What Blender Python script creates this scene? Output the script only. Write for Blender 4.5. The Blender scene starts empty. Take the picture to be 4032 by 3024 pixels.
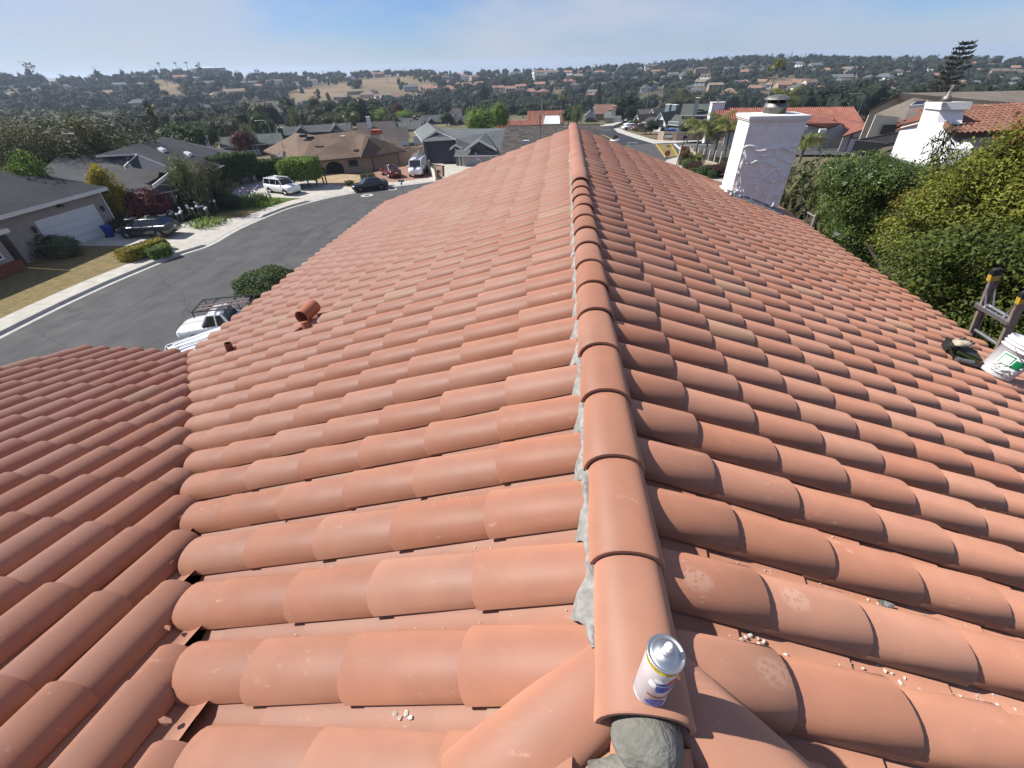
import bpy, math, random
import numpy as np
from mathutils import Matrix, Vector
R = math.radians
C = bpy.context.scene.collection
sc = bpy.context.scene
# ------------------------------------------------------------------ camera, light, exposure
CZ = 12.5                                   # eye height above the street
F_PX, PITCH, ROLL, YAW = 1671.5, 0.6438, -0.0321, 0.12
_f = np.array([-math.sin(YAW)*math.cos(PITCH), math.cos(YAW)*math.cos(PITCH), -math.sin(PITCH)])
_r = np.array([math.cos(YAW), math.sin(YAW), 0.0]); _u = np.cross(_r, _f)
CR = math.cos(ROLL)*_r + math.sin(ROLL)*_u; CU = -math.sin(ROLL)*_r + math.cos(ROLL)*_u; CF = _f
cam = bpy.data.objects.new('camera', bpy.data.cameras.new('camera')); C.objects.link(cam)
cam.matrix_world = Matrix([[CR[0],CU[0],-CF[0],0],[CR[1],CU[1],-CF[1],0],[CR[2],CU[2],-CF[2],CZ],[0,0,0,1]])
cam.data.lens = F_PX/4032*36; cam.data.sensor_width = 36; cam.data.clip_start = 0.05; cam.data.clip_end = 20000
sc.camera = cam
SUN_EL, SUN_AZ = R(46), R(-90+2)            # azimuth from +Y, clockwise: the sun stands to the left
world = bpy.data.worlds.new('World'); sc.world = world; world.use_nodes = True
def build_world():
    nt = world.node_tree; nt.nodes.clear(); N = nt.nodes.new; L = nt.links.new
    out = N('ShaderNodeOutputWorld'); bg = N('ShaderNodeBackground'); bg.inputs[1].default_value = 0.057
    sky = N('ShaderNodeTexSky'); sky.sky_type = 'NISHITA'; sky.sun_disc = False
    sky.sun_elevation = SUN_EL; sky.sun_rotation = SUN_AZ; sky.altitude = 30; sky.air_density = 1.0; sky.dust_density = 0.15; sky.ozone_density = 5.0
    tc = N('ShaderNodeTexCoord'); mp = N('ShaderNodeMapping'); mp.inputs['Scale'].default_value = (1.0, 1.0, 3.2); mp.inputs['Location'].default_value = (1.7, 4.1, 0.9)
    nz = N('ShaderNodeTexNoise'); nz.inputs['Scale'].default_value = 2.6; nz.inputs['Detail'].default_value = 7; nz.inputs['Roughness'].default_value = 0.55
    cr = N('ShaderNodeValToRGB'); cr.color_ramp.elements[0].position = 0.40; cr.color_ramp.elements[1].position = 0.62
    cr.color_ramp.elements[0].color = (0.06,0.06,0.06,1); cr.color_ramp.elements[1].color = (0.80,0.80,0.80,1)
    mx = N('ShaderNodeMixRGB'); mx.inputs[2].default_value = (6.0, 6.5, 7.6, 1)   # thin veil of cloud
    L(tc.outputs['Generated'], mp.inputs[0]); L(mp.outputs[0], nz.inputs[0]); L(nz.outputs[0], cr.inputs[0])
    tn = N('ShaderNodeMixRGB'); tn.blend_type = 'MULTIPLY'; tn.inputs[0].default_value = 1; tn.inputs[2].default_value = (0.76, 0.91, 1.28, 1)
    L(cr.outputs[0], mx.inputs[0]); L(sky.outputs[0], tn.inputs[1]); L(tn.outputs[0], mx.inputs[1]); L(mx.outputs[0], bg.inputs[0]); L(bg.outputs[0], out.inputs[0])
build_world()
sun = bpy.data.objects.new('sun', bpy.data.lights.new('sun', 'SUN')); C.objects.link(sun)
sun.data.energy = 4.7; sun.data.angle = R(0.55); sun.data.color = (1.0, 0.95, 0.88)
SD = Vector((math.sin(SUN_AZ)*math.cos(SUN_EL), math.cos(SUN_AZ)*math.cos(SUN_EL), math.sin(SUN_EL)))
sun.rotation_euler = SD.to_track_quat('Z', 'Y').to_euler(); sun.location = (0, 0, 60)
sc.view_settings.view_transform = 'Standard'; sc.view_settings.look = 'None'; sc.view_settings.gamma = 1; sc.view_settings.use_curve_mapping = False
sc.view_settings.exposure = 0.72
sc.render.engine = 'CYCLES'; sc.cycles.max_bounces = 6; sc.cycles.diffuse_bounces = 3; sc.cycles.glossy_bounces = 3; sc.cycles.transmission_bounces = 4; sc.cycles.transparent_max_bounces = 8
sc.cycles.volume_bounces = 1; sc.cycles.use_denoising = True

# ------------------------------------------------------------------ helpers
def ray(x, y):                              # a pixel of the 4032 x 3024 photograph as a direction
    return ((x-2016)*CR - (y-1512)*CU)/F_PX + CF
def at_z(x, y, z=0.0):                      # where that direction meets height z
    d = ray(x, y); t = (z-CZ)/d[2]; return Vector((d[0]*t, d[1]*t, z))
def at_r(x, y, r):                          # ... at horizontal distance r
    d = ray(x, y); d = d/math.hypot(d[0], d[1])*r; return Vector((d[0], d[1], d[2]+CZ))
def at_y(x, y, Y):
    d = ray(x, y); t = Y/d[1]; return Vector((d[0]*t, Y, d[2]*t+CZ))
def project(P):
    P = np.asarray(P, float) - np.array([0,0,CZ]); d = P@CF
    return 2016+F_PX*(P@CR)/d, 1512-F_PX*(P@CU)/d, d
class MB:
    """collects faces; build() links them as one mesh object"""
    def __init__(s): s.v=[]; s.f=[]; s.m=[]; s.sm=[]; s.t=[]
    def add(s, vs, fs, mat=0, smooth=False, M=None, tint=0.5):
        o = len(s.v)
        s.v += [tuple(M@Vector(v)) for v in vs] if M is not None else [tuple(v) for v in vs]
        s.f += [tuple(i+o for i in f) for f in fs]; s.m += [mat]*len(fs); s.sm += [smooth]*len(fs); s.t += [tint]*len(vs)
        return s
    def box(s, c, d, mat=0, M=None, tint=0.5):
        x,y,z = c; a,b,h = d[0]/2,d[1]/2,d[2]/2
        vs = [(x-a,y-b,z-h),(x+a,y-b,z-h),(x+a,y+b,z-h),(x-a,y+b,z-h),(x-a,y-b,z+h),(x+a,y-b,z+h),(x+a,y+b,z+h),(x-a,y+b,z+h)]
        return s.add(vs, [(0,3,2,1),(4,5,6,7),(0,1,5,4),(1,2,6,5),(2,3,7,6),(3,0,4,7)], mat, False, M, tint)
    def boxz(s, x0,x1,y0,y1,z0,z1, mat=0, M=None): return s.box(((x0+x1)/2,(y0+y1)/2,(z0+z1)/2),(abs(x1-x0),abs(y1-y0),abs(z1-z0)),mat,M)
    def tube(s, p0, p1, r0, r1=None, n=10, mat=0, caps=True, smooth=True, M=None, tint=0.5):
        r1 = r0 if r1 is None else r1; p0=Vector(p0); p1=Vector(p1); q=(p1-p0).to_track_quat('Z','Y'); vs=[]
        for p,r in ((p0,r0),(p1,r1)):
            for i in range(n): vs.append(p+q@Vector((r*math.cos(2*math.pi*i/n), r*math.sin(2*math.pi*i/n), 0)))
        s.add(vs, [(i,(i+1)%n,n+(i+1)%n,n+i) for i in range(n)], mat, smooth, M, tint)
        if caps: s.add(vs[:n], [tuple(range(n))[::-1]], mat, False, M, tint); s.add(vs[n:], [tuple(range(n))], mat, False, M, tint)
        return s
    def path(s, pts, r, n=6, mat=0, M=None):
        for a,b in zip(pts, pts[1:]): s.tube(a, b, r, r, n, mat, True, True, M)
        return s
    def lathe(s, prof, n=20, c=(0,0,0), mat=0, smooth=True, M=None, close=False):
        vs=[]; fs=[]; k=len(prof)
        for i in range(n):
            a=2*math.pi*i/n
            for r,z in prof: vs.append((c[0]+r*math.cos(a), c[1]+r*math.sin(a), c[2]+z))
        for i in range(n):
            for j in range(k-1):
                a=i*k+j; b=((i+1)%n)*k+j; fs.append((a,b,b+1,a+1))
        return s.add(vs, fs, mat, smooth, M)
    def prism(s, poly, h0, h1, mat=0, M=None):          # polygon in local xy, extruded in z
        n=len(poly); vs=[(x,y,h0) for x,y in poly]+[(x,y,h1) for x,y in poly]
        return s.add(vs, [tuple(range(n))[::-1], tuple(range(n,2*n))]+[(i,(i+1)%n,n+(i+1)%n,n+i) for i in range(n)], mat, False, M)
    def lump(s, c, rad, seed=0, amp=0.2, mat=0, sub=2, M=None, smooth=True, freq=2.2):
        vs, fs = ICO[sub]; rnd = np.random.RandomState(seed); k = rnd.randn(5,3)*freq; ph = rnd.rand(5)*6.28
        d = 1+amp*np.sin(vs@k.T+ph).sum(1)/2.2
        P = vs*d[:,None]*np.array(rad)+np.array(c); return s.add([tuple(p) for p in P], fs, mat, smooth, M)
    def mesh(s, name, mats):
        me = bpy.data.meshes.new(name); me.from_pydata(s.v, [], s.f)
        for m in (mats if isinstance(mats,(list,tuple)) else [mats]): me.materials.append(m)
        me.polygons.foreach_set('material_index', s.m); me.polygons.foreach_set('use_smooth', s.sm)
        a = me.attributes.new('tint','FLOAT','POINT'); a.data.foreach_set('value', s.t); me.update(); return me
    def build(s, name, mats, parent=None, M=None, **kw): return link(name, s.mesh(name, mats), parent, M, **kw)
def link(name, me, parent=None, M=None, **kw):
    o = bpy.data.objects.new(name, me); C.objects.link(o)
    if parent is not None: o.parent = parent
    if M is not None: o.matrix_local = M
    for k,v in kw.items():
        if v is not None: o[k]=v
    return o
def _ico():
    import bmesh; out={}
    for s in (1,2,3):
        b=bmesh.new(); bmesh.ops.create_icosphere(b, subdivisions=s, radius=1); b.verts.ensure_lookup_table()
        out[s]=(np.array([v.co[:] for v in b.verts]), [tuple(v.index for v in f.verts) for f in b.faces]); b.free()
    return out
ICO=_ico()
def frame(p, u, v, n): return Matrix([[u[0],v[0],n[0],p[0]],[u[1],v[1],n[1],p[1]],[u[2],v[2],n[2],p[2]],[0,0,0,1]])
def T(x,y,z=0,rz=0): return Matrix.Translation((x,y,z))@Matrix.Rotation(rz,4,'Z')
def thing(name, label, cat, loc=(0,0,0), rz=0, group=None):
    o = bpy.data.objects.new(name, None); C.objects.link(o); o.location=loc; o.rotation_euler=(0,0,rz); o.empty_display_size=0.2
    tag(o,label,cat,group); return o
def tag(o, label, cat, group=None):
    o['label']=label; o['category']=cat
    if group: o['group']=group
    return o
def dup(root, loc, rz=0, label=None, scale=None):
    r = root.copy(); C.objects.link(r); r.location=loc; r.rotation_euler=(0,0,rz)
    if scale: r.scale=(scale,)*3 if not isinstance(scale,tuple) else scale
    if label: r['label']=label
    for ch in root.children:
        c=ch.copy(); C.objects.link(c); c.parent=r
        for g in ch.children: d=g.copy(); C.objects.link(d); d.parent=c
    return r
# ------------------------------------------------------------------ materials
MATS={}
def mat(name, col, rough=0.8, col2=None, scale=4.0, detail=4, bump=0.0, bscale=None, spec=0.3, metal=0.0, tint=None, coords='pos', lo=0.35, hi=0.65, extra=None, trans=0.0):
    """noise-mottled principled material; tint: (colour, source) mixes per object / per leaf"""
    if name in MATS: return MATS[name]
    m = bpy.data.materials.new(name); m.use_nodes=True; nt=m.node_tree; N=nt.nodes.new; L=nt.links.new; b=nt.nodes['Principled BSDF']
    b.inputs['Roughness'].default_value=rough; b.inputs['Metallic'].default_value=metal; b.inputs['Specular IOR Level'].default_value=spec
    c4=lambda c:(c[0],c[1],c[2],1)
    if coords=='pos': g=N('ShaderNodeNewGeometry').outputs['Position']
    else: g=N('ShaderNodeTexCoord').outputs['Object']
    cur=None
    if col2 is not None or bump:
        nz=N('ShaderNodeTexNoise'); nz.inputs['Scale'].default_value=scale; nz.inputs['Detail'].default_value=detail; L(g,nz.inputs[0])
    if col2 is not None:
        r=N('ShaderNodeValToRGB'); e=r.color_ramp.elements; e[0].position=lo; e[1].position=hi; e[0].color=c4(col); e[1].color=c4(col2); L(nz.outputs[0],r.inputs[0]); cur=r.outputs[0]
    if tint:
        mx=N('ShaderNodeMixRGB'); tcol,src=tint
        if src=='obj': fac=N('ShaderNodeObjectInfo').outputs['Random']
        else: a=N('ShaderNodeAttribute'); a.attribute_name='tint'; fac=a.outputs['Fac']
        if cur: L(cur,mx.inputs[1])
        else: mx.inputs[1].default_value=c4(col)
        mx.inputs[2].default_value=c4(tcol); L(fac,mx.inputs[0]); cur=mx.outputs[0]
    if extra: cur=extra(nt,g,cur,b)
    if cur: L(cur,b.inputs['Base Color'])
    else: b.inputs['Base Color'].default_value=c4(col)
    if bump:
        n2=N('ShaderNodeTexNoise'); n2.inputs['Scale'].default_value=bscale or scale*3; n2.inputs['Detail'].default_value=3; L(g,n2.inputs[0])
        bp=N('ShaderNodeBump'); bp.inputs['Strength'].default_value=min(1,bump); bp.inputs['Distance'].default_value=0.02; L(n2.outputs[0],bp.inputs['Height']); L(bp.outputs[0],b.inputs['Normal'])
    if trans:
        t=N('ShaderNodeBsdfTranslucent'); mxs=N('ShaderNodeMixShader'); mxs.inputs[0].default_value=trans
        if cur: L(cur,t.inputs[0])
        else: t.inputs[0].default_value=c4(col)
        o=nt.nodes['Material Output']; L(b.outputs[0],mxs.inputs[1]); L(t.outputs[0],mxs.inputs[2]); L(mxs.outputs[0],o.inputs[0])
    MATS[name]=m; return m
def terracotta(name, src, base=(0.385,0.168,0.100), pale=(0.405,0.205,0.136), scuff=0.5, prints=()):
    def extra(nt,g,cur,b):
        N=nt.nodes.new; L=nt.links.new
        b.inputs['Diffuse Roughness'].default_value=1.0
        # fine grain, cloudy kiln shade, pale scuffs and dust
        n1=N('ShaderNodeTexNoise'); n1.inputs['Scale'].default_value=9; n1.inputs['Detail'].default_value=5; L(g,n1.inputs[0])
        hs=N('ShaderNodeHueSaturation'); mr=N('ShaderNodeMapRange'); mr.inputs[1].default_value=.3; mr.inputs[2].default_value=.7; mr.inputs[3].default_value=.94; mr.inputs[4].default_value=1.05
        L(n1.outputs[0],mr.inputs[0]); L(mr.outputs[0],hs.inputs['Value']); L(cur,hs.inputs['Color'])
        mp=N('ShaderNodeMapping'); mp.inputs['Scale'].default_value=(14,30,30); L(g,mp.inputs[0])
        n2=N('ShaderNodeTexNoise'); n2.inputs['Scale'].default_value=1.2; n2.inputs['Detail'].default_value=8; n2.inputs['Roughness'].default_value=.7; L(mp.outputs[0],n2.inputs[0])
        r2=N('ShaderNodeValToRGB'); r2.color_ramp.elements[0].position=.60; r2.color_ramp.elements[1].position=.70; L(n2.outputs[0],r2.inputs[0])
        n3=N('ShaderNodeTexNoise'); n3.inputs['Scale'].default_value=3.1; n3.inputs['Detail'].default_value=3; L(g,n3.inputs[0])
        r3=N('ShaderNodeValToRGB'); r3.color_ramp.elements[0].position=.44; r3.color_ramp.elements[1].position=.60; L(n3.outputs[0],r3.inputs[0])
        mu=N('ShaderNodeMath'); mu.operation='MULTIPLY'; L(r2.outputs[0],mu.inputs[0]); L(r3.outputs[0],mu.inputs[1])
        mu2=N('ShaderNodeMath'); mu2.operation='MULTIPLY'; mu2.inputs[1].default_value=scuff; L(mu.outputs[0],mu2.inputs[0])
        mx=N('ShaderNodeMixRGB'); mx.inputs[2].default_value=(.62,.42,.33,1); L(mu2.outputs[0],mx.inputs[0]); L(hs.outputs[0],mx.inputs[1])
        n4=N('ShaderNodeTexNoise'); n4.inputs['Scale'].default_value=420; n4.inputs['Detail'].default_value=2; L(g,n4.inputs[0])
        bp=N('ShaderNodeBump'); bp.inputs['Strength'].default_value=.25; bp.inputs['Distance'].default_value=.002; L(n4.outputs[0],bp.inputs['Height']); L(bp.outputs[0],b.inputs['Normal'])
        cur=mx.outputs[0]
        # an odd pale tile here and there, and dusty sole prints where someone has walked
        src_n=cur
        if src=='obj': rnd=N('ShaderNodeObjectInfo').outputs['Random']
        else: at=N('ShaderNodeAttribute'); at.attribute_name='tint'; rnd=at.outputs['Fac']
        th=N('ShaderNodeMath'); th.operation='GREATER_THAN'; th.inputs[1].default_value=.982; L(rnd,th.inputs[0]); t2=N('ShaderNodeMath'); t2.operation='MULTIPLY'; t2.inputs[1].default_value=.42; L(th.outputs[0],t2.inputs[0])
        mo=N('ShaderNodeMixRGB'); mo.inputs[2].default_value=(.40,.27,.16,1); L(t2.outputs[0],mo.inputs[0]); L(cur,mo.inputs[1]); cur=mo.outputs[0]
        if prints:
            vo=N('ShaderNodeTexVoronoi'); vo.inputs['Scale'].default_value=75; L(g,vo.inputs[0]); vr=N('ShaderNodeMapRange'); vr.inputs[1].default_value=.30; vr.inputs[2].default_value=.52; L(vo.outputs['Distance'],vr.inputs[0]); acc=None
            for q in prints:
                dv=N('ShaderNodeVectorMath'); dv.operation='SUBTRACT'; dv.inputs[1].default_value=q; L(g,dv.inputs[0]); sc_=N('ShaderNodeVectorMath'); sc_.operation='MULTIPLY'; sc_.inputs[1].default_value=(1,1.35,.6); L(dv.outputs[0],sc_.inputs[0]); ln=N('ShaderNodeVectorMath'); ln.operation='LENGTH'; L(sc_.outputs[0],ln.inputs[0])
                mr_=N('ShaderNodeMapRange'); mr_.inputs[1].default_value=.058; mr_.inputs[2].default_value=.036; L(ln.outputs['Value'],mr_.inputs[0])
                if acc is None: acc=mr_.outputs[0]
                else: ad=N('ShaderNodeMath'); ad.operation='MAXIMUM'; L(acc,ad.inputs[0]); L(mr_.outputs[0],ad.inputs[1]); acc=ad.outputs[0]
            m1=N('ShaderNodeMath'); m1.operation='MULTIPLY'; L(acc,m1.inputs[0]); L(vr.outputs[0],m1.inputs[1]); m2=N('ShaderNodeMath'); m2.operation='MULTIPLY'; m2.inputs[1].default_value=.26; L(m1.outputs[0],m2.inputs[0])
            mp_=N('ShaderNodeMixRGB'); mp_.inputs[2].default_value=(.62,.46,.37,1); L(m2.outputs[0],mp_.inputs[0]); L(cur,mp_.inputs[1]); cur=mp_.outputs[0]
        return cur
    return mat(name, base, rough=0.58, spec=0.40, col2=tuple(.95*c for c in base), scale=2.0, tint=(pale,src), extra=extra)
# ------------------------------------------------------------------ the tiled house under the camera
XR, MS, DEND = 0.235, 0.337, 11.7
TH = math.atan(MS); CT, ST = math.cos(TH), math.sin(TH)
RZ = CZ-1.152; ZCR = CZ-1.11
def _rp(x,y):
    d=ray(x,y); t=(RZ-CZ+MS*XR)/(d[2]+MS*d[0]); return (d[0]*t,d[1]*t,d[2]*t+CZ)
PRINTS=[_rp(x*1.8228,y*1.8228) for x,y in ((1508,1245),(1722,1290),(1672,1452),(1800,1150))]
M_tile = terracotta('terracotta_tile','obj',prints=PRINTS); M_tilej = terracotta('terracotta_tile_far','attr')
M_under = mat('roof_underlay',(0.03,0.028,0.028),0.9,col2=(0.055,0.05,0.05),scale=8)
M_mortar = mat('mortar',(0.20,0.193,0.178),0.95,col2=(0.31,0.30,0.28),scale=30,bump=.35,bscale=70)
M_mortar_wet = mat('damp_mortar',(0.135,0.132,0.112),0.9,col2=(0.20,0.195,0.168),scale=18,bump=.35,bscale=90)
M_stucco_w = mat('white_stucco',(0.62,0.61,0.585),0.9,col2=(0.74,0.73,0.70),scale=5,bump=.3,bscale=60)
M_trimw = mat('white_trim',(0.72,0.71,0.68),0.6,col2=(0.62,0.61,0.58),scale=8)
house = thing('tile_roofed_house','tall house under the camera with new terracotta barrel tile roof and long ridge','house',(0,0,0))
def cap_mesh(name, L, hb, zb, ht, zt, th=0.012, n=12, m=None):
    b=MB(); A=[-math.pi/2+math.pi*i/n for i in range(n+1)]
    prof=lambda h,z,zo:[(math.copysign(abs(math.sin(a))**0.92,a)*h, max(0,math.cos(a))**0.9*z+zo) for a in A]
    o0=prof(hb,zb,.016); o1=prof(ht,zt,0); i0=prof(hb-th,zb-th,.016); i1=prof(ht-th,zt-th,0); k=n+1; bv=.004
    P=lambda pr,x:[(x,y,z) for y,z in pr]
    # outer skin with a small rounded lip at the butt
    lip=[(y*(1-bv/hb*.7),z-bv*.7) for y,z in o0]
    b.add(P(lip,0)+P(o0,bv)+P(o1,L), [(j*k+i,j*k+i+1,(j+1)*k+i+1,(j+1)*k+i) for j in range(2) for i in range(n)],0,True)
    b.add(P(i0,0)+P(i1,L), [(k+i,k+i+1,i+1,i) for i in range(n)],0,True)
    b.add(P(lip,0)+P(i0,0), [(k+i,k+i+1,i+1,i) for i in range(n)])
    return b
CAPL=.458
cap_b=cap_mesh('roof_tile',CAPL,.101,.083,.090,.074); cap_me=cap_b.mesh('roof_tile',M_tile)
def pan_mesh():
    b=MB(); n=6; Y=[-.112+.224*i/n for i in range(n+1)]; z=lambda y:.058*(y/.112)**2
    k=n+1
    b.add([(0,y,z(y)+.011) for y in Y]+[(.458,y,z(y)) for y in Y],[(i,k+i,k+i+1,i+1)[::-1] for i in range(n)],0,True)
    b.add([(0,y,z(y)+.011) for y in Y]+[(0,y,z(y)-.001) for y in Y],[(i,i+1,k+i+1,k+i) for i in range(n)]); return b
pan_b=pan_mesh(); pan_me=pan_b.mesh('pan_tile',M_tile)
rt=random.Random(5)
def jig(a=.5,d=.003): return Matrix.Translation((rt.uniform(-d,d),rt.uniform(-d,d),rt.uniform(-.001,.002)))@Matrix.Rotation(R(rt.gauss(0,a)),4,'Z')
CAPS=[]; PANS=[]                              # (matrix, group) of every tile
def slope_frame(kind):
    if kind=='L': return (CT,0,ST),(0,1,0),(-ST,0,CT)
    return (-CT,0,ST),(0,-1,0),(ST,0,CT)
def slope_pt(kind, s, y, off):                # s metres down from the ridge line, off along the normal from the crest plane
    sg=-1 if kind=='L' else 1; u,v,n=slope_frame(kind)
    return Vector((XR+sg*s*CT+n[0]*off, y, RZ-s*ST+n[2]*off))
WEL, WER = 5.14, 5.20                          # slope length to the eaves
def valley_x(y): return -1.07+(y-.267)*(-3.5/3.79)
HIPY=.42
CHX0,CHX1,CHY0,CHY1=3.58,4.62,10.0,10.68
def rows(kind):
    out=[]; j=-5
    y0,sp=(.478,.2545) if kind=='L' else (.49,.2475)
    while True:
        y=y0+sp*j
        if y>DEND-.08: break
        out.append(y); j+=1
    return out,sp
VENTS=[(-2.55,3.83),(-3.66,3.73)]
for kind in 'LR':
    u,v,n=slope_frame(kind); first,ex=(.497,.388) if kind=='L' else (.447,.370)
    ys,sp=rows(kind); smax=WEL if kind=='L' else WER
    for pan in (0,1):
        for yy in ys:
            y=yy+(sp/2 if pan else 0)
            if y>DEND-.02: continue
            top=.06 if y>=HIPY else (HIPY-y)/CT-.03   # upper limit of the row
            bot=smax
            if kind=='L' and y<4.1: bot=min(bot,(XR-valley_x(y))/CT-.035+max(0,.06-.03*y))
            if kind=='R' and y<HIPY: bot=min(bot,2.2)
            if top>bot-.1: continue
            rj=rt.uniform(-.02,.02); k=-2 if y>=HIPY else -1
            s=first+rj-(.06 if pan else 0)
            while s<top+.12: s+=ex
            last=False
            while True:
                sb=s+(rt.uniform(-.012,.012))
                if sb>bot-.02: sb=bot+rt.uniform(-.02,.02); last=True
                ln=min(CAPL,sb-top)
                if ln>.05:
                    x=XR+(-1 if kind=='L' else 1)*sb*CT
                    skip = kind=='R' and CHY0-.12<y<CHY1+.06 and CHX0-.1<x-0.2*CT<CHX1+.25
                    if not skip:
                        M=frame(slope_pt(kind,sb,y,-.108 if pan else -.094),u,v,n)@jig(.45 if not pan else .3)@Matrix.Diagonal((ln/CAPL,1,1,1))
                        (PANS if pan else CAPS).append((M,'main'))
                if last: break
                s+=ex
# the wing that slopes down to the valley
MW=.311; TW=math.atan(MW); CW,SW=math.cos(TW),math.sin(TW)
uw,vw,nw=(0,-CW,SW),(1,0,0),(0,SW,CW); WEY=4.17; WZ=CZ-2.764
def wing_pt(x,y,off): return Vector((x, y+nw[1]*off, WZ-MW*(y-4.056)+nw[2]*off))
WXL=-6.2
for pan in (0,1):
    xx=-1.0825-(.126 if pan else 0); k=2
    while xx>WXL:
        x=xx+rt.uniform(-.006,.006)
        yv=.267+(x+1.07)*(-3.79/3.5)-.02+max(0,.05+.02*x)                # row ends at the valley
        ye=min(WEY,yv) if x>-4.6 else WEY
        y=(.40 if k%3!=2 else .745-.35)-(.06 if pan else 0)+rt.uniform(-.02,.02)
        y-=.361*12; last=False
        while not last:
            y2=y+rt.uniform(-.01,.01)
            if y2>ye-.02: y2=ye+rt.uniform(-.02,.02); last=True
            if y2>-1.3:
                M=frame(wing_pt(x,y2,-.108 if pan else -.094),uw,vw,nw)@jig(.45)
                (PANS if pan else CAPS).append((M,'wing'))
            y+=.361
        xx-=.2525; k+=1
# decks
b=MB()
def deck(kind,pts,off=-.125): return [tuple(slope_pt(kind,s,y,off)) for s,y in pts]
vl=[((XR-valley_x(y))/CT,y) for y in (-.2,4.1)]
b.add(deck('L',[(.75,-.25),(.0,.35),(0,DEND),(WEL,DEND),(WEL,vl[1][1]),vl[1],vl[0]]),[(0,6,5,4,3,2,1)])
b.add(deck('R',[(0,.35),(0,DEND),(WER,DEND),(WER,-1.2),(1.5,-1.1)]),[(0,4,3,2,1)])
hipz=lambda x,y: RZ-.12-MS*(.35-y)
b.add([(XR,.35,RZ-.12),(XR-.9,-.55,hipz(0,-.55)),(XR+1.6,-1.25,hipz(0,-1.25)),(XR-.9,-1.25,hipz(0,-1.25))],[(0,1,3,2)])
roof=b.build('roof',M_under,house)
b=MB(); b.add([tuple(wing_pt(x,y,-.125)) for x,y in [(-.9,-.1),(valley_x(4.1),4.1),(-4.6,WEY),(WXL,WEY),(WXL,-1.4),(-.9,-1.4)]],[(0,1,2,3,4,5)])
wing=b.build('wing_roof',M_under,house)
# nearest 300 caps and the pans one can make out stand alone; the rest are joined
def near(l): return sorted(l,key=lambda e:(Vector(e[0].translation)-Vector((0,0,CZ))).length)
def in_view(M):
    x,y,d=project(M.translation); return d>.1 and -350<x<4400 and -200<y<3400
CAPS=near(CAPS); PANS=near(PANS)
def lay(lst,me,base,name,limit,far):
    n=0; J={'main':MB(),'wing':MB()}
    for M,g in lst:
        if n<limit and in_view(M): link(name,me,roof if g=='main' else wing,M); n+=1
        else: J[g].add(base.v,base.f,0,True,M,rt.random())
    for g in J:
        if J[g].v:
            for i,f in enumerate(J[g].f): pass
            o=J[g].build(far,M_tilej,roof if g=='main' else wing); o['kind']='stuff'
lay(CAPS,cap_me,cap_b,'roof_tile',300,'far_roof_tiles'); lay(PANS,pan_me,pan_b,'pan_tile',170,'far_pan_tiles')
# ridge: near tiles lap towards the camera, far ones away from it
ridge_b=cap_mesh('ridge_tile',.455,.112,.10,.098,.088,th=.014,n=14); ridge_me=ridge_b.mesh('ridge_tile',M_tile)
for k in range(15):
    y=.323+.38*k; M=frame((XR+rt.uniform(-.004,.004),y,ZCR-.112),(0,1,0),(-1,0,0),(0,0,1))@jig(.5,.002)
    if k==14: M=Matrix.Translation((0,0,.012))@M
    link('ridge_tile',ridge_me,roof,M)
y=6.42
while y<DEND+.1:
    yb=min(y,DEND+.06); link('ridge_tile',ridge_me,roof,frame((XR,yb,ZCR-.112),(0,-1,0),(1,0,0),(0,0,1))@jig(.5,.002)); y+=.38
hip_l=1
for sg in (-1,1):
    dn=Vector((sg*.79,-.61,-MS*.70)).normalized(); up=-dn; side=Vector((0,0,1)).cross(up).normalized(); nn=up.cross(side)
    for k in range(3):
        d=.47+.38*k; p=Vector((XR+sg*.03,.462,RZ-.108))+dn*d
        link('hip_tile',ridge_me,roof,frame(p,up,side,nn)@jig(.6,.002))
# camera-side hip end: a few courses of it can be seen between the hips
for x,y in ((XR+.02,-.12),(XR-.23,-.45),(XR+.27,-.45),(XR+.02,-.5)):
    link('roof_tile',cap_me,roof,frame((x,y,RZ-.094-MS*(.35-y)),(0,CT,ST),(-1,0,0),(0,-ST,CT)))
# mortar
b=MB(); b.lump((XR+.005,.305,ZCR-.088),(.080,.074,.068),3,.06,0,3); b.build('mortar_plug',M_mortar_wet,roof)
b=MB(); b.lump((XR-.02,.20,RZ-.10),(.10,.09,.05),8,.2,0,3); b.build('mortar_plug',M_mortar_wet,roof)
for j in range(30):                            # trowelled mortar under the left edge of the ridge, one bed per channel
    y=.478+.2545*j+.127; g=np.random.RandomState(40+j); b=MB(); n,m=18,6; vs=[]
    big=g.uniform(.6,1.15)*(1.5 if j==0 else 1); ph=g.rand(3)*6
    for i in range(n+1):
        t=-.128+.256*i/n; d=.127-abs(t); zc_=(RZ-MS*.125-.094+.084*math.sqrt(max(0,1-(d/.1)**2))) if d<.1 else RZ-MS*.125-.10
        zc_=max(zc_,RZ-MS*.125-.10); w=.004+.036*big*math.exp(-((t+.01*math.sin(ph[0]))/.055)**2)+.004*math.sin(i*1.3+ph[1])
        for k in range(m+1):
            f=k/m; bul=.019*math.sin(math.pi*f); x=XR-.088-(.020+w)*f; z=(RZ-.046)*(1-f)+(min(zc_,RZ-.05)-.003)*f+bul*.6+g.uniform(-.0022,.0022)
            if zc_>RZ-.05: z=zc_+.004-.006*f
            vs.append((x-bul*.5+g.uniform(-.0015,.0015),y+t,z))
    b.add(vs,[(i*(m+1)+k,i*(m+1)+k+1,(i+1)*(m+1)+k+1,(i+1)*(m+1)+k) for i in range(n) for k in range(m)],0,True); b.build('mortar_bed',M_mortar,roof)
b=MB()
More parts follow.
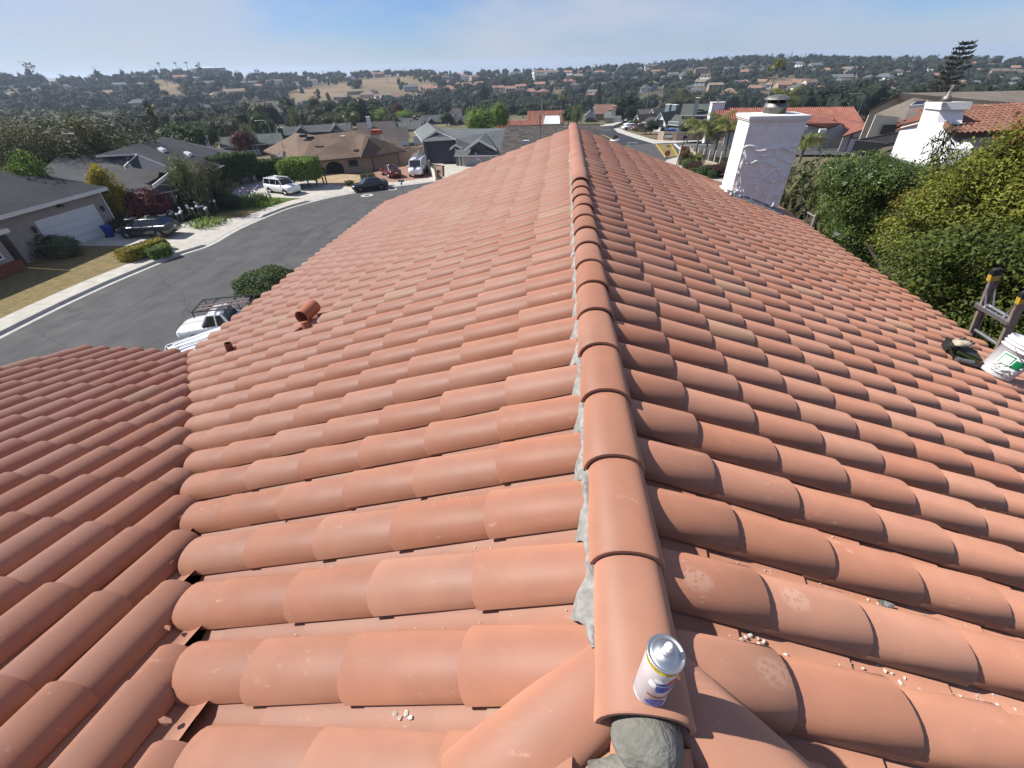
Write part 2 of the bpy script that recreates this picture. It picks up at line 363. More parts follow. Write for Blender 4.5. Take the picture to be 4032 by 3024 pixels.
for i in range(20):
    t=i/19; b.lump((XR-.085-.33*t,.532-.245*t+rt.uniform(-.003,.003),RZ-.058-MS*(.09+.33*t)),(.019,.009*rt.uniform(.6,1.3),.013),i+200,.12,0,2)
b.build('mortar_patch',M_mortar,roof)
# valley metal and broken ends
M_metal_dark=mat('dark_flashing',(0.03,0.03,0.032),0.6,metal=.4)
b=MB(); vp=[slope_pt('L',(XR-valley_x(y))/CT,y,-.15) for y in (-.3,4.15)]
sd=Vector((.18,.166,0)); b.add([vp[0]+sd+Vector((0,0,.055)),vp[0],vp[0]-sd+Vector((0,0,.055)),vp[1]+sd+Vector((0,0,.055)),vp[1],vp[1]-sd+Vector((0,0,.055))],[(0,1,4,3),(1,2,5,4)])
b.build('valley_flashing',M_metal_dark,roof)
for i in range(12):
    y=.35+i*.3; x=valley_x(y)-.04+rt.uniform(-.03,.03); b=MB(); b.lump((0,0,0),(.022,.009,.008),i+400,.35,0,1,smooth=False)
    b.build('tile_shard',M_tile,wing,Matrix.Translation((x,y-.03,WZ-MW*(y-4.056)-.035))@Matrix.Rotation(rt.uniform(0,3),4,'Z')@Matrix.Rotation(rt.uniform(-.8,.8),4,'X'))
# vents
M_pipe=mat('painted_pipe',(0.34,0.125,0.07),0.6,col2=(0.28,0.10,0.058),scale=20)
M_rust=mat('rusty_pipe',(0.10,0.035,0.02),0.85,col2=(0.19,0.07,0.035),scale=45,bump=.4)
u,v,n=slope_frame('L')
b=MB()
p=slope_pt('L',(XR+2.62)/CT,3.83,.02); Mv=frame(p,u,v,n)
ring=[(a,) for a in range(20)]
def pipe(b,p0,p1,r,t,nn=20,M=None):
    q=(Vector(p1)-Vector(p0)); b.tube(p0,p1,r,r,nn,0,False,True,M); b.tube(p1,p0,r-t,r-t,nn,0,False,True,M)
    z=q.to_track_quat('Z','Y')
    for pp,fl in ((Vector(p0),0),(Vector(p1),1)):
        o=[pp+z@Vector((r*math.cos(6.2832*i/nn),r*math.sin(6.2832*i/nn),0)) for i in range(nn)]; ii=[pp+z@Vector(((r-t)*math.cos(6.2832*i/nn),(r-t)*math.sin(6.2832*i/nn),0)) for i in range(nn)]
        b.add(o+ii,[(i,(i+1)%nn,nn+(i+1)%nn,nn+i) for i in range(nn)],0,False,M)
pipe(b,(.0,-.11,.045),(.02,.14,.05),.074,.007,22,Mv)
vent=b.build('roof_vent',M_pipe,roof)
b=MB(); b.tube((-.02,-.10,-.14),(.0,-.10,.0),.075,.045,16,0,True,True,Mv); b.build('vent_collar',M_pipe,roof)
b=MB(); b.lump((-.10,-.08,-.05),(.13,.12,.018),61,.25,0,2,Mv); b.build('vent_flashing',M_tile,roof)
b=MB(); p=slope_pt('L',(XR+3.66)/CT,3.715,-.02); pipe(b,(0,0,-.10),(.025,0,.085),.038,.006,14,frame(p,(1,0,0),(0,1,0),(0,0,1))); b.build('vent_pipe',M_rust,roof)
# chimney
ch=MB(); zc=CZ-.985
def wrinkle_wall(b,x0,x1,y,z0,z1,nx,nz):
    rnd=np.random.RandomState(11); X=np.linspace(x0,x1,nx); Z=np.linspace(z0,z1,nz); g=np.zeros((nz,nx))
    XX,ZZ=np.meshgrid(X,Z); ridge=np.zeros_like(XX)
    for i in range(64):                        # crumpled film: short creases at random angles
        cx=rnd.uniform(x0,x1); cz=rnd.uniform(z0,z0+(z1-z0)*.78); a=rnd.uniform(.5,2.7) if i%3 else rnd.uniform(-.3,.4); ln=rnd.uniform(.08,.26)
        dx=(XX-cx)*math.cos(a)+(ZZ-cz)*math.sin(a); dn=-(XX-cx)*math.sin(a)+(ZZ-cz)*math.cos(a)+.03*np.sin(dx*14+i)
        ridge+=rnd.uniform(.016,.038)*np.exp(-(dn/.017)**2)*np.exp(-(dx/ln)**2)
    k=rnd.randn(6,2)*7; ph=rnd.rand(6)*6
    for i in range(6): ridge+=.0022*np.sin(XX*k[i,0]+ZZ*k[i,1]+ph[i])
    ridge*=np.clip((z0+(z1-z0)*.85-ZZ)/.25,0,1)*np.clip((XX-x0)/.05,0,1)*np.clip((x1-XX)/.05,0,1)
    V=[(XX[j,i],y-ridge[j,i],ZZ[j,i]) for j in range(nz) for i in range(nx)]
    b.add(V,[(j*nx+i,j*nx+i+1,(j+1)*nx+i+1,(j+1)*nx+i) for j in range(nz-1) for i in range(nx-1)],0,True)
zb=CZ-2.95
wrinkle_wall(ch,CHX0,CHX1,CHY0,CZ-2.72,zc,90,130)
ch.add([(CHX0,CHY0,zb),(CHX0,CHY1,zb),(CHX0,CHY1,zc),(CHX0,CHY0,zc),(CHX1,CHY0,zb),(CHX1,CHY1,zb),(CHX1,CHY1,zc),(CHX1,CHY0,zc)],[(1,0,3,2),(4,5,6,7),(5,1,2,6)])
M_film=mat('crumpled_coating',(0.27,0.26,0.27),0.55,col2=(0.34,0.33,0.335),scale=6,spec=.45)
M_chw=mat('chimney_stucco',(0.66,0.65,0.63),0.9,col2=(0.75,0.74,0.72),scale=7,bump=.5,bscale=30)
chim=ch.build('chimney',[M_chw],roof)
b=MB(); b.boxz(CHX0-.025,CHX1+.025,CHY0-.025,CHY1+.04,zc,zc+.03); b.boxz(CHX0-.042,CHX1+.042,CHY0-.042,CHY1+.06,zc+.03,zc+.085)
b.add([(CHX0-.04,CHY0-.04,zc+.086),(CHX1+.04,CHY0-.04,zc+.086),(CHX1+.04,CHY1+.058,zc+.086),(CHX0-.04,CHY1+.058,zc+.086),((CHX0+CHX1)/2,(CHY0+CHY1)/2,zc+.115)],[(0,1,4),(1,2,4),(2,3,4),(3,0,4)])
b.build('chimney_cap',M_trimw,chim)
M_galv=mat('weathered_steel',(0.16,0.155,0.145),0.55,col2=(0.26,0.25,0.235),scale=14,metal=.75,bump=.2)
M_blk=mat('soot_black',(0.012,0.012,0.012),0.9)
cx,cy,c0=4.11,10.34,zc+.10
b=MB(); b.lathe([(0,.0),(.20,.0),(.20,.09),(.215,.095),(.215,.115),(.205,.12),(.205,.165),(.17,.175),(.16,.175),(0,.175)],28,(cx,cy,c0)); b.build('flue_pipe',M_galv,chim)
b=MB(); b.lathe([(0,.13),(.135,.13),(.135,.235),(0,.235)],20,(cx,cy,c0)); b.build('flue_core',M_blk,chim)
b=MB(); b.lathe([(0,.31),(.08,.30),(.18,.275),(.243,.235),(.245,.228),(.16,.235),(0,.24)],30,(cx,cy,c0)); b.build('rain_cap',M_galv,chim)
for i in range(6):
    a=i*1.047+.3; b=MB(); b.tube((cx+.155*math.cos(a),cy+.155*math.sin(a),c0+.17),(cx+.15*math.cos(a),cy+.15*math.sin(a),c0+.245),.009,.009,6); b.build('cap_strap',M_galv,chim)
b=MB(); zs=lambda x: RZ-MS*(x-XR)-.04
for x0,x1,y0,y1 in ((CHX0-.10,CHX1+.08,CHY0-.10,CHY0-.002),):
    b.add([(x0,y0,zs(x0)),(x1,y0,zs(x1)),(x1,y1,zs(x1)+.09),(x0,y1,zs(x0)+.09),(x0,y0,zs(x0)-.1),(x1,y0,zs(x1)-.1)],[(0,1,2,3),(4,5,1,0)])
b.build('chimney_flashing',mat('lead_flashing',(0.16,0.16,0.17),0.5,col2=(0.24,0.24,0.25),scale=12,metal=.4),chim)
b=MB()
for i in range(14):
    t=i/13; b.lump((CHX0-.03,CHY0-.02+t*.7,zs(CHX0)+.02),(.035,.04,.03),i+300,.3,0,2)
b.lump((CHX0-.02,CHY0-.05,zs(CHX0)+.01),(.045,.05,.05),330,.3,0,2); b.build('mortar_fillet',M_trimw,chim)
# walls below (stucco), eave trim
M_hw=mat('house_stucco',(0.42,0.36,0.29),0.9,col2=(0.48,0.41,0.34),scale=3,bump=.3,bscale=50)
b=MB(); b.boxz(XR-4.4,XR+4.5,-2.5,DEND-.35,-1,CZ-3.0); b.add([(XR-4.4,DEND-.35,CZ-3.0),(XR+4.5,DEND-.35,CZ-3.0),(XR,DEND-.35,RZ-.2)],[(0,1,2)]); b.build('wall',M_hw,house)
b=MB(); b.boxz(-5.95,-.5,-6,3.75,-1,CZ-3.05); b.build('wing_wall',M_hw,house)
b=MB()
for kind,smax in (('L',WEL),('R',WER)):
    sg=-1 if kind=='L' else 1; x=XR+sg*(smax*CT-.06); z=RZ-smax*ST-.15
    b.boxz(x-.02,x+.02,4.2 if kind=='L' else -1.2,DEND,z-.18,z+.02)
b.build('fascia',M_trimw,house)
# ------------------------------------------------------------------ terrain, roads, yards
SKY_AZ=[-180,-90,-49.9,-45.3,-40.1,-36,-31.8,-26,-21,-16,-11,-6.2,0,7.3,13,19.6,23,26,29.8,33,38.4,90,180]
SKY_Z =[0,9,15,9,14,12,6,3,3,3,0,-2,0,1.5,5,8,6.5,4,1,-2,-2,0,0]
def terrain(x,y):
    r=math.hypot(x,y); az=math.degrees(math.atan2(x,y))
    if r<85: return 0.0
    if r<260: return -.05*(r-85)
    zt=float(np.interp(az,SKY_AZ,SKY_Z))
    if r<400: return -8.75-.07*(r-260)
    zv=-18.55
    if r<1000:
        t=(r-400)/600; t=t**.85; w=math.sin(az*.9+r*.011)*1.0+math.sin(az*.37-r*.006+1)*1.6
        return zv+(zt-zv)*t+w*math.sin(math.pi*t)
    if r<1500: t=(r-1000)/500; t=t*t*(3-2*t); return zt+(-58-zt)*t
    return -58
def PG(x,y,off=0.0):                          # pixel -> point on the terrain
    d=ray(x,y); d=d/math.hypot(d[0],d[1]); r=8.0
    while r<1200:
        if CZ+d[2]*r<terrain(d[0]*r,d[1]*r)+off: break
        r+=max(.25,r*.01)
    lo,hi=r-max(.25,r*.011),r
    for _ in range(18):
        m=(lo+hi)/2
        if CZ+d[2]*m<terrain(d[0]*m,d[1]*m)+off: hi=m
        else: lo=m
    return Vector((d[0]*hi,d[1]*hi,terrain(d[0]*hi,d[1]*hi)+off))
M_earth=mat('dry_ground',(0.16,0.12,0.07),1.0,col2=(0.085,0.085,0.04),scale=.05,detail=8)
M_scrub=mat('scrub_hillside',(0.105,0.082,0.048),1.0,col2=(0.045,0.05,0.03),scale=.02,detail=9,lo=.38,hi=.60)
M_hill=mat('dry_grass_hill',(0.20,0.135,0.07),1.0,col2=(0.12,0.095,0.05),scale=.012,detail=9,lo=.40,hi=.62)
def hill_bare(v):                             # open grass slopes of the far hillside
    if v[1]<50: return False
    x,y,d=project(v); return 1080<x<1730 and 290<y<405 or 590<x<730 and 310<y<375 or 2150<x<2210 and 320<y<375 or 2940<x<3150 and 290<y<355
b=MB(); RS=[0,15,30,45,60,75,84]+list(range(92,262,14))+list(range(275,1000,25))+list(range(1000,1520,60))+[1700,2100]; NA=240
vs=[(0,0,-.05)]
for r in RS[1:]:
    for i in range(NA):
        a=2*math.pi*i/NA; x,y=r*math.sin(a),r*math.cos(a); vs.append((x,y,terrain(x,y)-.05-(0.10 if r>84 else 0)))
fs=[(0,1+(i+1)%NA,1+i) for i in range(NA)]; mi=[]
b.add(vs,fs,0,True)
for k in range(len(RS)-2):
    f=[(1+k*NA+i,1+k*NA+(i+1)%NA,1+(k+1)*NA+(i+1)%NA,1+(k+1)*NA+i) for i in range(NA)]
    b.f+=f; b.m+=[(1 if RS[k+1]>390 and hill_bare(vs[1+k*NA+i]) else 2 if RS[k+1]>300 else 0) for i in range(NA)]; b.sm+=[True]*NA
b.build('ground',[M_earth,M_hill,M_scrub],kind='structure')
M_sea=mat('sea_water',(0.05,0.08,0.11),0.25,spec=.5,bump=.3,bscale=.02)
b=MB(); ns=96; ring=lambda r,z:[(r*math.sin(2*math.pi*i/ns),r*math.cos(2*math.pi*i/ns),z) for i in range(ns)]
b.add(ring(1900,-57.5)+ring(4300,-57.5),[(i,(i+1)%ns,ns+(i+1)%ns,ns+i) for i in range(ns)]); b.build('sea',M_sea,kind='structure')
b=MB(); n=90; vs=[]
for i in range(n+1):
    az=R(-80+62*i/n); rr=3600; fd=min(1,(n-i)/34); h=-57+(62+9*math.sin(i*.16)+5*math.sin(i*.41+1)+3*math.sin(i*1.1))*fd**.55
    vs+= [(rr*.93*math.sin(az),rr*.93*math.cos(az),-57),(rr*math.sin(az),rr*math.cos(az),h),(rr*1.08*math.sin(az),rr*1.08*math.cos(az),-57)]
b.add(vs,[(3*i+j,3*i+j+3,3*i+j+4,3*i+j+1) for i in range(n) for j in (0,1)],0,True)
b.build('hills',M_hill,kind='structure')
def sheet(name,pts,m,kind='structure',parent=None):
    b=MB(); b.add([tuple(p) for p in pts],[tuple(range(len(pts)))]); o=b.build(name,m,parent)
    me=o.data; import bmesh; q=bmesh.new(); q.from_mesh(me); bmesh.ops.triangulate(q,faces=q.faces[:]); 
    for f in q.faces:
        if f.normal.z<0: f.normal_flip()
    q.to_mesh(me); q.free(); o['kind']=kind; return o
def strip(b,a,c,mat=0,smooth=False):          # quad strip between two polylines
    n=len(a); b.add([tuple(p) for p in a]+[tuple(p) for p in c],[(i,i+1,n+i+1,n+i) for i in range(n-1)],mat,smooth)
def asphalt_extra(nt,g,cur,bs):
    N=nt.nodes.new; L=nt.links.new
    mp=N('ShaderNodeMapping'); mp.inputs['Rotation'].default_value=(0,0,R(4)); mp.inputs['Scale'].default_value=(.9,.13,1); L(g,mp.inputs[0])
    n=N('ShaderNodeTexNoise'); n.inputs['Scale'].default_value=1.6; n.inputs['Detail'].default_value=6; L(mp.outputs[0],n.inputs[0])
    r=N('ShaderNodeMapRange'); r.inputs[1].default_value=.3; r.inputs[2].default_value=.75; r.inputs[3].default_value=.82; r.inputs[4].default_value=1.16; L(n.outputs[0],r.inputs[0])
    v=N('ShaderNodeTexVoronoi'); v.feature='DISTANCE_TO_EDGE'; v.inputs['Scale'].default_value=.16; nn=N('ShaderNodeTexNoise'); nn.inputs['Scale'].default_value=.9; nn.inputs['Detail'].default_value=5; L(g,nn.inputs[0]); vm=N('ShaderNodeMixRGB'); vm.inputs[0].default_value=.35; L(g,vm.inputs[1]); L(nn.outputs['Color'],vm.inputs[2]); va=N('ShaderNodeVectorMath'); va.operation='ADD'; L(g,va.inputs[0]); L(nn.outputs['Color'],va.inputs[1]); L(va.outputs[0],v.inputs[0])
    c=N('ShaderNodeMapRange'); c.inputs[1].default_value=.0; c.inputs[2].default_value=.012; c.inputs[3].default_value=.70; c.inputs[4].default_value=1.0; L(v.outputs['Distance'],c.inputs[0])
    n5=N('ShaderNodeTexNoise'); n5.inputs['Scale'].default_value=.45; n5.inputs['Detail'].default_value=2; L(g,n5.inputs[0]); s5=N('ShaderNodeMapRange'); s5.inputs[1].default_value=.68; s5.inputs[2].default_value=.74; s5.inputs[3].default_value=1; s5.inputs[4].default_value=.78; L(n5.outputs[0],s5.inputs[0])
    m_=N('ShaderNodeMath'); m_.operation='MULTIPLY'; L(r.outputs[0],m_.inputs[0]); L(c.outputs[0],m_.inputs[1]); m2=N('ShaderNodeMath'); m2.operation='MULTIPLY'; L(m_.outputs[0],m2.inputs[0]); L(s5.outputs[0],m2.inputs[1])
    h=N('ShaderNodeHueSaturation'); L(m2.outputs[0],h.inputs['Value']); L(cur,h.inputs['Color']); return h.outputs[0]
M_asph=mat('worn_asphalt',(0.062,0.062,0.064),0.9,col2=(0.082,0.081,0.08),scale=.6,detail=7,bump=.4,bscale=60,extra=asphalt_extra)
M_asphd=mat('dark_asphalt',(0.026,0.027,0.032),0.85,col2=(0.036,0.037,0.042),scale=.5,detail=6,bump=.3,bscale=50)
M_conc=mat('pale_concrete',(0.36,0.34,0.30),0.95,col2=(0.44,0.42,0.375),scale=1.3,detail=8,bump=.25,bscale=50)
M_gutter=mat('gutter_concrete',(0.34,0.33,0.31),0.95,col2=(0.42,0.41,0.385),scale=2,detail=6)
M_dry=mat('dry_lawn',(0.20,0.145,0.065),1.0,col2=(0.125,0.105,0.042),scale=2.6,detail=9,bump=.9,bscale=26)
M_green=mat('green_lawn',(0.045,0.085,0.016),1.0,col2=(0.075,0.11,0.025),scale=3,detail=8,bump=.8,bscale=40)
M_dirt=mat('pale_dirt',(0.36,0.27,0.165),1.0,col2=(0.27,0.195,0.115),scale=.9,detail=9,bump=.5,bscale=14)
M_paver=mat('red_paver',(0.22,0.12,0.085),0.95,col2=(0.29,0.17,0.125),scale=7,detail=3)
M_yel=mat('yellow_road_paint',(0.55,0.36,0.03),0.8,col2=(0.38,0.27,0.05),scale=6,detail=6)
M_wht=mat('white_road_paint',(0.62,0.62,0.60),0.8,col2=(0.38,0.38,0.37),scale=5,detail=7)
M_iron=mat('cast_iron',(0.05,0.05,0.05),0.7,metal=.5)
kpx=[(-420,1540),(-180,1415),(0,1321),(223,1209),(411,1122),(588,1048),(700,1003),(817,968),(917,908),(1020,862),(1134,817),(1271,781),(1384,759),(1519,737),(1640,722),(1714,711)]
K=[at_z(x,y,.0) for x,y in kpx]
K+= [Vector((-11.5,63.5,0)),Vector((-5,67.5,0)),Vector((1,73,0)),Vector((5,80,0)),Vector((7.0,86,0))]
def offset(pl,d):                              # + to the right of travel
    out=[]
    for i,pt in enumerate(pl):
        t=(pl[min(i+1,len(pl)-1)]-pl[max(i-1,0)]); t=Vector((t.x,t.y,0)).normalized(); out.append(pt+Vector((t.y,-t.x,0))*d)
    return out
up=lambda pl,h:[Vector((p.x,p.y,p.z+h)) for p in pl]
near=offset(K,13.4)
# road: the street, and the junction beyond the roof
b=MB(); strip(b,offset(K,.42),near); b.build('road',M_asph,kind='structure')
J=[near[-6],near[-3],Vector((13,66,0)),Vector((18.7,80.4,0)),Vector((40,80,0)),Vector((60,79,0)),Vector((60,87,0)),Vector((36,90,0)),Vector((20,95,-.2)),Vector((7,88,0)),Vector((0,78,0))]
sheet('junction_road',[Vector((p.x,p.y,p.z-.004)) for p in [Vector((-14,50,0)),Vector((2,50,0)),Vector((11,60,0)),Vector((14.5,74,0)),Vector((18.5,80.2,0)),Vector((60,79,0)),Vector((60,88,0)),Vector((36,92,0)),Vector((19.5,94.3,0)),Vector((7,90,0)),Vector((2,80,0)),Vector((-14,66,0))]],M_asph)
dk=[(2150,525),(2300,515),(2390,492),(2440,478),(2452,484),(2412,506),(2430,522),(2500,546),(2575,568),(2470,573),(2330,560),(2150,575)]
sheet('far_road',[PG(x,y,.12) for x,y in dk],M_asphd)
yl=[(2346,513),(2360,525),(2400,543),(2412,551)]
b=MB(); yc=[PG(x,y,.15) for x,y in yl]; strip(b,offset(yc,-.12),offset(yc,.12)); b.build('centre_line',M_yel,kind='structure')
# crosswalk
A_,B_,C_,D_=[at_z(x,y,.010) for x,y in ((2583,568),(2640,568),(2668,614),(2622,620))]
cw=MB()
def lerp(a,c,t): return a+(c-a)*t
for e0,e1 in ((A_,D_),(B_,C_)):
    d=(e1-e0).normalized(); w=Vector((d.y,-d.x,0))*.16; cw.add([e0-w,e0+w,e1+w,e1-w],[(0,1,2,3)])
for i in range(13):
    t=(i+.5)/13; a=lerp(A_,D_,t); c=lerp(B_,C_,t); d=(D_-A_).normalized()*.16; cw.add([a-d,a+d,c+d,c-d],[(0,1,2,3)])
o=cw.build('crosswalk_marking',M_yel); o['kind']='structure'
b=MB()
for (x0,y0),(x1,y1),w in (((2655,566),(2680,588),.25),((2690,572),(2800,569),.15),((2585,655),(2608,664),.2)):
    a,c=at_z(x0,y0,.011),at_z(x1,y1,.011); d=(c-a).normalized(); q=Vector((d.y,-d.x,0))*w; b.add([a-q,a+q,c+q,c-q],[(0,1,2,3)])
b.build('road_line',M_wht,kind='structure')
b=MB()
for x,y,w in ((2490,562,1.0),(2560,584,1.2),(2485,572,.9),(2372,512,2.2)):
    p=PG(x,y,.16); b.add([p+Vector((-w,-.14,0)),p+Vector((w,-.14,0)),p+Vector((w,.14,0)),p+Vector((-w,.14,0))],[(0,1,2,3)])
b.build('road_patch',M_wht,kind='structure')
# kerb, gutter and pavement on the far side
drive=[(7,9),(10.6,12),(13.3,19)]               # dropped kerbs, by index along K
def kh(i):
    for a,c in drive:
        if a-.02<=i<=c: return .035
    return .19
fine=[]; idx=[]
for i in range(len(K)-1):
    for s in range(6): fine.append(K[i].lerp(K[i+1],s/6)); idx.append(i+s/6)
fine.append(K[-1]); idx.append(len(K)-1)
# smooth the line a little
for _ in range(3): fine=[fine[0]]+[(fine[i-1]+fine[i]*2+fine[i+1])/4 for i in range(1,len(fine)-1)]+[fine[-1]]
H=[kh(i) for i in idx]
g0=[p+Vector((0,0,.006)) for p in offset(fine,.45)]; g1=[p+Vector((0,0,.008)) for p in fine]
b=MB(); strip(b,g0,g1); b.build('gutter',M_gutter,kind='structure')
k1=[Vector((p.x,p.y,h)) for p,h in zip(offset(fine,-.05),H)]; k2=[Vector((p.x,p.y,h)) for p,h in zip(offset(fine,-.17),H)]
b=MB(); strip(b,g1,k1); strip(b,k1,k2); b.build('kerb',M_conc,kind='structure')
M_slab=M_conc
side=thing('pavement','pale concrete pavement along the far side of the street','pavement'); side['kind']='structure'; del side['label']; del side['category']
w0=[Vector((p.x,p.y,h)) for p,h in zip(offset(fine,-.185),H)]; w1=[Vector((p.x,p.y,max(h,.12)+.02)) for p,h in zip(offset(fine,-1.75),H)]
step=3; i=0
while i<len(fine)-1:
    j=min(i+step,len(fine)-1); a=w0[i:j+1]; c=w1[i:j+1]; b=MB(); sh=lambda pl:[pl[0].lerp(pl[1],.012)]+pl[1:-1]+[pl[-1].lerp(pl[-2],.012)]
    strip(b,sh(a),sh(c)); b.build('paving_slab',M_slab,side); i=j
b=MB(); strip(b,[p-Vector((0,0,.025)) for p in w0],[p-Vector((0,0,.025)) for p in w1]); b.build('slab_joint',mat('joint_dirt',(0.10,0.085,0.06),1),side)
# manhole rings in the road
for i,(x,y,r) in enumerate(((1445,769,.78),(1545,745,.62))):
    c=at_z(x,y,.02); b=MB(); n=28
    b.add([(r*math.cos(6.2832*k/n),r*math.sin(6.2832*k/n),0) for k in range(n)]+[(r*.42*math.cos(6.2832*k/n),r*.42*math.sin(6.2832*k/n),.003) for k in range(n)],[(k,(k+1)%n,n+(k+1)%n,n+k) for k in range(n)])
    t=thing('manhole_cover',['round pale concrete manhole collar in the road in front of the black saloon','small pale manhole collar in the road behind the black saloon'][i],'manhole',c)
    b.build('collar',M_gutter,t); b=MB(); b.add([(r*.42*math.cos(6.2832*k/n),r*.42*math.sin(6.2832*k/n),.002) for k in range(n)],[tuple(range(n))]); b.build('lid',M_iron,t)
# yards (sheets laid from the pavement up to the houses)
ypoly=lambda px,zs:[at_z(x,y,z) for (x,y),z in zip(px,zs)]
base=[Vector((p.x,p.y,max(h,.12)+.012)) for p,h in zip(offset(fine,-1.70),H)]
def along(i0,i1): return [p for p,i in zip(base,idx) if i0<=i<=i1]
sheet('dry_lawn',along(0,6.4)+[Vector((-40.3,34.2,.4)),Vector((-43.2,33.6,.5)),Vector((-43.2,10,.5)),Vector((-38,-8,.3))],M_dry)
sheet('driveway',[p+Vector((0,0,.004)) for p in along(6.3,9.0)]+[Vector((-39.5,41.3,.40)),Vector((-43.25,41.0,.5)),Vector((-43.25,33.8,.51)),Vector((-40.2,34.2,.42))],M_conc)
sheet('dry_verge',along(8.9,9.7)+[Vector((-40.6,44.0,.42)),Vector((-40.9,41.6,.42))],M_dry)
sheet('lawn',[p+Vector((0,0,.003)) for p in along(9.5,10.9)]+[Vector((-37.5,52.5,.3)),Vector((-41.3,50.5,.4)),Vector((-41.6,43.2,.42))],M_green)
sheet('driveway',[p+Vector((0,0,.006)) for p in along(10.6,12.3)]+[Vector((-33.5,60.5,.3)),Vector((-38,66,.35)),Vector((-46,66,.4)),Vector((-45,57.5,.4)),Vector((-41.2,51.5,.4)),Vector((-37.8,52.0,.3))],M_conc)
sheet('dirt_yard',along(12.1,13.6)+[Vector((-27.2,61.5,.2)),Vector((-29,65.5,.25)),Vector((-34.5,66.5,.25)),Vector((-36.5,66,.25)),Vector((-33.4,60.7,.25))],M_dirt)
pv=sheet('paver_driveway',[p+Vector((0,0,.004)) for p in along(13.5,15.0)]+[Vector((-16.3,63.0,.13)),Vector((-18.6,72,.2)),Vector((-24.5,73,.22)),Vector((-28.6,66.2,.22)),Vector((-27.0,61.4,.2))],M_paver)
sheet('driveway',[p+Vector((0,0,.005)) for p in along(15.0,17)]+[Vector((-5,72,.15)),Vector((-9,75,.2)),Vector((-21.8,74.5,.22)),Vector((-18.2,72,.2)),Vector((-16.1,63,.13))],M_conc)
sheet('front_yard',[p for p in offset(near,.0)][0:16]+[Vector((8,58,.05)),Vector((8,-20,.05)),Vector((-20,-20,.05))],M_dry)
# right-hand pavement at the junction
pr=[(2415,506),(2432,521),(2505,546),(2578,567),(2800,553),(2790,545),(2640,549),(2590,552),(2560,546),(2470,518),(2440,505)]
sheet('corner_pavement',[PG(x,y,.16) for x,y in pr],M_conc)
pr=[(2470,474),(2415,494),(2330,500),(2330,495),(2410,486),(2465,470)]
sheet('far_pavement',[PG(x,y,.16) for x,y in pr],M_conc)
pr=[(2585,660),(2625,630),(2668,618),(2690,612),(2690,645),(2740,690),(2850,706),(2850,740),(2700,720)]
sheet('near_pavement',[at_z(x,y,.10) for x,y in pr],M_conc)
# ------------------------------------------------------------------ houses of the street and of the slope below
def shingle(name,c,c2,sc=1.0):
    def extra(nt,g,cur,bs):
        N=nt.nodes.new; L=nt.links.new
        sx=N('ShaderNodeSeparateXYZ'); L(g,sx.inputs[0]); w=N('ShaderNodeMath'); w.operation='MULTIPLY'; w.inputs[1].default_value=42*sc; L(sx.outputs[2],w.inputs[0])
        s=N('ShaderNodeMath'); s.operation='SINE'; L(w.outputs[0],s.inputs[0])
        n=N('ShaderNodeTexNoise'); n.inputs['Scale'].default_value=3.2*sc; n.inputs['Detail'].default_value=6; n.inputs['Roughness'].default_value=.7; L(g,n.inputs[0])
        a=N('ShaderNodeMath'); a.operation='MULTIPLY'; a.inputs[1].default_value=.07; L(s.outputs[0],a.inputs[0])
        q=N('ShaderNodeMapRange'); q.inputs[1].default_value=.25; q.inputs[2].default_value=.75; q.inputs[3].default_value=.74; q.inputs[4].default_value=1.26; L(n.outputs[0],q.inputs[0])
        t=N('ShaderNodeMath'); t.operation='ADD'; L(a.outputs[0],t.inputs[0]); L(q.outputs[0],t.inputs[1])
        h=N('ShaderNodeHueSaturation'); L(t.outputs[0],h.inputs['Value']); L(cur,h.inputs['Color']); return h.outputs[0]
    return mat(name,c,0.95,col2=c2,scale=.35,detail=6,bump=.35,bscale=14*sc,extra=extra,spec=.15)
S_dark=shingle('dark_shingle',(0.043,0.043,0.049),(0.056,0.056,0.062)); S_grey=shingle('grey_shingle',(0.068,0.07,0.074),(0.085,0.087,0.09))
S_green=shingle('green_grey_shingle',(0.072,0.082,0.078),(0.09,0.10,0.093)); S_blue=shingle('blue_grey_shingle',(0.10,0.112,0.115),(0.122,0.132,0.134))
S_brown=shingle('brown_shingle',(0.10,0.072,0.055),(0.135,0.098,0.075)); S_tan=shingle('weathered_brown_shingle',(0.135,0.115,0.095),(0.17,0.145,0.12)); S_dkb=shingle('dark_brown_shingle',(0.062,0.053,0.052),(0.078,0.067,0.064))
W_lilac=mat('lilac_stucco',(0.25,0.215,0.205),.95,col2=(0.285,0.25,0.235),scale=1.5,bump=.3,bscale=40)
W_grey=mat('grey_siding',(0.155,0.155,0.15),.9,col2=(0.18,0.18,0.175),scale=2)
W_navy=mat('navy_siding',(0.045,0.05,0.06),.9,col2=(0.058,0.063,0.075),scale=2)
W_blue=mat('slate_siding',(0.075,0.095,0.115),.9,col2=(0.09,0.11,0.13),scale=2)
W_teal=mat('teal_siding',(0.13,0.175,0.185),.9); W_beige=mat('beige_stucco',(0.40,0.335,0.26),.95,col2=(0.46,0.385,0.30),scale=1.2,bump=.2,bscale=40)
W_tan=mat('tan_stucco',(0.27,0.205,0.155),.95,col2=(0.31,0.24,0.18),scale=.8,detail=6,bump=.25,bscale=30); W_white=mat('white_siding',(0.62,0.63,0.63),.85,col2=(0.68,0.69,0.69),scale=2)
W_cream=mat('cream_stucco',(0.58,0.52,0.42),.9); W_pale=mat('pale_grey_stucco',(0.40,0.40,0.40),.9,col2=(0.45,0.45,0.45),scale=2); W_bwhite=mat('bluish_siding',(0.40,0.44,0.47),.9)
M_trim2=mat('pale_trim',(0.60,0.59,0.57),.7); M_dktrim=mat('dark_trim',(0.03,0.03,0.035),.7)
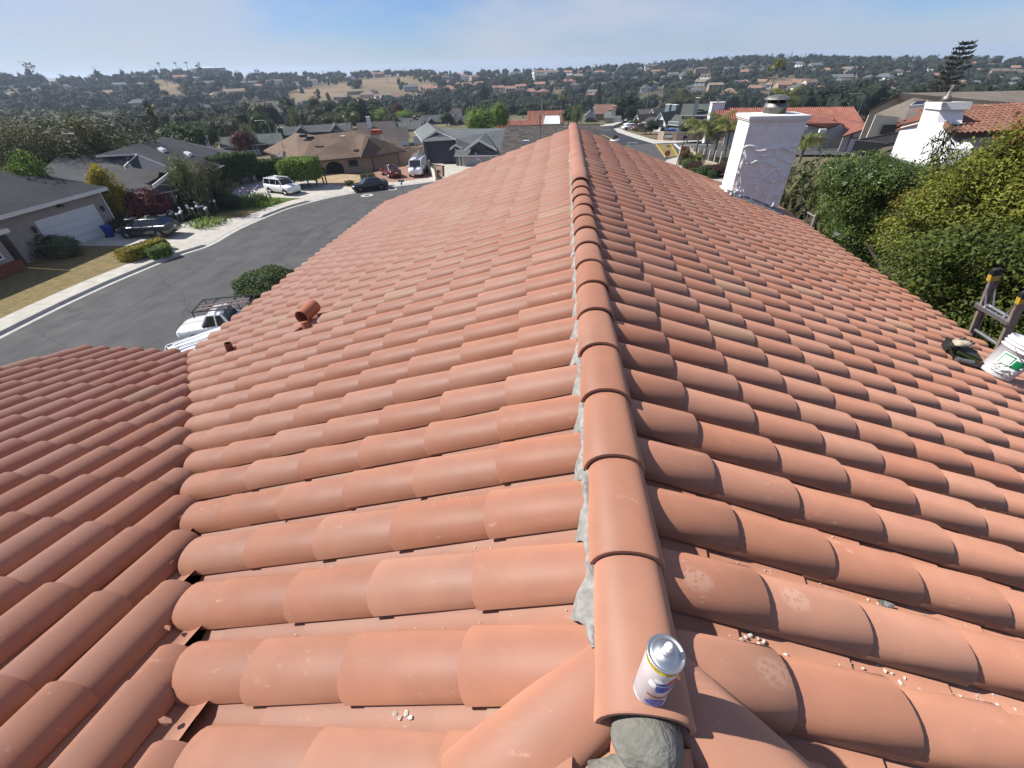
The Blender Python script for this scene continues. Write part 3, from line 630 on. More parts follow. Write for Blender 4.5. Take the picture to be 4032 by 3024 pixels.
M_glass=mat('window_glass',(0.025,0.03,0.036),.08,spec=.6); M_gdoor=mat('white_garage_door',(0.52,0.53,0.56),.6,col2=(0.56,0.57,0.60),scale=1)
M_gtan=mat('tan_garage_door',(0.24,0.185,0.14),.7); M_glil=mat('grey_garage_door',(0.34,0.34,0.36),.7); M_slate=mat('slate_door',(0.06,0.066,0.082),.75,col2=(0.068,0.075,0.092),scale=1)
M_dark=mat('dark_recess',(0.012,0.012,0.013),.9); M_brick=mat('red_brick',(0.19,0.06,0.04),.95,col2=(0.13,0.045,0.035),scale=8)
M_wood=mat('weathered_wood',(0.085,0.062,0.05),.95,col2=(0.13,0.10,0.08),scale=5,bump=.3); M_sky=mat('skylight_dome',(0.72,0.74,0.76),.25,spec=.6)
def faceM(face,x,y,z):
    r={'-y':((1,0,0),(0,-1,0)),'+y':((-1,0,0),(0,1,0)),'+x':((0,1,0),(1,0,0)),'-x':((0,-1,0),(-1,0,0))}[face]
    ux,n=r; return Matrix([[ux[0],n[0],0,x],[ux[1],n[1],0,y],[0,0,1,z],[0,0,0,1]])   # local x right, y outward, z up
def facet_add(b,pts,t=.16,mat=0,rim=1,down=Vector((0,0,-1))):
    n=len(pts); pts=[Vector(p) for p in pts]; c=sum(pts,Vector())/n
    nn=Vector()
    for i in range(n): nn+=(pts[i]-c).cross(pts[(i+1)%n]-c)
    if nn.z<0: pts=pts[::-1]
    lo=[p+down*t for p in pts]; b.add(pts,[tuple(range(n))],mat); b.add(lo,[tuple(range(n))[::-1]],mat)
    for i in range(n):
        j=(i+1)%n; b.add([pts[i],lo[i],lo[j],pts[j]],[(0,1,2,3)],rim)
class House:
    def __init__(s,name,label,cat,loc,rz,wall,roof,trim,group=None): s.t=thing(name,label,cat,loc,rz,group); s.wm,s.rm,s.tm=wall,roof,trim
    def part(s,name,b,m,parent=None): return b.build(name,m,parent or s.t)
    def block(s,x0,x1,y0,y1,h,rise,axis='x',kind='gable',oh=.45,z0=0,wall=None,roof=None,t=.16):
        if axis=='y': X0,X1,Y0,Y1=y0,y1,-x1,-x0; Mx=Matrix.Rotation(R(90),4,'Z')      # local x' = y, y' = -x
        else: X0,X1,Y0,Y1=x0,x1,y0,y1; Mx=Matrix.Identity(4)
        hw=(Y1-Y0)/2; yc=(Y0+Y1)/2; sl=rise/hw; w=MB(); zr=z0+h+rise; ze=z0+h-oh*sl
        w.boxz(X0,X1,Y0,Y1,z0,z0+h-.02,0,Mx)
        f=MB()
        if kind=='gable':
            for X in (X0,X1): w.add([(X,Y0,z0+h-.02),(X,Y1,z0+h-.02),(X,yc,zr-.05)],[(0,1,2)],0,False,Mx)
            a,c=X0-oh,X1+oh
            for sg in (-1,1):
                ye=yc+sg*(hw+oh); facet_add(f,[Mx@Vector(p) for p in ((a,yc,zr),(c,yc,zr),(c,ye,ze),(a,ye,ze))],t)
        elif kind=='hip':
            hi=min(hw,(X1-X0)/2-.01); a,c=X0+hi,X1-hi; q0,q1,e0,e1=X0-oh,X1+oh,Y0-oh,Y1+oh
            for pts in (((a,yc,zr),(c,yc,zr),(q1,e0,ze),(q0,e0,ze)),((a,yc,zr),(c,yc,zr),(q1,e1,ze),(q0,e1,ze)),((a,yc,zr),(q0,e0,ze),(q0,e1,ze)),((c,yc,zr),(q1,e0,ze),(q1,e1,ze))): facet_add(f,[Mx@Vector(p) for p in pts],t)
        if h>.05: s.part('wall',w,[wall or s.wm])
        return s.part('roof',f,[roof or s.rm,s.tm])
    def facets(s,polys,t=.16,roof=None,name='roof'):
        f=MB()
        for p in polys: facet_add(f,[s.inv(q) for q in p],t)
        return s.part(name,f,[roof or s.rm,s.tm])
    def inv(s,q): return Vector(q)-s.t.location
    def wallpoly(s,pts,m=None,name='wall',parent=None,th=.12):
        b=MB(); pts=[s.inv(p) for p in pts]; n=len(pts); c=sum(pts,Vector())/n; nn=(pts[1]-pts[0]).cross(pts[2]-pts[0]).normalized()
        eye=Vector((0,0,CZ))-s.t.location
        if nn.dot(eye-c)<0: nn=-nn
        lo=[p-nn*th for p in pts]; b.add(pts+lo,[tuple(range(n)),tuple(range(n,2*n))[::-1]]+[(i,(i+1)%n,n+(i+1)%n,n+i) for i in range(n)]); return b.build(name,m or s.wm,parent or s.t)
    def window(s,face,x,y,z,w,h,frame=None,mullion=1,M=None,fw=.09):
        M=(M@faceM('-y',0,0,0) if M is not None else faceM(face,x,y,z)); b=MB()
        for c,d in (((0,.03,h/2),(w+2*fw,.07,fw)),((0,.03,-h/2),(w+2*fw,.07,fw)),((-w/2-fw/2,.03,0),(fw,.07,h-fw)),((w/2+fw/2,.03,0),(fw,.07,h-fw))): b.box(c,d,0,M)
        for k in range(mullion): b.box((-w/2+w*(k+1)/(mullion+1),.02,0),(.05,.05,h-fw),0,M)
        fo=s.part('window',b,[frame or s.tm]); g=MB(); g.box((0,.005,0),(w,.02,h-.001),0,M); s.part('pane',g,[M_glass],fo); return fo
    def door(s,face,x,y,z,w,h,m,name='garage_door',rows=4,M=None,frame=None):
        M=(M@faceM('-y',0,0,0) if M is not None else faceM(face,x,y,z)); fo=None
        b=MB(); b.box((-w/2-.06,.03,h/2),(.12,.08,h),0,M); b.box((w/2+.06,.03,h/2),(.12,.08,h),0,M); b.box((0,.03,h+.06),(w+.24,.08,.12),0,M); fo=s.part(name,b,[frame or s.tm])
        for k in range(rows): 
            g=MB(); hh=h/rows; g.box((0,.012,hh*(k+.5)),(w-.002,.03,hh-.02),0,M); s.part('door_panel',g,[m],fo)
        return fo
    def chimney(s,x,y,z0,z1,w,d,m,cap=None,roof=None,pot=True):
        b=MB(); b.boxz(x-w/2,x+w/2,y-d/2,y+d/2,z0,z1); c=s.part('chimney',b,[m])
        b=MB(); b.boxz(x-w/2-.08,x+w/2+.08,y-d/2-.08,y+d/2+.08,z1,z1+.14); s.part('chimney_cap',b,[cap or s.tm],c)
        if pot: b=MB(); b.lathe([(0,0),(.16,0),(.16,.28),(.24,.30),(.24,.36),(0,.40)],12,(x,y,z1+.14)); s.part('flue',b,[M_galv],c)
        return c
    def vent(s,x,y,z,kind=0,m=None):
        b=MB()
        if kind==0: b.tube((x,y,z-.2),(x,y,z+.45),.05,.05,8); b.tube((x,y,z+.40),(x,y,z+.5),.09,.07,8)
        else: b.boxz(x-.3,x+.3,y-.25,y+.25,z-.1,z+.22); b.boxz(x-.36,x+.36,y-.3,y+.3,z+.22,z+.27)
        return s.part('roof_vent',b,[m or M_galv])
    def skylight(s,pts,m=None):
        b=MB(); ps=[s.inv(p) for p in pts]; facet_add(b,[p+Vector((0,0,.18)) for p in ps],.25,0,0); k=s.part('skylight',b,[M_trim2])
        c=sum(ps,Vector())/4; b=MB(); facet_add(b,[c+(p-c)*.82+Vector((0,0,.23)) for p in ps],.045,0,0); s.part('dome',b,[m or M_sky],k)
PX=lambda x,y,X:(lambda d:Vector((X,d[1]*X/d[0],d[2]*X/d[0]+CZ)))(ray(x,y))
PY=lambda x,y,Y:at_y(x,y,Y)
def on_plane(a,b,c):                       # pixel -> point on the roof plane through three points
    n=(b-a).cross(c-a)
    def f(x,y,o=0.0):
        d=Vector(ray(x,y)); e=Vector((0,0,CZ)); t=(a-e).dot(n)/d.dot(n); return e+d*t+Vector((0,0,o))
    return f
def board(b,a,c,w=.28,th=.06,out=Vector((1,0,0)),mat=0):         # a rake board between two points
    a,c=Vector(a),Vector(c); dn=Vector((0,0,-w)); o=out.normalized()*th
    b.add([a,c,c+dn,a+dn,a+o,c+o,c+dn+o,a+dn+o],[(0,1,2,3),(4,7,6,5),(0,4,5,1),(3,2,6,7),(0,3,7,4),(1,5,6,2)],mat)
# --- house with the white garage door, lower left
A=House('garage_house','low lilac-grey house with wide white garage door and dark roof at the left edge','house',(-43.3,0,.5),R(90),W_lilac,S_dark,M_trim2)
A.block(29.6,38.6,0,12,4.05,2.5,'x','hip',.6,t=.3); A.block(17,28.3,-1.0,11,3.3,2.2,'x','hip',.6,t=.3)
A.door('-y',34.75,0,0,5.3,2.55,M_gdoor)
for x in (31.55,38.05):
    b=MB(); b.tube((x,-.18,1.9),(x,-.18,2.3),.10,.13,8); b.tube((x,-.18,2.3),(x,-.18,2.42),.15,.03,8); b.tube((x,0,2.2),(x,-.18,2.35),.03,.03,6); A.part('wall_lamp',b,[M_dktrim])
b=MB(); b.box((34.5,-.12,3.35),(.22,.2,.14)); b.tube((34.4,-.15,3.3),(34.3,-.3,3.2),.06,.08,8); b.tube((34.6,-.15,3.3),(34.75,-.3,3.2),.06,.08,8); A.part('floodlight',b,[M_dktrim])
A.window('-y',27.0,-1.0,1.9,1.3,1.5,M_trimw,1); A.window('-y',24.6,-1.0,1.9,1.3,1.5,M_trimw,1)
b=MB(); b.boxz(17,28.6,-1.18,-1.0,0,.8); A.part('brick_base',b,[M_brick])
b=MB(); b.boxz(38.63,38.73,-.1,0,0,3.6); A.part('downpipe',b,[M_trim2])
# --- big dark grey house with two gables
B=House('gabled_house','large dark grey house with two white-edged gables, two skylights and shingle roof','house',(-45,48,.4),0,W_grey,S_grey,M_trim2)
q1=on_plane(PX(607,765,-41.2),PX(240,605,-55),PX(500,612,-51)); q2=on_plane(PX(536,604,-45.3),PX(640,537,-53),PX(958,617,-47))
B.facets([[q1(*p) for p in ((607,765),(545,757),(150,682),(240,605),(420,607),(505,612),(490,652),(695,664),(600,728))]],.14)
B.facets([[q2(*p) for p in ((375,612),(640,537),(905,605),(958,617),(800,682),(766,697),(536,604))]],.16,S_dark)
B.facets([[PX(602,727,-41.6),PX(607,765,-41.15),PX(752,733,-41.0),PX(748,722,-41.5)],[PX(640,537,-53),PX(720,560,-60),PX(985,606,-52),PX(900,600,-50.2)],[PX(870,600,-49.5),PX(975,607,-47.8),PX(958,618,-46.9),PX(905,612,-48)]],.12)
gk=q2(536,606); gl_=PX(487,653,gk.x); gr_=q2(766,697); B.wallpoly([gk-Vector((0,0,.1)),gl_,q1(690,664),gr_-Vector((0,0,.1))],W_navy,'gable_wall'); B.wallpoly([PX(692,660,-41.05),PX(603,728,-41.05),PX(790,706,-41.05)],W_grey,'gable_wall')
b=MB(); o_=Vector((1,-.3,0))
for a,c in ((gk,gl_),(gk,gr_),(PX(692,656,-40.9),PX(598,728,-40.9)),(PX(692,656,-40.9),PX(790,702,-40.9))): board(b,B.inv(a),B.inv(c),.34,.12,o_)
B.part('bargeboard',b,[M_trim2])
b=MB(); b.boxz(-9,3.2,-5.3,3.5,0,2.35); b.boxz(-10,-1.6,3.5,17.5,0,2.2); B.part('wall',b,[W_grey])
for i,(y0,y1) in enumerate(((-3.1,-2.85),(-.95,-.7))): b=MB(); b.boxz(3.2,3.32,y0,y1,0,2.33); B.part('trim_post',b,[M_trim2])
B.window('+x',3.22,-1.85,1.25,1.2,1.45,M_dktrim,1)
B.window('+x',-1.58,8.5,1.3,1.4,1.2,M_trim2,1)
p=B.inv(PX(330,603,-56)); B.chimney(p.x,p.y,p.z-1.5,p.z+1.9,2.0,1.1,W_bwhite,pot=False)
p=B.inv(PX(805,560,-57)); B.chimney(p.x,p.y,p.z-1,p.z+.7,1.0,.9,W_bwhite)
for px in (((622,592),(638,587),(660,596),(643,602)),((725,606),(740,603),(760,612),(746,618))): B.skylight([q2(x,y,.05) for x,y in px])
for x,y,X in ((280,618,-52),(460,620,-50)):
    p=B.inv(q1(x,y)); b=MB(); b.boxz(p.x-.3,p.x+.3,p.y-.6,p.y+.6,p.z-.1,p.z+.35); B.part('roof_vent',b,[M_dktrim])
for x,y,X in ((422,618,-51),(615,563,-52)): p=B.inv((q1 if x<500 else q2)(x,y)); B.vent(p.x,p.y,p.z+.2,0,M_dktrim)
# --- brown hip-roofed house
H=House('brown_roof_house','tan house with brown hip roof, arched entry and garage behind the red car','house',(-30,68,.1),0,W_tan,S_brown,mat('brown_fascia',(0.11,0.08,0.065),.8))
ze=2.15; Z=lambda x,y,z=ze: at_z(x,y,z)
e0,e1,e2,e3=Z(1036,593),Z(1178,640),Z(1417,617),Z(1599,591); r0,r1,r2=PY(1166,523,75),PY(1238,532,74),PY(1385,515,75)
H.facets([[e1,e2,PY(1438,533,72),r2,r1],[PY(1454,537,72),e3,Z(1419,620)]],.2); H.facets([[e0,r0,r1,e1]],.2,shingle('sunlit_brown_shingle',(0.13,0.092,0.07),(0.17,0.122,0.093)))  # hip end gets a lighter shingle copy, its sunlight put into the colour
H.facets([[e2,Z(1419,621),PY(1455,537,71.6),PY(1438,533,71.6)]],.2); H.facets([[r0,e0,Vector((-47,84,ze)),Vector((-30,86,ze)),e3,r2]],.2)
bw=lambda x,y,z=.1: at_z(x,y,z)
c1=Vector((e1.x+.6,e1.y+.7,0)); c2=Vector((e2.x+.25,e2.y+.5,0)); c3=Vector((e3.x-.6,e3.y+.5,0)); c0=Vector((e0.x+.7,e0.y+.3,0))
def wq(a,c,m=None): return H.wallpoly([Vector((a.x,a.y,0)),Vector((c.x,c.y,0)),Vector((c.x,c.y,ze-.05)),Vector((a.x,a.y,ze-.05))],m)
wq(c0,c1); wq(c1,c2); wq(c2,c3); wq(c3,Vector((-22,80,0)))
def onwall(a,c,t,z,off=.02):
    d=(c-a); n=Vector((d.y,-d.x,0)).normalized(); n=n if n.dot(Vector((0,-1,0)))>0 else -n
    p=a+d*t+n*off; ang=math.atan2(d.y,d.x); return Matrix.Translation(p-H.t.location+Vector((0,0,z)))@Matrix.Rotation(ang,4,'Z')
fm=onwall(c2,c3,.52,.02,.02); H.door('-y',0,0,0,4.6,1.75,M_gtan,rows=4,M=fm)
for t,w,h in ((.20,.75,1.3),(.46,1.25,1.75)):
    M=onwall(c1,c2,t,.05,.03); b=MB(); n=10; poly=[(-w,0),(w,0)]+[(w*math.cos(math.pi*i/n),h-w*.7+w*.7*math.sin(math.pi*i/n)) for i in range(n+1)]
    b.add([(x,-.02,z) for x,z in poly]+[(x,.05,z) for x,z in poly],[tuple(range(len(poly))),tuple(range(len(poly),2*len(poly)))[::-1]]+[(i,(i+1)%len(poly),len(poly)+(i+1)%len(poly),len(poly)+i) for i in range(len(poly))],0,False,M); H.part('arched_entry',b,[M_dark])  # flat dark panel: shade inside the arched opening put into the colour
H.window('-y',0,0,0,1.15,.8,M_dktrim,0,M=onwall(c1,c2,.80,1.35,.02))
for x,y in ((1.0,.0),): pass
cp=H.inv(PY(1490,560,76)); H.chimney(cp.x,cp.y,cp.z-1.5,cp.z+1.15,1.5,1.3,W_cream,mat('terracotta_cap',(0.34,0.09,0.045),.8),pot=False)
b=MB(); b.boxz(cp.x-.7,cp.x+.7,cp.y-.6,cp.y+.6,cp.z+1.29,cp.z+1.75); o=H.part('chimney_pot',b,[mat('terracotta_cap',(0.34,0.09,0.045))])
for x,y,Y in ((1195,537,73.5),(1222,545,72)): qh=on_plane(e0,r0,e1); p=H.inv(qh(x,y)); b=MB(); b.boxz(p.x-.5,p.x+.5,p.y-.3,p.y+.3,p.z-.1,p.z+.25); H.part('roof_vent',b,[M_dktrim])
p=H.inv(PY(1350,543,70)); H.vent(p.x,p.y,p.z,1,W_cream)
p=H.inv(PY(1115,578,72)); H.vent(p.x,p.y,p.z,0)
for i,(x,y) in enumerate(((1103,617),(1124,613))):
    p=at_z(x,y,3.0); d=thing('satellite_dish',['grey satellite dish on the near corner eave of the brown roof','black satellite dish on the brown roof just right of the grey dish'][i],'satellite dish',p); q=Vector((-.6,-.7,.35)).to_track_quat('Z','Y').to_matrix().to_4x4()
    b=MB(); b.lathe([(0,.0),(.3,.04),(.55,.14),(.62,.19),(.55,.16),(.3,.06),(0,.02)],18,(0,0,0),0,True,q); b.build('dish',[W_grey,M_dktrim][i],d)
    b=MB(); b.tube((0,0,0),(.15,.2,-1.0),.05,.05,6); b.tube((0,0,-.1),tuple(q@Vector((0,-.4,.6))),.03,.03,6); b.tube(tuple(q@Vector((0,-.4,.55))),tuple(q@Vector((0,-.4,.72))),.07,.07,8); b.build('bracket',M_dktrim,d)
# --- slate-blue house with tall garage
Jh=House('slate_blue_house','slate-blue house with tall camper garage, small white-edged gables and grey-green roof','house',(-17,74,0),0,W_blue,S_blue,M_trim2)
y1,y2=74.0,72.0
Jh.facets([[PY(1630,516,82),PY(1683,481,80),PY(1717,512,74.6),PY(1661,554,73.4)]],.16,shingle('sunlit_grey_shingle',(0.13,0.142,0.145),(0.155,0.168,0.168)))  # lighter copy of the roof shingle: sun on this slope put into the colour
Jh.facets([[PY(1661,554,73.4),PY(1792,546,73.4),PY(1756,528,74.6),PY(1690,531,74.6)]],.16)
Jh.facets([[PY(1683,481,80),PY(1735,507,81.5),PY(2002,505,82),PY(1992,600,71.4),PY(1975,611,71.2),PY(1788,612,71.2),PY(1800,580,73),PY(1794,546,73.3),PY(1717,512,74.6)]],.16)
Jh.facets([[PY(1886,549,71.3),PY(1913,523,77),PY(1955,586,71.3)],[PY(1886,549,71.3),PY(1913,523,77),PY(1826,588,71.3)],[PY(1791,568,72.6),PY(1800,562,75),PY(1820,580,72.6)],[PY(1791,568,72.6),PY(1800,562,75),PY(1772,582,72.6)]],.1)
Jh.wallpoly([PY(1717,514,74.3),PY(1692,532,74.3),PY(1754,529,74.3)],W_navy,'gable_wall'); Jh.wallpoly([PY(1886,552,71.5),PY(1832,587,71.5),PY(1950,584,71.5)],W_navy,'gable_wall'); Jh.wallpoly([PY(1791,571,72.8),PY(1775,583,72.8),PY(1816,581,72.8)],W_navy,'gable_wall')
b=MB(); o_=Vector((0,-1,0))
for a,c,Y in (((1717,512),(1688,534),74.2),((1717,512),(1758,531),74.2),((1886,549),(1826,590),71.3),((1886,549),(1956,587),71.3),((1791,568),(1771,585),72.6),((1791,568),(1822,582),72.6)): board(b,Jh.inv(PY(*a,Y)),Jh.inv(PY(*c,Y)),.28,.08,o_)
Jh.part('bargeboard',b,[M_trim2])
Jh.wallpoly([Vector((-21.7,74,0)),Vector((-16.4,74,0)),Vector((-16.4,74,3.6)),Vector((-21.7,74,3.5))]); Jh.wallpoly([Vector((-21.7,74,0)),Vector((-22.4,84,0)),Vector((-22.4,84,4.2)),Vector((-22.1,80,5.1)),Vector((-21.7,74,3.5))],W_white)  # side wall in white siding: the sunlight on it is put into the colour
Jh.wallpoly([Vector((-16.4,72.6,0)),Vector((-14.9,72.6,0)),Vector((-14.9,72.6,2.5)),Vector((-16.4,72.6,2.5))]); Jh.wallpoly([Vector((-16.3,72,0)),Vector((-6,72,0)),Vector((-6,72,1.85)),Vector((-16.3,72,1.85))],W_grey)
Jh.door('-y',-2.2,.0,.05,3.6,3.3,M_slate,rows=8,frame=W_navy,M=None)
Jh.door('-y',4.0,-2.02,.02,4.3,1.55,M_glil,rows=4)
b=MB(); b.boxz(1.25,1.38,-2.1,-2.0,0,1.8); b.boxz(.62,.72,-1.5,-1.4,0,2.5); Jh.part('downpipe',b,[M_trim2])
for dx in (-.55,-.35): pass
Jh.window('-x',-4.95,4.5,1.8,.6,1.4,M_dktrim,0); Jh.window('-x',-5.15,7,1.8,.6,1.4,M_dktrim,0)
qj=on_plane(PY(1735,507,81.5),PY(2002,505,82),PY(1975,611,71.2)); Jh.skylight([qj(x,y,.05) for x,y in ((1803,548),(1806,532),(1822,531),(1819,547))])
p=Jh.inv(qj(1942,547)); Jh.vent(p.x,p.y,p.z,0,M_dktrim)
# --- dark shingled neighbour just past the ridge
Kh=House('shingled_neighbour_house','dark brown-grey shingled roof directly beyond the far end of the tiled ridge','house',(-1.8,62,0),0,W_beige,shingle('thick_dark_shingle',(0.062,0.054,0.05),(0.085,0.075,0.068),.45),M_dktrim)
hl=PY(1999,496,62); hr=PY(2326,488,62); 
q=lambda v,y,z: Vector((v.x,y,z))
zr=hl.z; zr2=hr.z; sl=.30
# shingle courses as overlapping strips with staggered tabs
b=MB(); rk=random.Random(3); x0,x1=-7.0,4.4; rows_=38; ln=.27
for i in range(rows_):
    yT=62-i*ln; zt=zr-(62-yT)*sl; xx=x0-(i%2)*.22-rk.random()*.1
    while xx<x1:
        w=rk.choice((.3,.42,.5,.62)); th=rk.choice((.012,.02,.03))
        b.add([(xx,yT+.1,zt+.03),(xx+w-.015,yT+.1,zt+.03),(xx+w-.015,yT-ln,zt-ln*sl+th+.02),(xx,yT-ln,zt-ln*sl+th+.02),(xx+w-.015,yT-ln,zt-ln*sl-.01),(xx,yT-ln,zt-ln*sl-.01)],[(0,3,2,1),(3,5,4,2)],0,False,Matrix.Translation((1.8,-62,0)),rk.random()); xx+=w
o=b.build('shingles',[mat('thick_shingle_tab',(0.055,0.048,0.045),.95,col2=(0.075,0.066,0.06),scale=2,tint=((0.11,0.097,0.088),'attr'))],Kh.t); o['kind']='stuff'
Kh.facets([[Vector((x0,62.1,zr)),Vector((x1,62.1,zr)),Vector((x1,62-rows_*ln,zr-rows_*ln*sl)),Vector((x0,62-rows_*ln,zr-rows_*ln*sl))],[Vector((x0,62.1,zr)),Vector((x1,62.1,zr)),Vector((x1,70,zr-2.4)),Vector((x0,70,zr-2.4))]],.1)
b=MB(); b.boxz(x0+1.8,x1+1.8,-.12,.12,zr-.02,zr+.05); Kh.part('ridge_cap',b,[S_dkb])
b=MB(); b.boxz(x0+2.2,x1+1.4,-9.6,7.5,-.1,3.6); Kh.part('wall',b,[W_beige])
p=Kh.inv(PY(2071,563,55.5)); Kh.vent(p.x,p.y,p.z,1,W_bwhite)
p=Kh.inv(PY(2126,541,57)); b=MB(); b.tube((p.x,p.y,p.z-.3),(p.x,p.y,p.z+2.3),.07,.07,8); b.tube((p.x,p.y,p.z+2.3),(p.x,p.y,p.z+2.4),.1,.06,8); Kh.part('vent_pipe',b,[M_galv])
b=MB()
for i in range(26): x=rk.uniform(.6,4.0); y=-rk.uniform(.15,.8); b.box((x,y,zr+y*sl+.07),(rk.uniform(.03,.14),rk.uniform(.05,.25),.012))
o=Kh.part('bird_droppings',b,[M_wht]); o['kind']='stuff'
# flag on the slate-blue house
fp=thing('wall_flag','purple and white flag on a slanted pole by the grey garage door','flag',PY(1897,642,70)); b=MB(); b.tube((0,0,0),(-.75,-.5,1.35),.03,.025,6); b.lump((-.75,-.5,1.4),(.06,.06,.06),1,.0,0,1); b.build('pole',M_trim2,fp)
b=MB(); n=8; vs=[]
for i in range(n+1):
    for j in range(5):
        t=i/n; s=j/4; vs.append((-.70+.62*t+.05*math.sin(j*2),-.47+.4*t+.07*math.sin(i*1.1+j),1.27-1.15*t-s*(1.1-.55*t)*(.55 if i else .8)))
b.add(vs,[(i*5+j,i*5+j+1,(i+1)*5+j+1,(i+1)*5+j) for i in range(n) for j in range(4)],0,True); b.build('cloth',mat('flag_cloth',(0.30,0.27,0.45),.8,col2=(0.46,0.44,0.58),scale=3,lo=.45,hi=.55),fp)
# ------------------------------------------------------------------ houses further down the slope
def scale_at(P):
    x,y,d=project(P); x2,y2,_=project(P+Vector((0,0,1))); return d/F_PX, math.hypot(x2-x,y2-y)
GM='grey-roofed houses down the slope'
def mid(label,base,Lpx,hpx,rpx,dep,wall,roof,trim=M_trim2,kind='gable',axis='x',drz=0,group=GM,oh=.4,name='house',P=None):
    P=P or PG(*base); r=math.hypot(P.x,P.y); mpp,vpp=scale_at(P); L=Lpx*mpp/1.05; h=hpx/vpp
    o=House(name,label,'house',P,-math.atan2(P.x,P.y)+drz,wall,roof,trim,group); o.m=mpp; o.v=1/vpp; o.L=L; o.h=h
    ze=P.z+h; hd=(dep/2 if axis=='x' else 0); rise=max(.9,rpx/vpp-max(0,(CZ-ze))*hd/r); o.rise=rise
    o.block(-L/2,L/2,0,dep,h,rise,axis,kind,oh); o.dep=dep; return o
def win(o,u,zpx,wpx,hpx,frame=None,mull=1,y=-.02): return o.window('-y',u*o.m,y,zpx*o.v,wpx*o.m,hpx*o.v,frame,mull,fw=.12)
D_=mid('dark-walled house with green-grey roof, three white windows and a white deck rail','house',0,0,0,0,0,0) if False else mid('dark-walled house with green-grey roof, white windows and white deck rail left of the brown roof',(1010,607),222,42,38,9,W_navy,S_green)
win(D_,-72,26,22,20); win(D_,-34,26,9,20,mull=0); win(D_,3,22,10,28,mull=0); win(D_,62,28,10,10,mull=0)
b=MB(); x0,x1=-45*D_.m,15*D_.m
for i in range(9): x=x0+(x1-x0)*i/8; b.boxz(x-.05,x+.05,-2.1,-2.0,-.3,1.0)
b.boxz(x0,x1,-2.12,-1.98,.95,1.05); b.boxz(x0,x1,-2.1,-2.0,.3,.36); D_.part('deck_rail',b,[M_trimw]); b=MB(); b.boxz(x0,x1,-2.1,0,-.35,-.2); D_.part('deck',b,[M_wood]); D_.vent(-.5,2.5,D_.h+1.0)
E_=mid('green-roofed dark house with a dark square chimney behind the light pole',(1132,552),112,24,30,8,W_navy,S_green); E_.chimney(-1.2,-.4,0,E_.h+1.7,1.4,.9,W_navy,M_trim2); E_.vent(2.2,2,E_.h+.9)
E2=mid('long low house with faded grey roof left of the green-roofed dark house',(1010,552),120,14,32,9,W_grey,S_dkb); E2.vent(1,2,E2.h+.9); E2.chimney(-3.2,3,E2.h,E2.h+2.2,1.2,.8,W_bwhite,pot=False)
F_=mid('slate-blue house with two gables and white-framed tall window behind the brown roof',(1285,560),205,44,28,9,W_blue,S_grey)
F_.block(-F_.L/2-.6,-F_.L/2+3.2,-1.0,6,F_.h,1.5,'y','gable',.4,wall=W_navy); F_.block(1.6,5.0,-.6,6,F_.h,1.5,'y','gable',.4,wall=W_blue)
F_.window('-y',-F_.L/2+1.2,-1.02,1.7,1.3,1.7,M_trimw,1); F_.window('-y',3.2,-.62,1.9,1.0,1.3,M_trim2,0); F_.vent(-2,2.4,F_.h+1)
F2=mid('pale teal-walled house behind the palm with plain grey roof',(1345,528),92,26,20,9,W_teal,S_grey); F2.vent(0,2,F2.h+.8); F2.vent(1.5,2.5,F2.h+.9)
H_=mid('dark-roofed house with tall white chimney and white gable end in the middle distance',(1488,524),148,16,30,9,W_white,S_dkb); H_.chimney(-2.2,1.2,H_.h,H_.h+3.3,1.3,1.0,W_white,M_trim2,pot=False); H_.vent(1,2,H_.h+1); H_.vent(2.2,2.5,H_.h+1.1)
I_=mid('long dark-roofed house with white gable end behind the beige chimney',(1492,580),250,34,42,10,W_white,S_dkb); win(I_,30,22,22,9,M_dktrim,0); I_.vent(0,2.5,I_.h+1); 
b=MB(); b.boxz(I_.L/2+1.2,I_.L/2+2.6,1.5,1.7,-.5,1.6); I_.part('bin_screen',b,[M_trimw])
spec=[((1598,517),120,12,26,S_green,'green-grey roof with three white roof vents just above the slate-blue house',3),((1618,495),95,10,22,S_grey,'smaller grey roof with a dark gable end above the vented green roof',1),((1725,487),110,12,24,S_grey,'grey roof with two small dark front gables left of the round green tree',0),
 ((1800,490),60,10,20,S_dark,'dark little gabled roof beside the round green tree',0),((1520,478),60,8,16,S_dkb,'small brown-grey roof among the bright green trees',0),((1450,470),100,8,18,S_grey,'low grey roof below the clipped green trees',0),((1780,462),70,14,22,S_dkb,'white-gabled house with dark roof under the far palms',0),
 ((1720,440),90,12,16,S_dkb,'far dark roof with pale chimneys at both ends',2),((1840,450),60,10,14,S_dkb,'far dark-roofed cottage left of the round green tree',0),((1090,468),70,8,14,shingle('pink_tile_roof',(0.23,0.13,0.095),(0.28,0.165,0.12)),'pink-tiled low house under the dark trees left of the drooping tree',0),
 ((1190,480),70,14,14,S_tan,'tan-roofed house right of the drooping yellow-green tree',0),((905,500),90,14,22,S_tan,'tan-roofed house with brown front gable left of the light pole',1),((870,520),130,16,24,S_grey,'wide grey house with pale panels beyond the gabled house',0),((500,485),150,18,14,W_bwhite,'white flat building seen through the trees on the left',0),((590,440),90,14,18,S_grey,'blue-grey roofed house on the left below the hill',0),
 ((1000,545),70,14,16,S_dkb,'dark red-brown roof beside the red shrub on the left',0),((1400,488),60,8,14,S_tan,'orange-brown small roof left of the white-chimney house',0)]
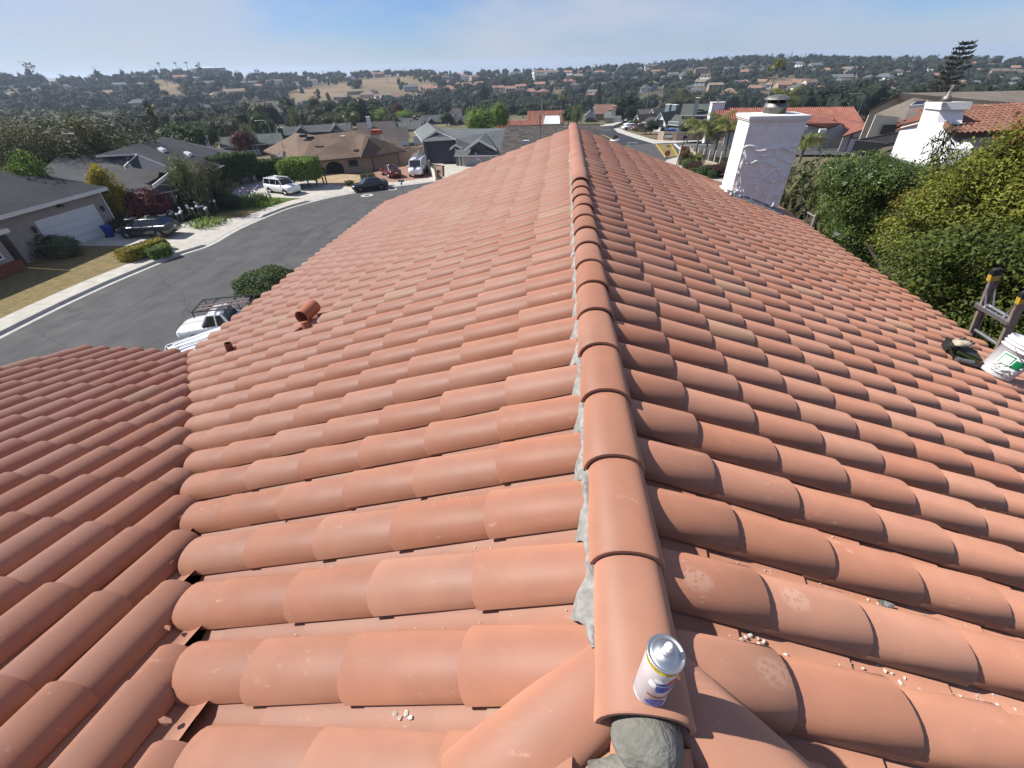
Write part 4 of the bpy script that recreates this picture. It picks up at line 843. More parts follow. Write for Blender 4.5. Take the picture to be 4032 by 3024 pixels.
for i,(bp,L,h,r,roof,lab,ex) in enumerate(spec):
    o=mid(lab,bp,L,h,r,8,(W_white if i in (6,) else W_bwhite if i in (8,13) else W_grey),roof,drz=(.15*(i%3-1)))
    if i in (2,3): 
        for s in (-1,1): o.block(s*o.L*.25-1.4,s*o.L*.25+1.4,-1.0,5,o.h,1.2,'y','gable',.35,wall=W_navy)
    if i in (1,4,6,11): o.block(-1.6,1.6,-1.0,5,o.h,1.3,'y','gable',.35,wall=W_white if i==6 else W_tan)
    if ex==3:
        for k in range(3): o.vent(-3+2.6*k,1.6,o.h+.6,0,M_trimw)
    if ex==2: o.chimney(-o.L/2+.6,4,o.h,o.h+2.2,1.1,.9,W_white,pot=False); o.chimney(o.L/2-.6,4,o.h,o.h+2.2,1.1,.9,W_white,pot=False)
    if ex==1: o.chimney(1.8,3,o.h,o.h+2.0,1,.8,M_brick,pot=False)
    win(o,-L*.2,h*.5,6,min(7,h*.5),mull=0); win(o,L*.22,h*.5,6,min(7,h*.5),mull=0)
# red tiled pair with the canvas canopy
S_red=mat('red_roof_tile',(0.20,0.072,0.048),.85,col2=(0.27,0.115,0.08),scale=1.2,detail=7)
def barrel_rows(o,x0,x1,y0,z0,y1,z1,pitch=.33,m=None,r=.10,axis='x'):
    b=MB(); n=int((x1-x0)/pitch)
    for i in range(n+1):
        x=x0+pitch*i; k=6; vs=[]
        for (y,z) in ((y0,z0),(y1,z1)): vs+=[(x+r*math.cos(math.pi*j/k),y,z+r*.8*math.sin(math.pi*j/k)) for j in range(k+1)]
        b.add(vs,[(j,j+1,k+2+j,k+1+j) for j in range(k)],0,True)
    q=o.part('tile_rows',b,[m or S_red]); q['kind']='stuff'
for lab,bp,L,h,r,dep in (('low house with red barrel-tiled roof, agave stalks before it, beyond the dark shingles',(2065,520),215,14,32,8),('taller red barrel-tiled roof with flagpole behind the white canopy',(2150,496),145,16,44,8)):
    o=mid(lab,bp,L,h,r,dep,W_beige,S_red,kind='gable',group='red-tiled houses beyond the ridge'); sl=o.rise/(dep/2)
    barrel_rows(o,-o.L/2-.3,o.L/2+.3,-.4,o.h-.4*sl+.02,dep/2,o.h+o.rise+.02,.42,None,.14)
P_=at_r(2172,492,138); P_.z=terrain(P_.x,P_.y); m_,v_=scale_at(P_); cn=thing('canvas_canopy','white canvas sun canopy in front of the red-tiled roof','canopy',P_,-.02)
b=MB(); w=65*m_/2; h=at_r(2172,458,138).z-P_.z
for x in (-w,w):
    for y in (0,3.0): b.tube((x,y,-.4),(x,y,h+.1),.06,.06,6)
b.build('frame',M_trim2,cn); b=MB(); k=6; vs=[(w*.86*(2*i/k-1)*(1+.16*(1-j/k)),(j/k)*3.0-.2,h*.52+h*.46*j/k-.25*math.sin(math.pi*i/k)*math.sin(math.pi*j/k)) for j in range(k+1) for i in range(k+1)]
b.add(vs,[(j*(k+1)+i,j*(k+1)+i+1,(j+1)*(k+1)+i+1,(j+1)*(k+1)+i) for j in range(k) for i in range(k)],0,True); b.build('canvas',mat('white_canvas',(0.52,0.56,0.62),.8,col2=(0.62,0.65,0.70),scale=1),cn)
b=MB(); b.boxz(-w*.5,-w*.1,-.6,-.2,0,.7); b.boxz(w*.3,w*.65,-.6,-.2,0,.8); b.build('dark_chairs',M_dark,cn)
P_=PG(2133,480); fpz=thing('flagpole','thin pale flagpole standing before the taller red-tiled roof','flagpole',P_); v_=scale_at(P_)[1]; b=MB(); b.tube((0,0,0),(0,0,88/v_),.09,.05,6); b.build('pole',M_trim2,fpz); b=MB(); b.lump((0,0,88/v_),(.13,.13,.13),1,0,0,1); b.build('finial',M_trim2,fpz)
# houses along the dark road, right of the ridge
GR='pale houses along the dark road'
M1=mid('tan cottage with pale roof and pink chimney at the far bend of the road',(2410,482),62,22,22,8,W_beige,S_blue,kind='gable',axis='x',group=GR); M1.chimney(.4,1,M1.h,M1.h+3.2,1.2,.9,mat('pink_stucco',(0.52,0.37,0.32),.9),pot=False); M1.door('-y',1.6,-.02,0,2.6,1.9,M_gdoor,rows=3)
M2=mid('brown-roofed house with long tiled roof behind the tan cottage',(2400,472),130,28,34,9,W_tan,shingle('red_brown_shingle',(0.155,0.088,0.066),(0.19,0.11,0.082)),group=GR)
M3=mid('pale grey cottage with white chimney left of the tan cottage',(2322,478),40,20,22,7,W_pale,S_blue,axis='y',group=GR); M3.chimney(1.5,1,M3.h,M3.h+2.5,.9,.8,W_white,pot=False)
N0=mid('long dark-roofed house behind the row of white gables',(2510,475),90,20,26,9,W_grey,S_dkb,group=GR); N0.vent(0,2,N0.h+1)
N1=mid('small white-gabled house with dark roof nearest the parked white car',(2528,502),64,24,20,7,W_white,S_dkb,axis='x',group=GR,drz=-.8); N1.block(-N1.L/2-.8,-N1.L/2+2.2,-.8,6,N1.h,1.7,'y','gable',.35,wall=W_white); N1.window('-y',-N1.L/2+.7,-.82,1.4,1.0,1.3,M_dktrim,1)
N2=mid('tall white-gabled house with tall dark windows and pale roof',(2590,492),76,34,18,8,W_white,S_blue,group=GR,drz=-.75); N2.block(-N2.L/2-1,-N2.L/2+2.4,-.8,7,N2.h,2.0,'y','gable',.35,wall=W_white)
for dx in (-.1,1.2): N2.window('-y',-N2.L/2+dx,-.82,2.2,.6,2.2,M_dktrim,0)
for dx in (.6,3.2): N2.chimney(dx,3,N2.h,N2.h+3.0,1.7,1.2,W_teal,M_trim2,pot=False)
N3=mid('white-gabled house with grey garage and dark red door behind the blue car',(2632,520),95,34,36,9,W_teal,S_green,group=GR,drz=-.55); N3.block(-N3.L/2-1.0,-N3.L/2+2.4,-1.0,7,N3.h+.2,2.2,'y','gable',.35,wall=W_white); N3.window('-y',-N3.L/2+.7,-1.02,1.9,1.7,1.5,M_dktrim,2)
N3.door('-y',1.5,-.03,0,3.6,2.3,W_teal,rows=4); b=MB(); b.boxz(-1.25,-.45,-.06,0,0,2.1); N3.part('door',b,[mat('dark_red_door',(0.17,0.01,0.015),.6)])
N4=mid('blue-grey house with two-tier roof and tall grey chimney beside the blue car',(2745,528),150,36,30,10,W_blue,S_green,group=GR); N4.block(-N4.L/2,N4.L/2,4,12,N4.h+1.9,1.9,'x','gable',.4); N4.chimney(-1.5,4.2,N4.h,N4.h+5.2,.9,.8,W_teal,M_trim2,pot=False); N4.vent(3.2,5,N4.h+2.8); 
b=MB(); b.box((-.4,4.3,N4.h+2.7),(1.8,.9,.3)); N4.part('roof_vent',b,[M_dark])
b=MB()
for i in range(10): b.boxz(-3.9+.25*i,-3.82+.25*i,-2.4,-2.35,.2+.13*i,1.2+.13*i)
b.add([(-3.9,-2.4,.15),(-1.4,-2.4,1.5),(-1.4,-1.2,1.5),(-3.9,-1.2,.15)],[(0,1,2,3)]); N4.part('stair_rail',b,[M_dktrim])
fl=thing('porch_flag','blue and white flag hanging by the stair of the blue-grey house','flag',at_r(2695,507,128)); b=MB(); vs=[(-.9+1.8*i/6,.1*math.sin(i*1.3+j),1.2-.5*j-.22*i) for i in range(7) for j in range(5)]; b.add(vs,[(i*5+j,i*5+j+1,(i+1)*5+j+1,(i+1)*5+j) for i in range(6) for j in range(4)],0,True); b.build('cloth',mat('sky_flag_cloth',(0.08,0.22,0.52),.8,col2=(0.6,0.65,0.72),scale=1.6,lo=.5,hi=.55),fl); b=MB(); b.tube((-.95,0,-1.6),(-.95,0,1.4),.04,.04,6); b.build('pole',M_trim2,fl)
# curved garden wall with a name board at the corner
b=MB(); wp=[PG(x,y) for x,y in ((2588,552),(2610,556),(2660,557),(2720,556),(2800,550),(2860,543))]
gw=thing('garden_wall','curved tan garden wall at the street corner with a small framed board','wall',wp[0]); hts=[1.7,1.75,1.7,1.6,1.6,1.6]
a=[p-wp[0] for p in wp]; o=[p-wp[0] for p in offset(wp,-.3)]
strip(b,a,[p+Vector((0,0,h)) for p,h in zip(a,hts)]); strip(b,[p+Vector((0,0,h)) for p,h in zip(a,hts)],[p+Vector((0,0,h)) for p,h in zip(o,hts)]); strip(b,[p+Vector((0,0,h)) for p,h in zip(o,hts)],o); b.add([a[0],o[0],o[0]+Vector((0,0,1.7)),a[0]+Vector((0,0,1.7))],[(0,1,2,3)])
b.build('wall',W_tan,gw); p=wp[1].lerp(wp[2],.35)-wp[0]; b=MB(); b.box((p.x,p.y-.16,1.05),(1.9,.12,.75)); f_=b.build('sign_frame',M_dktrim,gw); b=MB(); b.box((p.x,p.y-.23,1.05),(1.6,.03,.5)); b.build('sign_face',M_trim2,f_)
# stucco house with red roofs across the side street
O=House('red_roof_stucco_house','white stucco house with red tiled roofs, arched bay and front gables behind the chimney','house',(45,84,0),0,W_pale,S_red,mat('red_fascia',(0.13,0.04,0.03),.8))
Y1,Y2,Y3=92,86,82
O.facets([[PY(2820,428,Y1+4),PY(3092,424,Y1+4),PY(3358,423,Y1+4),PY(3396,482,Y1-3),PY(3250,470,Y1-2),PY(3000,500,Y1-3),PY(2830,520,Y1-5)]],.2)
mt_=mat('red_roof_tile_smooth',(0.185,0.066,0.046),.85,col2=(0.235,0.09,0.066),scale=.8)
O.facets([[PY(3190,460,Y2+4),PY(3313,484,Y2),PY(3262,504,Y2-.3),PY(3172,486,Y2-.5),PY(3150,470,Y2)],[PY(3313,484,Y2),PY(3190,460,Y2+4),PY(3250,462,Y2+5),PY(3352,506,Y2-.5)]],.2,mt_)
O.facets([[PY(3282,461,Y2+4),PY(3400,480,Y3+5),PY(3434,498,Y3),PY(3316,537,Y3-.4),PY(3348,508,Y3+2),PY(3300,480,Y2+2)],[PY(3434,498,Y3),PY(3400,480,Y3+5),PY(3480,500,Y3+5),PY(3536,541,Y3-.4)]],.2,mt_)
tb_=MB(); ra,rb_,ea,eb=[O.inv(PY(*q)) for q in ((2820,428,Y1+4),(3358,423,Y1+4),(2830,520,Y1-5),(3396,482,Y1-3))]
for i in range(66):
    t=i/65; a=ra.lerp(rb_,t)+Vector((0,0,.03)); c=ea.lerp(eb,t)+Vector((0,0,.05)); k=5; vs=[p+Vector((.13*math.cos(math.pi*j/k),0,.13*math.sin(math.pi*j/k))) for p in (a,c) for j in range(k+1)]; tb_.add(vs,[(j,j+1,k+2+j,k+1+j) for j in range(k)],0,True)
o_k=O.part('tile_rows',tb_,[S_red]); o_k['kind']='stuff'
G0=lambda v,z=0: Vector((v.x,v.y,z))
def gwall(px,Y,base=-1): 
    pts=[PY(x,y,Y) for x,y in px]; return O.wallpoly([G0(pts[0],base)]+pts+[G0(pts[-1],base)])
gwall(((3172,488),(3262,506)),Y2); gwall(((3262,506),(3313,487),(3350,508)),Y2-.05); gwall(((3322,537),(3434,501),(3530,541)),Y3)
O.wallpoly([G0(PY(2860,520,90),-1),PY(2860,505,90),PY(3180,490,90),G0(PY(3180,490,90),-1)],W_white)
pc=PY(3293,610,Y2-.2); b=MB(); n=12; w,h=1.6,PY(3293,523,Y2).z-pc.z
poly=[(-w,0),(w,0)]+[(w*math.cos(math.pi*i/n),h-w*.9+w*.9*math.sin(math.pi*i/n)) for i in range(n+1)]; q=O.inv(pc)
b.add([(q.x+x,q.y-.05,q.z+z) for x,z in poly],[tuple(range(len(poly)))]); O.part('arched_bay',b,[W_beige])
q=O.inv(PY(3390,605,Y3)); O.door('-y',q.x,q.y-.1,q.z,5.0,PY(3390,545,Y3).z-PY(3390,605,Y3).z,M_gdoor,rows=4)
q=O.inv(PY(3352,535,Y3)); b=MB(); b.tube((q.x,q.y-.2,q.z-.3),(q.x,q.y-.2,q.z+.3),.16,.1,8); O.part('wall_lamp',b,[M_dktrim])
q=O.inv(PY(3412,527,Y3)); b=MB(); b.lump((q.x,q.y-.1,q.z),(.5,.05,.3),1,0,0,2); O.part('gable_vent',b,[M_dktrim])
for x0,y0,x1,y1 in ((3166,500,3152,598),(3240,512,3212,612)):
    a,c=PY(x0,y0,Y2-2),PY(x1,y1,Y2-2); b=MB(); b.box(O.inv(a)-Vector((0,0,.1)),(1.0,.5,.5)); b.tube(O.inv(Vector((a.x,a.y,-.2))),O.inv(a),.22,.22,10); O.part('column',b,[M_trimw])
cq=O.inv(PY(2812,470,96)); O.chimney(cq.x,cq.y,cq.z-6,PY(2830,405,96).z,2.2,1.6,W_white,M_trim2)
# beige house with brown gable roof, far right
Pq=House('beige_gable_house','large beige house with weathered brown gable roof and skylight on the right','house',(60,78,0),0,W_cream,S_tan,mat('brown_fascia2',(0.15,0.10,0.07),.8))
Yp=70
Pq.facets([[PY(3546,366,Yp),PY(4300,352,Yp+10),PY(4300,430,Yp-4),PY(3760,428,Yp-5),PY(3700,402,Yp-3),PY(3572,404,Yp-.3)],[PY(3546,366,Yp),PY(3420,430,Yp),PY(3440,428,Yp+10),PY(3600,366,Yp+10)]],.35)
Pq.facets([[PY(3600,384,Yp-2),PY(3700,402,Yp-2),PY(3765,428,Yp-5),PY(3700,470,Yp-7),PY(3560,472,Yp-7),PY(3450,447,Yp-2)]],.3)
Pq.wallpoly([G0(PY(3412,480,Yp+.6),-1),PY(3430,432,Yp+.6),PY(3546,372,Yp+.6),PY(3640,420,Yp+.6),G0(PY(3640,420,Yp+.6),-1)]); Pq.wallpoly([G0(PY(3445,455,Yp-6),-1),PY(3450,452,Yp-6),PY(3700,475,Yp-6),G0(PY(3700,475,Yp-6),-1)])
qp=on_plane(PY(3600,384,Yp-2),PY(3765,428,Yp-5),PY(3560,472,Yp-7)); Pq.skylight([qp(x,y,.05) for x,y in ((3578,424),(3600,408),(3650,404),(3634,420))],M_glass)
q=Pq.inv(PY(3497,510,Yp-6.2)); Pq.window('-y',q.x,q.y-.05,q.z,1.4,.9,M_dktrim,0)
# near white house with the big chimney
Q=House('white_chimney_house','bright white stucco house with orange clay tile roof on the right','house',(34,36,0),0,W_white,mat('clay_tile_deck',(0.16,0.062,0.036),.9),mat('dark_eave',(0.05,0.03,0.025),.9))
Yq=36.0
e_l=PY(3762,530,Yq-2.0); rdg_l=PY(3768,432,Yq+2.2); e_r=PY(4250,505,Yq-2.0); rdg_r=PY(4250,415,Yq+2.2); ap=PY(3702,458,Yq+1.2)
Q.facets([[rdg_l,rdg_r,e_r,e_l,PY(3700,462,Yq+.6)]],.22); Q.facets([[PY(3700,457,Yq+.5),PY(3640,440,Yq+5),PY(3528,500,Yq+4.4),PY(3536,490,Yq+5)]],.2)
Wb=-1.0
Q.wallpoly([G0(PY(3772,545,Yq-1.2),Wb),PY(3766,535,Yq-1.2),PY(4250,520,Yq-1.2),G0(PY(4250,520,Yq-1.2),Wb)],W_pale)
Q.wallpoly([G0(PY(3540,600,Yq+4),Wb),PY(3548,500,Yq+4),PY(3690,462,Yq+.9),PY(3765,535,Yq-1.15),G0(PY(3765,535,Yq-1.15),Wb)],W_white)
M_ctile=terracotta('old_clay_tile','obj',(0.20,0.075,0.042),(0.27,0.12,0.075),.6)
tq=cap_mesh('clay_tile',.5,.15,.12,.13,.10,n=6).mesh('clay_tile',M_ctile)
du=(rdg_l-e_l); du_len=du.length; ax_=(e_r-e_l); ax_.normalize(); up_=(rdg_l-e_l)-ax_*((rdg_l-e_l).dot(ax_)); sl_len=up_.length; up_.normalize(); nn=up_.cross(ax_) if up_.cross(ax_).z>0 else ax_.cross(up_); side_=nn.cross(up_)
rowsn=int(sl_len/.42)+1; xq=0; cnt=0
while xq<(e_r-e_l).length-.2:
    for k in range(rowsn):
        p=e_l+ax_*xq+up_*(k*.42)+nn*.02
        X_,Y_,D__=project(p)
        if X_<4150 and (p-e_l).dot(ax_)>-.1+ (0.0): link('clay_tile',tq,Q.t,Matrix.Translation(-Q.t.location)@frame(p,up_,side_,nn)@Matrix.Rotation(R(rt.gauss(0,1.2)),4,'Z')); cnt+=1
    xq+=.33
for k in range(18):                           # verge and ridge tiles
    for a,c in ((PY(3700,456,Yq+.5),e_l+Vector((-.1,0,.02))),):
        t=k/18; p=a.lerp(c,t); d=(a-c).normalized(); s_=Vector((0,0,1)).cross(d).normalized(); link('verge_tile',tq,Q.t,Matrix.Translation(-Q.t.location)@frame(p,d,s_,d.cross(s_)))
for k in range(22):
    p=rdg_l+ax_*(.42*k); link('ridge_tile',tq,Q.t,Matrix.Translation(-Q.t.location)@frame(p+Vector((0,0,.0)),ax_,nn.cross(ax_) if False else Vector((0,0,1)).cross(ax_).normalized(),Vector((0,0,1))))
# its chimney: broad base tapering to a capped stack
Yc=Yq-1.6; XC=at_y(3690,520,Yq-1.0).x; PXC=lambda x,y,dx=0: PX(x,y,XC+dx)
cb=[(3545,650),(3570,590),(3612,500),(3640,424),(3700,430),(3690,482),(3694,530),(3736,585),(3715,660)]
Vb=[Q.inv(PXC(x,y)) for x,y in cb]; bk=[v+Vector((1.5,.0,0)) for v in Vb]; n=len(Vb); b=MB()
b.add(Vb+bk,[tuple(range(n)),tuple(range(n,2*n))[::-1]]+[(i,(i+1)%n,n+(i+1)%n,n+i) for i in range(n)]); chq=Q.part('chimney',b,[mat('bright_stucco',(0.70,0.70,0.70),.95,col2=(0.76,0.76,0.75),scale=2,bump=.3,bscale=20)])
V=[Q.inv(PXC(x,y,-.12)) for x,y in ((3637,426),(3644,402),(3714,403),(3703,433))]; bk=[v+Vector((1.75,0,0)) for v in V]; b=MB(); b.add(V+bk,[(0,1,2,3),(7,6,5,4)]+[(i,(i+1)%4,4+(i+1)%4,4+i) for i in range(4)]); Q.part('chimney_cap',b,[M_trimw],chq)
p=Q.inv(PY(3722,400,Yc+.9)); b=MB(); b.lathe([(0,0),(.34,0),(.2,.3),(.1,.34),(.1,.55),(0,.55)],14,(p.x,p.y,p.z)); b.tube((p.x,p.y,p.z+.55),(p.x+.1,p.y,p.z+.85),.09,.16,10); Q.part('flue',b,[M_galv],chq)
# dark deck between the stucco house and the white house
dk=thing('timber_deck','dark timber deck with upright balusters between the stucco house and the white house','deck',PY(3345,610,50))
a,c,e=[v-dk.location for v in (PY(3352,600,50),PY(3455,612,48),PY(3560,560,52))]; ht=PY(3362,553,50)-dk.location
for (s,f,hh,nm) in ((a,c,ht.z-a.z,30),(a,e,ht.z-a.z,40)):
    b=MB(); b.tube(s+Vector((0,0,hh)),f+Vector((0,0,hh)),.07,.07,4); b.tube(s+Vector((0,0,.1)),f+Vector((0,0,.1)),.05,.05,4); b.build('rail',M_dktrim,dk)
    for i in range(nm+1): p=s.lerp(f,i/nm); b=MB(); b.box((p.x,p.y,p.z+hh/2),(.05,.05,hh)); b.build('baluster',M_dktrim,dk)
b=MB(); b.add([a,c,e],[(0,1,2)]); b.add([a+Vector((0,0,-.25)),c+Vector((0,0,-.25)),e+Vector((0,0,-.25))],[(0,2,1)]); b.build('floor',M_wood,dk)
# ------------------------------------------------------------------ plants
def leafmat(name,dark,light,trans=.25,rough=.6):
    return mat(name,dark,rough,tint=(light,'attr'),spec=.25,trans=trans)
L_dark=leafmat('dark_foliage',(0.012,0.02,0.010),(0.045,0.062,0.026)); L_mid=leafmat('green_foliage',(0.02,0.04,0.010),(0.085,0.125,0.03))
L_bright=leafmat('bright_foliage',(0.06,0.11,0.014),(0.25,0.35,0.055)); L_olive=leafmat('olive_foliage',(0.035,0.04,0.016),(0.12,0.115,0.05))
L_yel=leafmat('yellow_foliage',(0.13,0.13,0.012),(0.44,0.34,0.025)); L_red=leafmat('red_foliage',(0.035,0.008,0.010),(0.17,0.035,0.04)); L_brn=leafmat('bronze_foliage',(0.035,0.02,0.014),(0.10,0.055,0.038))
L_hill=leafmat('hill_foliage',(0.012,0.019,0.012),(0.027,0.038,0.021),.0,.9); L_hill2=leafmat('hill_foliage_olive',(0.022,0.027,0.014),(0.046,0.050,0.026),.0,.9)
L_maple=leafmat('maple_foliage',(0.028,0.042,0.006),(0.24,0.255,0.035),.28); L_mred=leafmat('maple_red_foliage',(0.16,0.05,0.02),(0.30,0.12,0.05),.35)
L_pit=leafmat('glossy_foliage',(0.013,0.027,0.006),(0.125,0.17,0.035),.12,.4); L_sage=leafmat('sage_foliage',(0.05,0.07,0.035),(0.15,0.18,0.09)); L_palm=leafmat('palm_foliage',(0.035,0.045,0.010),(0.16,0.165,0.04),.2,.45)
L_flw=mat('white_petals',(0.75,0.73,0.72),.7); L_pur=mat('purple_petals',(0.28,0.2,0.4),.7)
M_bark=mat('bark',(0.07,0.052,0.04),.95,col2=(0.13,0.10,0.08),scale=6,bump=.5); M_palmt=mat('palm_trunk',(0.10,0.085,0.07),.95,col2=(0.19,0.165,0.14),scale=5,bump=.4)
def fast_mesh(name,V,nq,tint,mats,k=4,mi=None):
    me=bpy.data.meshes.new(name); n=len(V); me.vertices.add(n); me.vertices.foreach_set('co',np.ascontiguousarray(V,dtype=np.float32).ravel())
    me.loops.add(nq*k); me.loops.foreach_set('vertex_index',np.arange(nq*k,dtype=np.int32)); me.polygons.add(nq); me.polygons.foreach_set('loop_start',np.arange(0,nq*k,k,dtype=np.int32)); me.polygons.foreach_set('loop_total',np.full(nq,k,dtype=np.int32))
    a=me.attributes.new('tint','FLOAT','POINT'); a.data.foreach_set('value',np.ascontiguousarray(tint,dtype=np.float32))
    for m in (mats if isinstance(mats,(list,tuple)) else [mats]): me.materials.append(m)
    if mi is not None: me.polygons.foreach_set('material_index',np.ascontiguousarray(mi,dtype=np.int32))
    me.update(calc_edges=True); return me
def leaves(blobs,n,size,seed,asp=.6,up=.35,shell=.28,lump=.16,freq=3.0,hang=0.0,spread=.35):
    """n leaf cards over lumpy ellipsoids (centre, radii); returns vertices and tint"""
    g=np.random.RandomState(seed); B=np.array([(*c,*r) for c,r in blobs],float); w=(B[:,3]*B[:,4]*B[:,5])**(2/3); w/=w.sum(); k=g.choice(len(B),n,p=w)
    d=g.randn(n,3); d/=np.linalg.norm(d,axis=1)[:,None]; rr=1-shell*g.rand(n)**1.6
    kk=g.randn(6,3)*freq; ph=g.rand(6)*6.28; lm=np.sin(d@kk.T+ph+k[:,None]*1.7).mean(1)
    rr=rr*(1+lump*2.2*lm); P=B[k,:3]+d*B[k,3:]*rr[:,None]
    # clumps: pull leaves towards random twig ends
    m=max(8,n//14); T_=P[g.choice(n,m)]; idx=g.randint(0,m,n); near_=np.linalg.norm(T_[idx]-P,axis=1); pull=(near_<B[k,3:].max(1)*spread)
    P[pull]=P[pull]*.35+T_[idx][pull]*.65+g.randn(pull.sum(),3)*size*.7
    nr=d*.8+g.randn(n,3)*.55+np.array([0,0,up]); nr/=np.linalg.norm(nr,axis=1)[:,None]
    a=np.cross(nr,g.randn(n,3)); 
    if hang: a=a*(1-hang)+np.array([0,0,-1.])*hang*2
    a/=np.linalg.norm(a,axis=1)[:,None]; b_=np.cross(nr,a); s=size*(.6+.8*g.rand(n))[:,None]
    q=np.stack([P-a*s,P+b_*s*asp*.5,P+a*s,P-b_*s*asp*.5],1).reshape(-1,3)
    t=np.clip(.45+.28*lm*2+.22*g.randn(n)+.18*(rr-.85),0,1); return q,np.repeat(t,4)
def crown(name,blobs,n,size,m,seed,core=True,mix=None,sub=2,ncore=99,cs=.62,ct=.12,**kw):
    V,t=leaves(blobs,n,size,seed,**kw); nq=len(V)//4; me=None; mats=[m]; mi=np.zeros(nq,int)
    if mix: mats.append(mix[0]); g=np.random.RandomState(seed+5); c=V.reshape(-1,4,3).mean(1); f=np.sin(c[:,0]*mix[2]+1)*np.sin(c[:,1]*mix[2])*np.sin(c[:,2]*mix[2]*1.3); mi=((f+g.randn(nq)*.15)>mix[1]).astype(int)
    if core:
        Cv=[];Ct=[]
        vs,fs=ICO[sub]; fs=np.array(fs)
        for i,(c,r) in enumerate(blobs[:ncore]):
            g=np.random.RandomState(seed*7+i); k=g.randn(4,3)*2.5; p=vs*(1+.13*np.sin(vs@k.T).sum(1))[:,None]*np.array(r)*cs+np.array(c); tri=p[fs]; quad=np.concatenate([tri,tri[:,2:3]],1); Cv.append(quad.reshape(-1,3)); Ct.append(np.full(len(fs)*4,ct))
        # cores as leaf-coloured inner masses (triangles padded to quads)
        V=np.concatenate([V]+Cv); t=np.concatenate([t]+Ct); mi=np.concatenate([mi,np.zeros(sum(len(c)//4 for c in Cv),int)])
    return fast_mesh(name,V,len(V)//4,t,mats,mi=mi)
def limb_mesh(name,h,r,seed,forks=5,spread=.5,m=None,n=7,z0=-.3):
    g=random.Random(seed); b=MB(); p=Vector((0,0,z0)); top=Vector((g.uniform(-.05,.05)*h,g.uniform(-.05,.05)*h,h*.55)); b.tube(p,top,r,r*.62,n,0,False)
    for i in range(forks):
        a=6.28*i/forks+g.random(); q=top.lerp(p,g.uniform(0,.35)); e=Vector((math.cos(a)*spread*h*g.uniform(.5,1),math.sin(a)*spread*h*g.uniform(.5,1),h*g.uniform(.75,.98))); md=q.lerp(e,.5)+Vector((0,0,.06*h)); b.tube(q,md,r*.5,r*.32,5,0,False); b.tube(md,e,r*.32,r*.1,5,0,False)
    return b.mesh(name,m or M_bark)
def blobset(kind,seed):
    g=random.Random(seed); B=[]                # unit crowns: height 1 above the ground, half-width about .5
    if kind=='round':
        B=[((0,0,.6),(.40,.40,.34))]+[((.26*math.cos(a),.26*math.sin(a),.58+.16*math.sin(a*2+seed)),(.26,.26,.22)) for a in [i*1.05+g.random()*.5 for i in range(6)]]+[((g.uniform(-.1,.1),g.uniform(-.1,.1),.82),(.24,.24,.18))]
    elif kind=='ball': B=[((0,0,.5),(.5,.5,.5))]+[((.2*math.cos(i*1.6),.2*math.sin(i*1.6),.5+.2*math.sin(i*2.3)),(.34,.34,.3)) for i in range(4)]
    elif kind=='cone': B=[((g.uniform(-.04,.04),g.uniform(-.04,.04),.16+.13*i),(.36*(1-i/7.5)+.03,.36*(1-i/7.5)+.03,.12)) for i in range(7)]
    elif kind=='oval': B=[((0,0,.55),(.27,.27,.43)),((.10,.06,.42),(.24,.22,.28)),((-.1,-.05,.62),(.2,.2,.28)),((.05,-.1,.78),(.15,.15,.2))]
    elif kind=='euc': B=[((g.uniform(-.26,.26),g.uniform(-.26,.26),.45+.5*i/7*(.9+.2*g.random())),(g.uniform(.14,.24),g.uniform(.14,.24),g.uniform(.09,.16))) for i in range(8)]
    elif kind=='wide': B=[((.42*math.cos(a)*g.uniform(.5,1),.42*math.sin(a)*g.uniform(.5,1),.52+g.uniform(-.12,.2)),(.27,.27,.24)) for a in [i*.9 for i in range(7)]]+[((0,0,.62),(.36,.36,.33))]
    return B
PROTO={}
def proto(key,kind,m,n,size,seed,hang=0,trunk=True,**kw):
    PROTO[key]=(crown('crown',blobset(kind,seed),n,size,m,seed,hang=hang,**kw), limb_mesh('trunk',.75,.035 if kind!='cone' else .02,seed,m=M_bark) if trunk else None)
for s in (1,2,3):
    proto('mid%d'%s,'round',L_mid,3800,.026,10+s); proto('dark%d'%s,'round',L_dark,3600,.028,20+s); proto('olive%d'%s,'wide',L_olive,3600,.028,30+s)
proto('bright1','ball',L_bright,5200,.026,41); proto('bright2','round',L_bright,4200,.028,42); proto('yellow1','oval',L_yel,4200,.034,43,hang=.3)
proto('cone1','cone',L_dark,3600,.028,51); proto('cone2','cone',L_mid,3200,.03,52); proto('oval1','oval',L_dark,3600,.03,53); proto('oval2','oval',L_mid,3600,.03,54); proto('euc1','euc',L_dark,2600,.03,55,core=False); proto('euc2','euc',L_olive,2600,.03,56,core=False,hang=.4)
proto('weep','oval',leafmat('willow_foliage',(0.055,0.07,0.025),(0.24,0.26,0.11)),3200,.03,57,hang=.55,core=False,shell=.9,lump=.3); proto('redtree','round',L_red,3600,.03,58); proto('shrub_g','ball',L_mid,3600,.045,61,trunk=False); proto('shrub_d','ball',L_dark,3600,.045,62,trunk=False); proto('shrub_b','ball',L_bright,3000,.05,63,trunk=False); proto('shrub_r','ball',L_red,3800,.045,64,trunk=False); proto('shrub_br','ball',L_brn,3200,.045,65,trunk=False); proto('shrub_s','ball',L_sage,3200,.05,66,trunk=False); proto('shrub_y','ball',L_yel,3400,.045,67,trunk=False); proto('shrub_o','ball',L_olive,3000,.05,68,trunk=False)
PROTO['lolive']=(crown('crown',blobset('wide',31)+blobset('wide',32),30000,.0125,leafmat('dusty_olive_foliage',(0.03,0.036,0.012),(0.125,0.13,0.045)),131,core=False,shell=.6),limb_mesh('trunk',.75,.035,31))
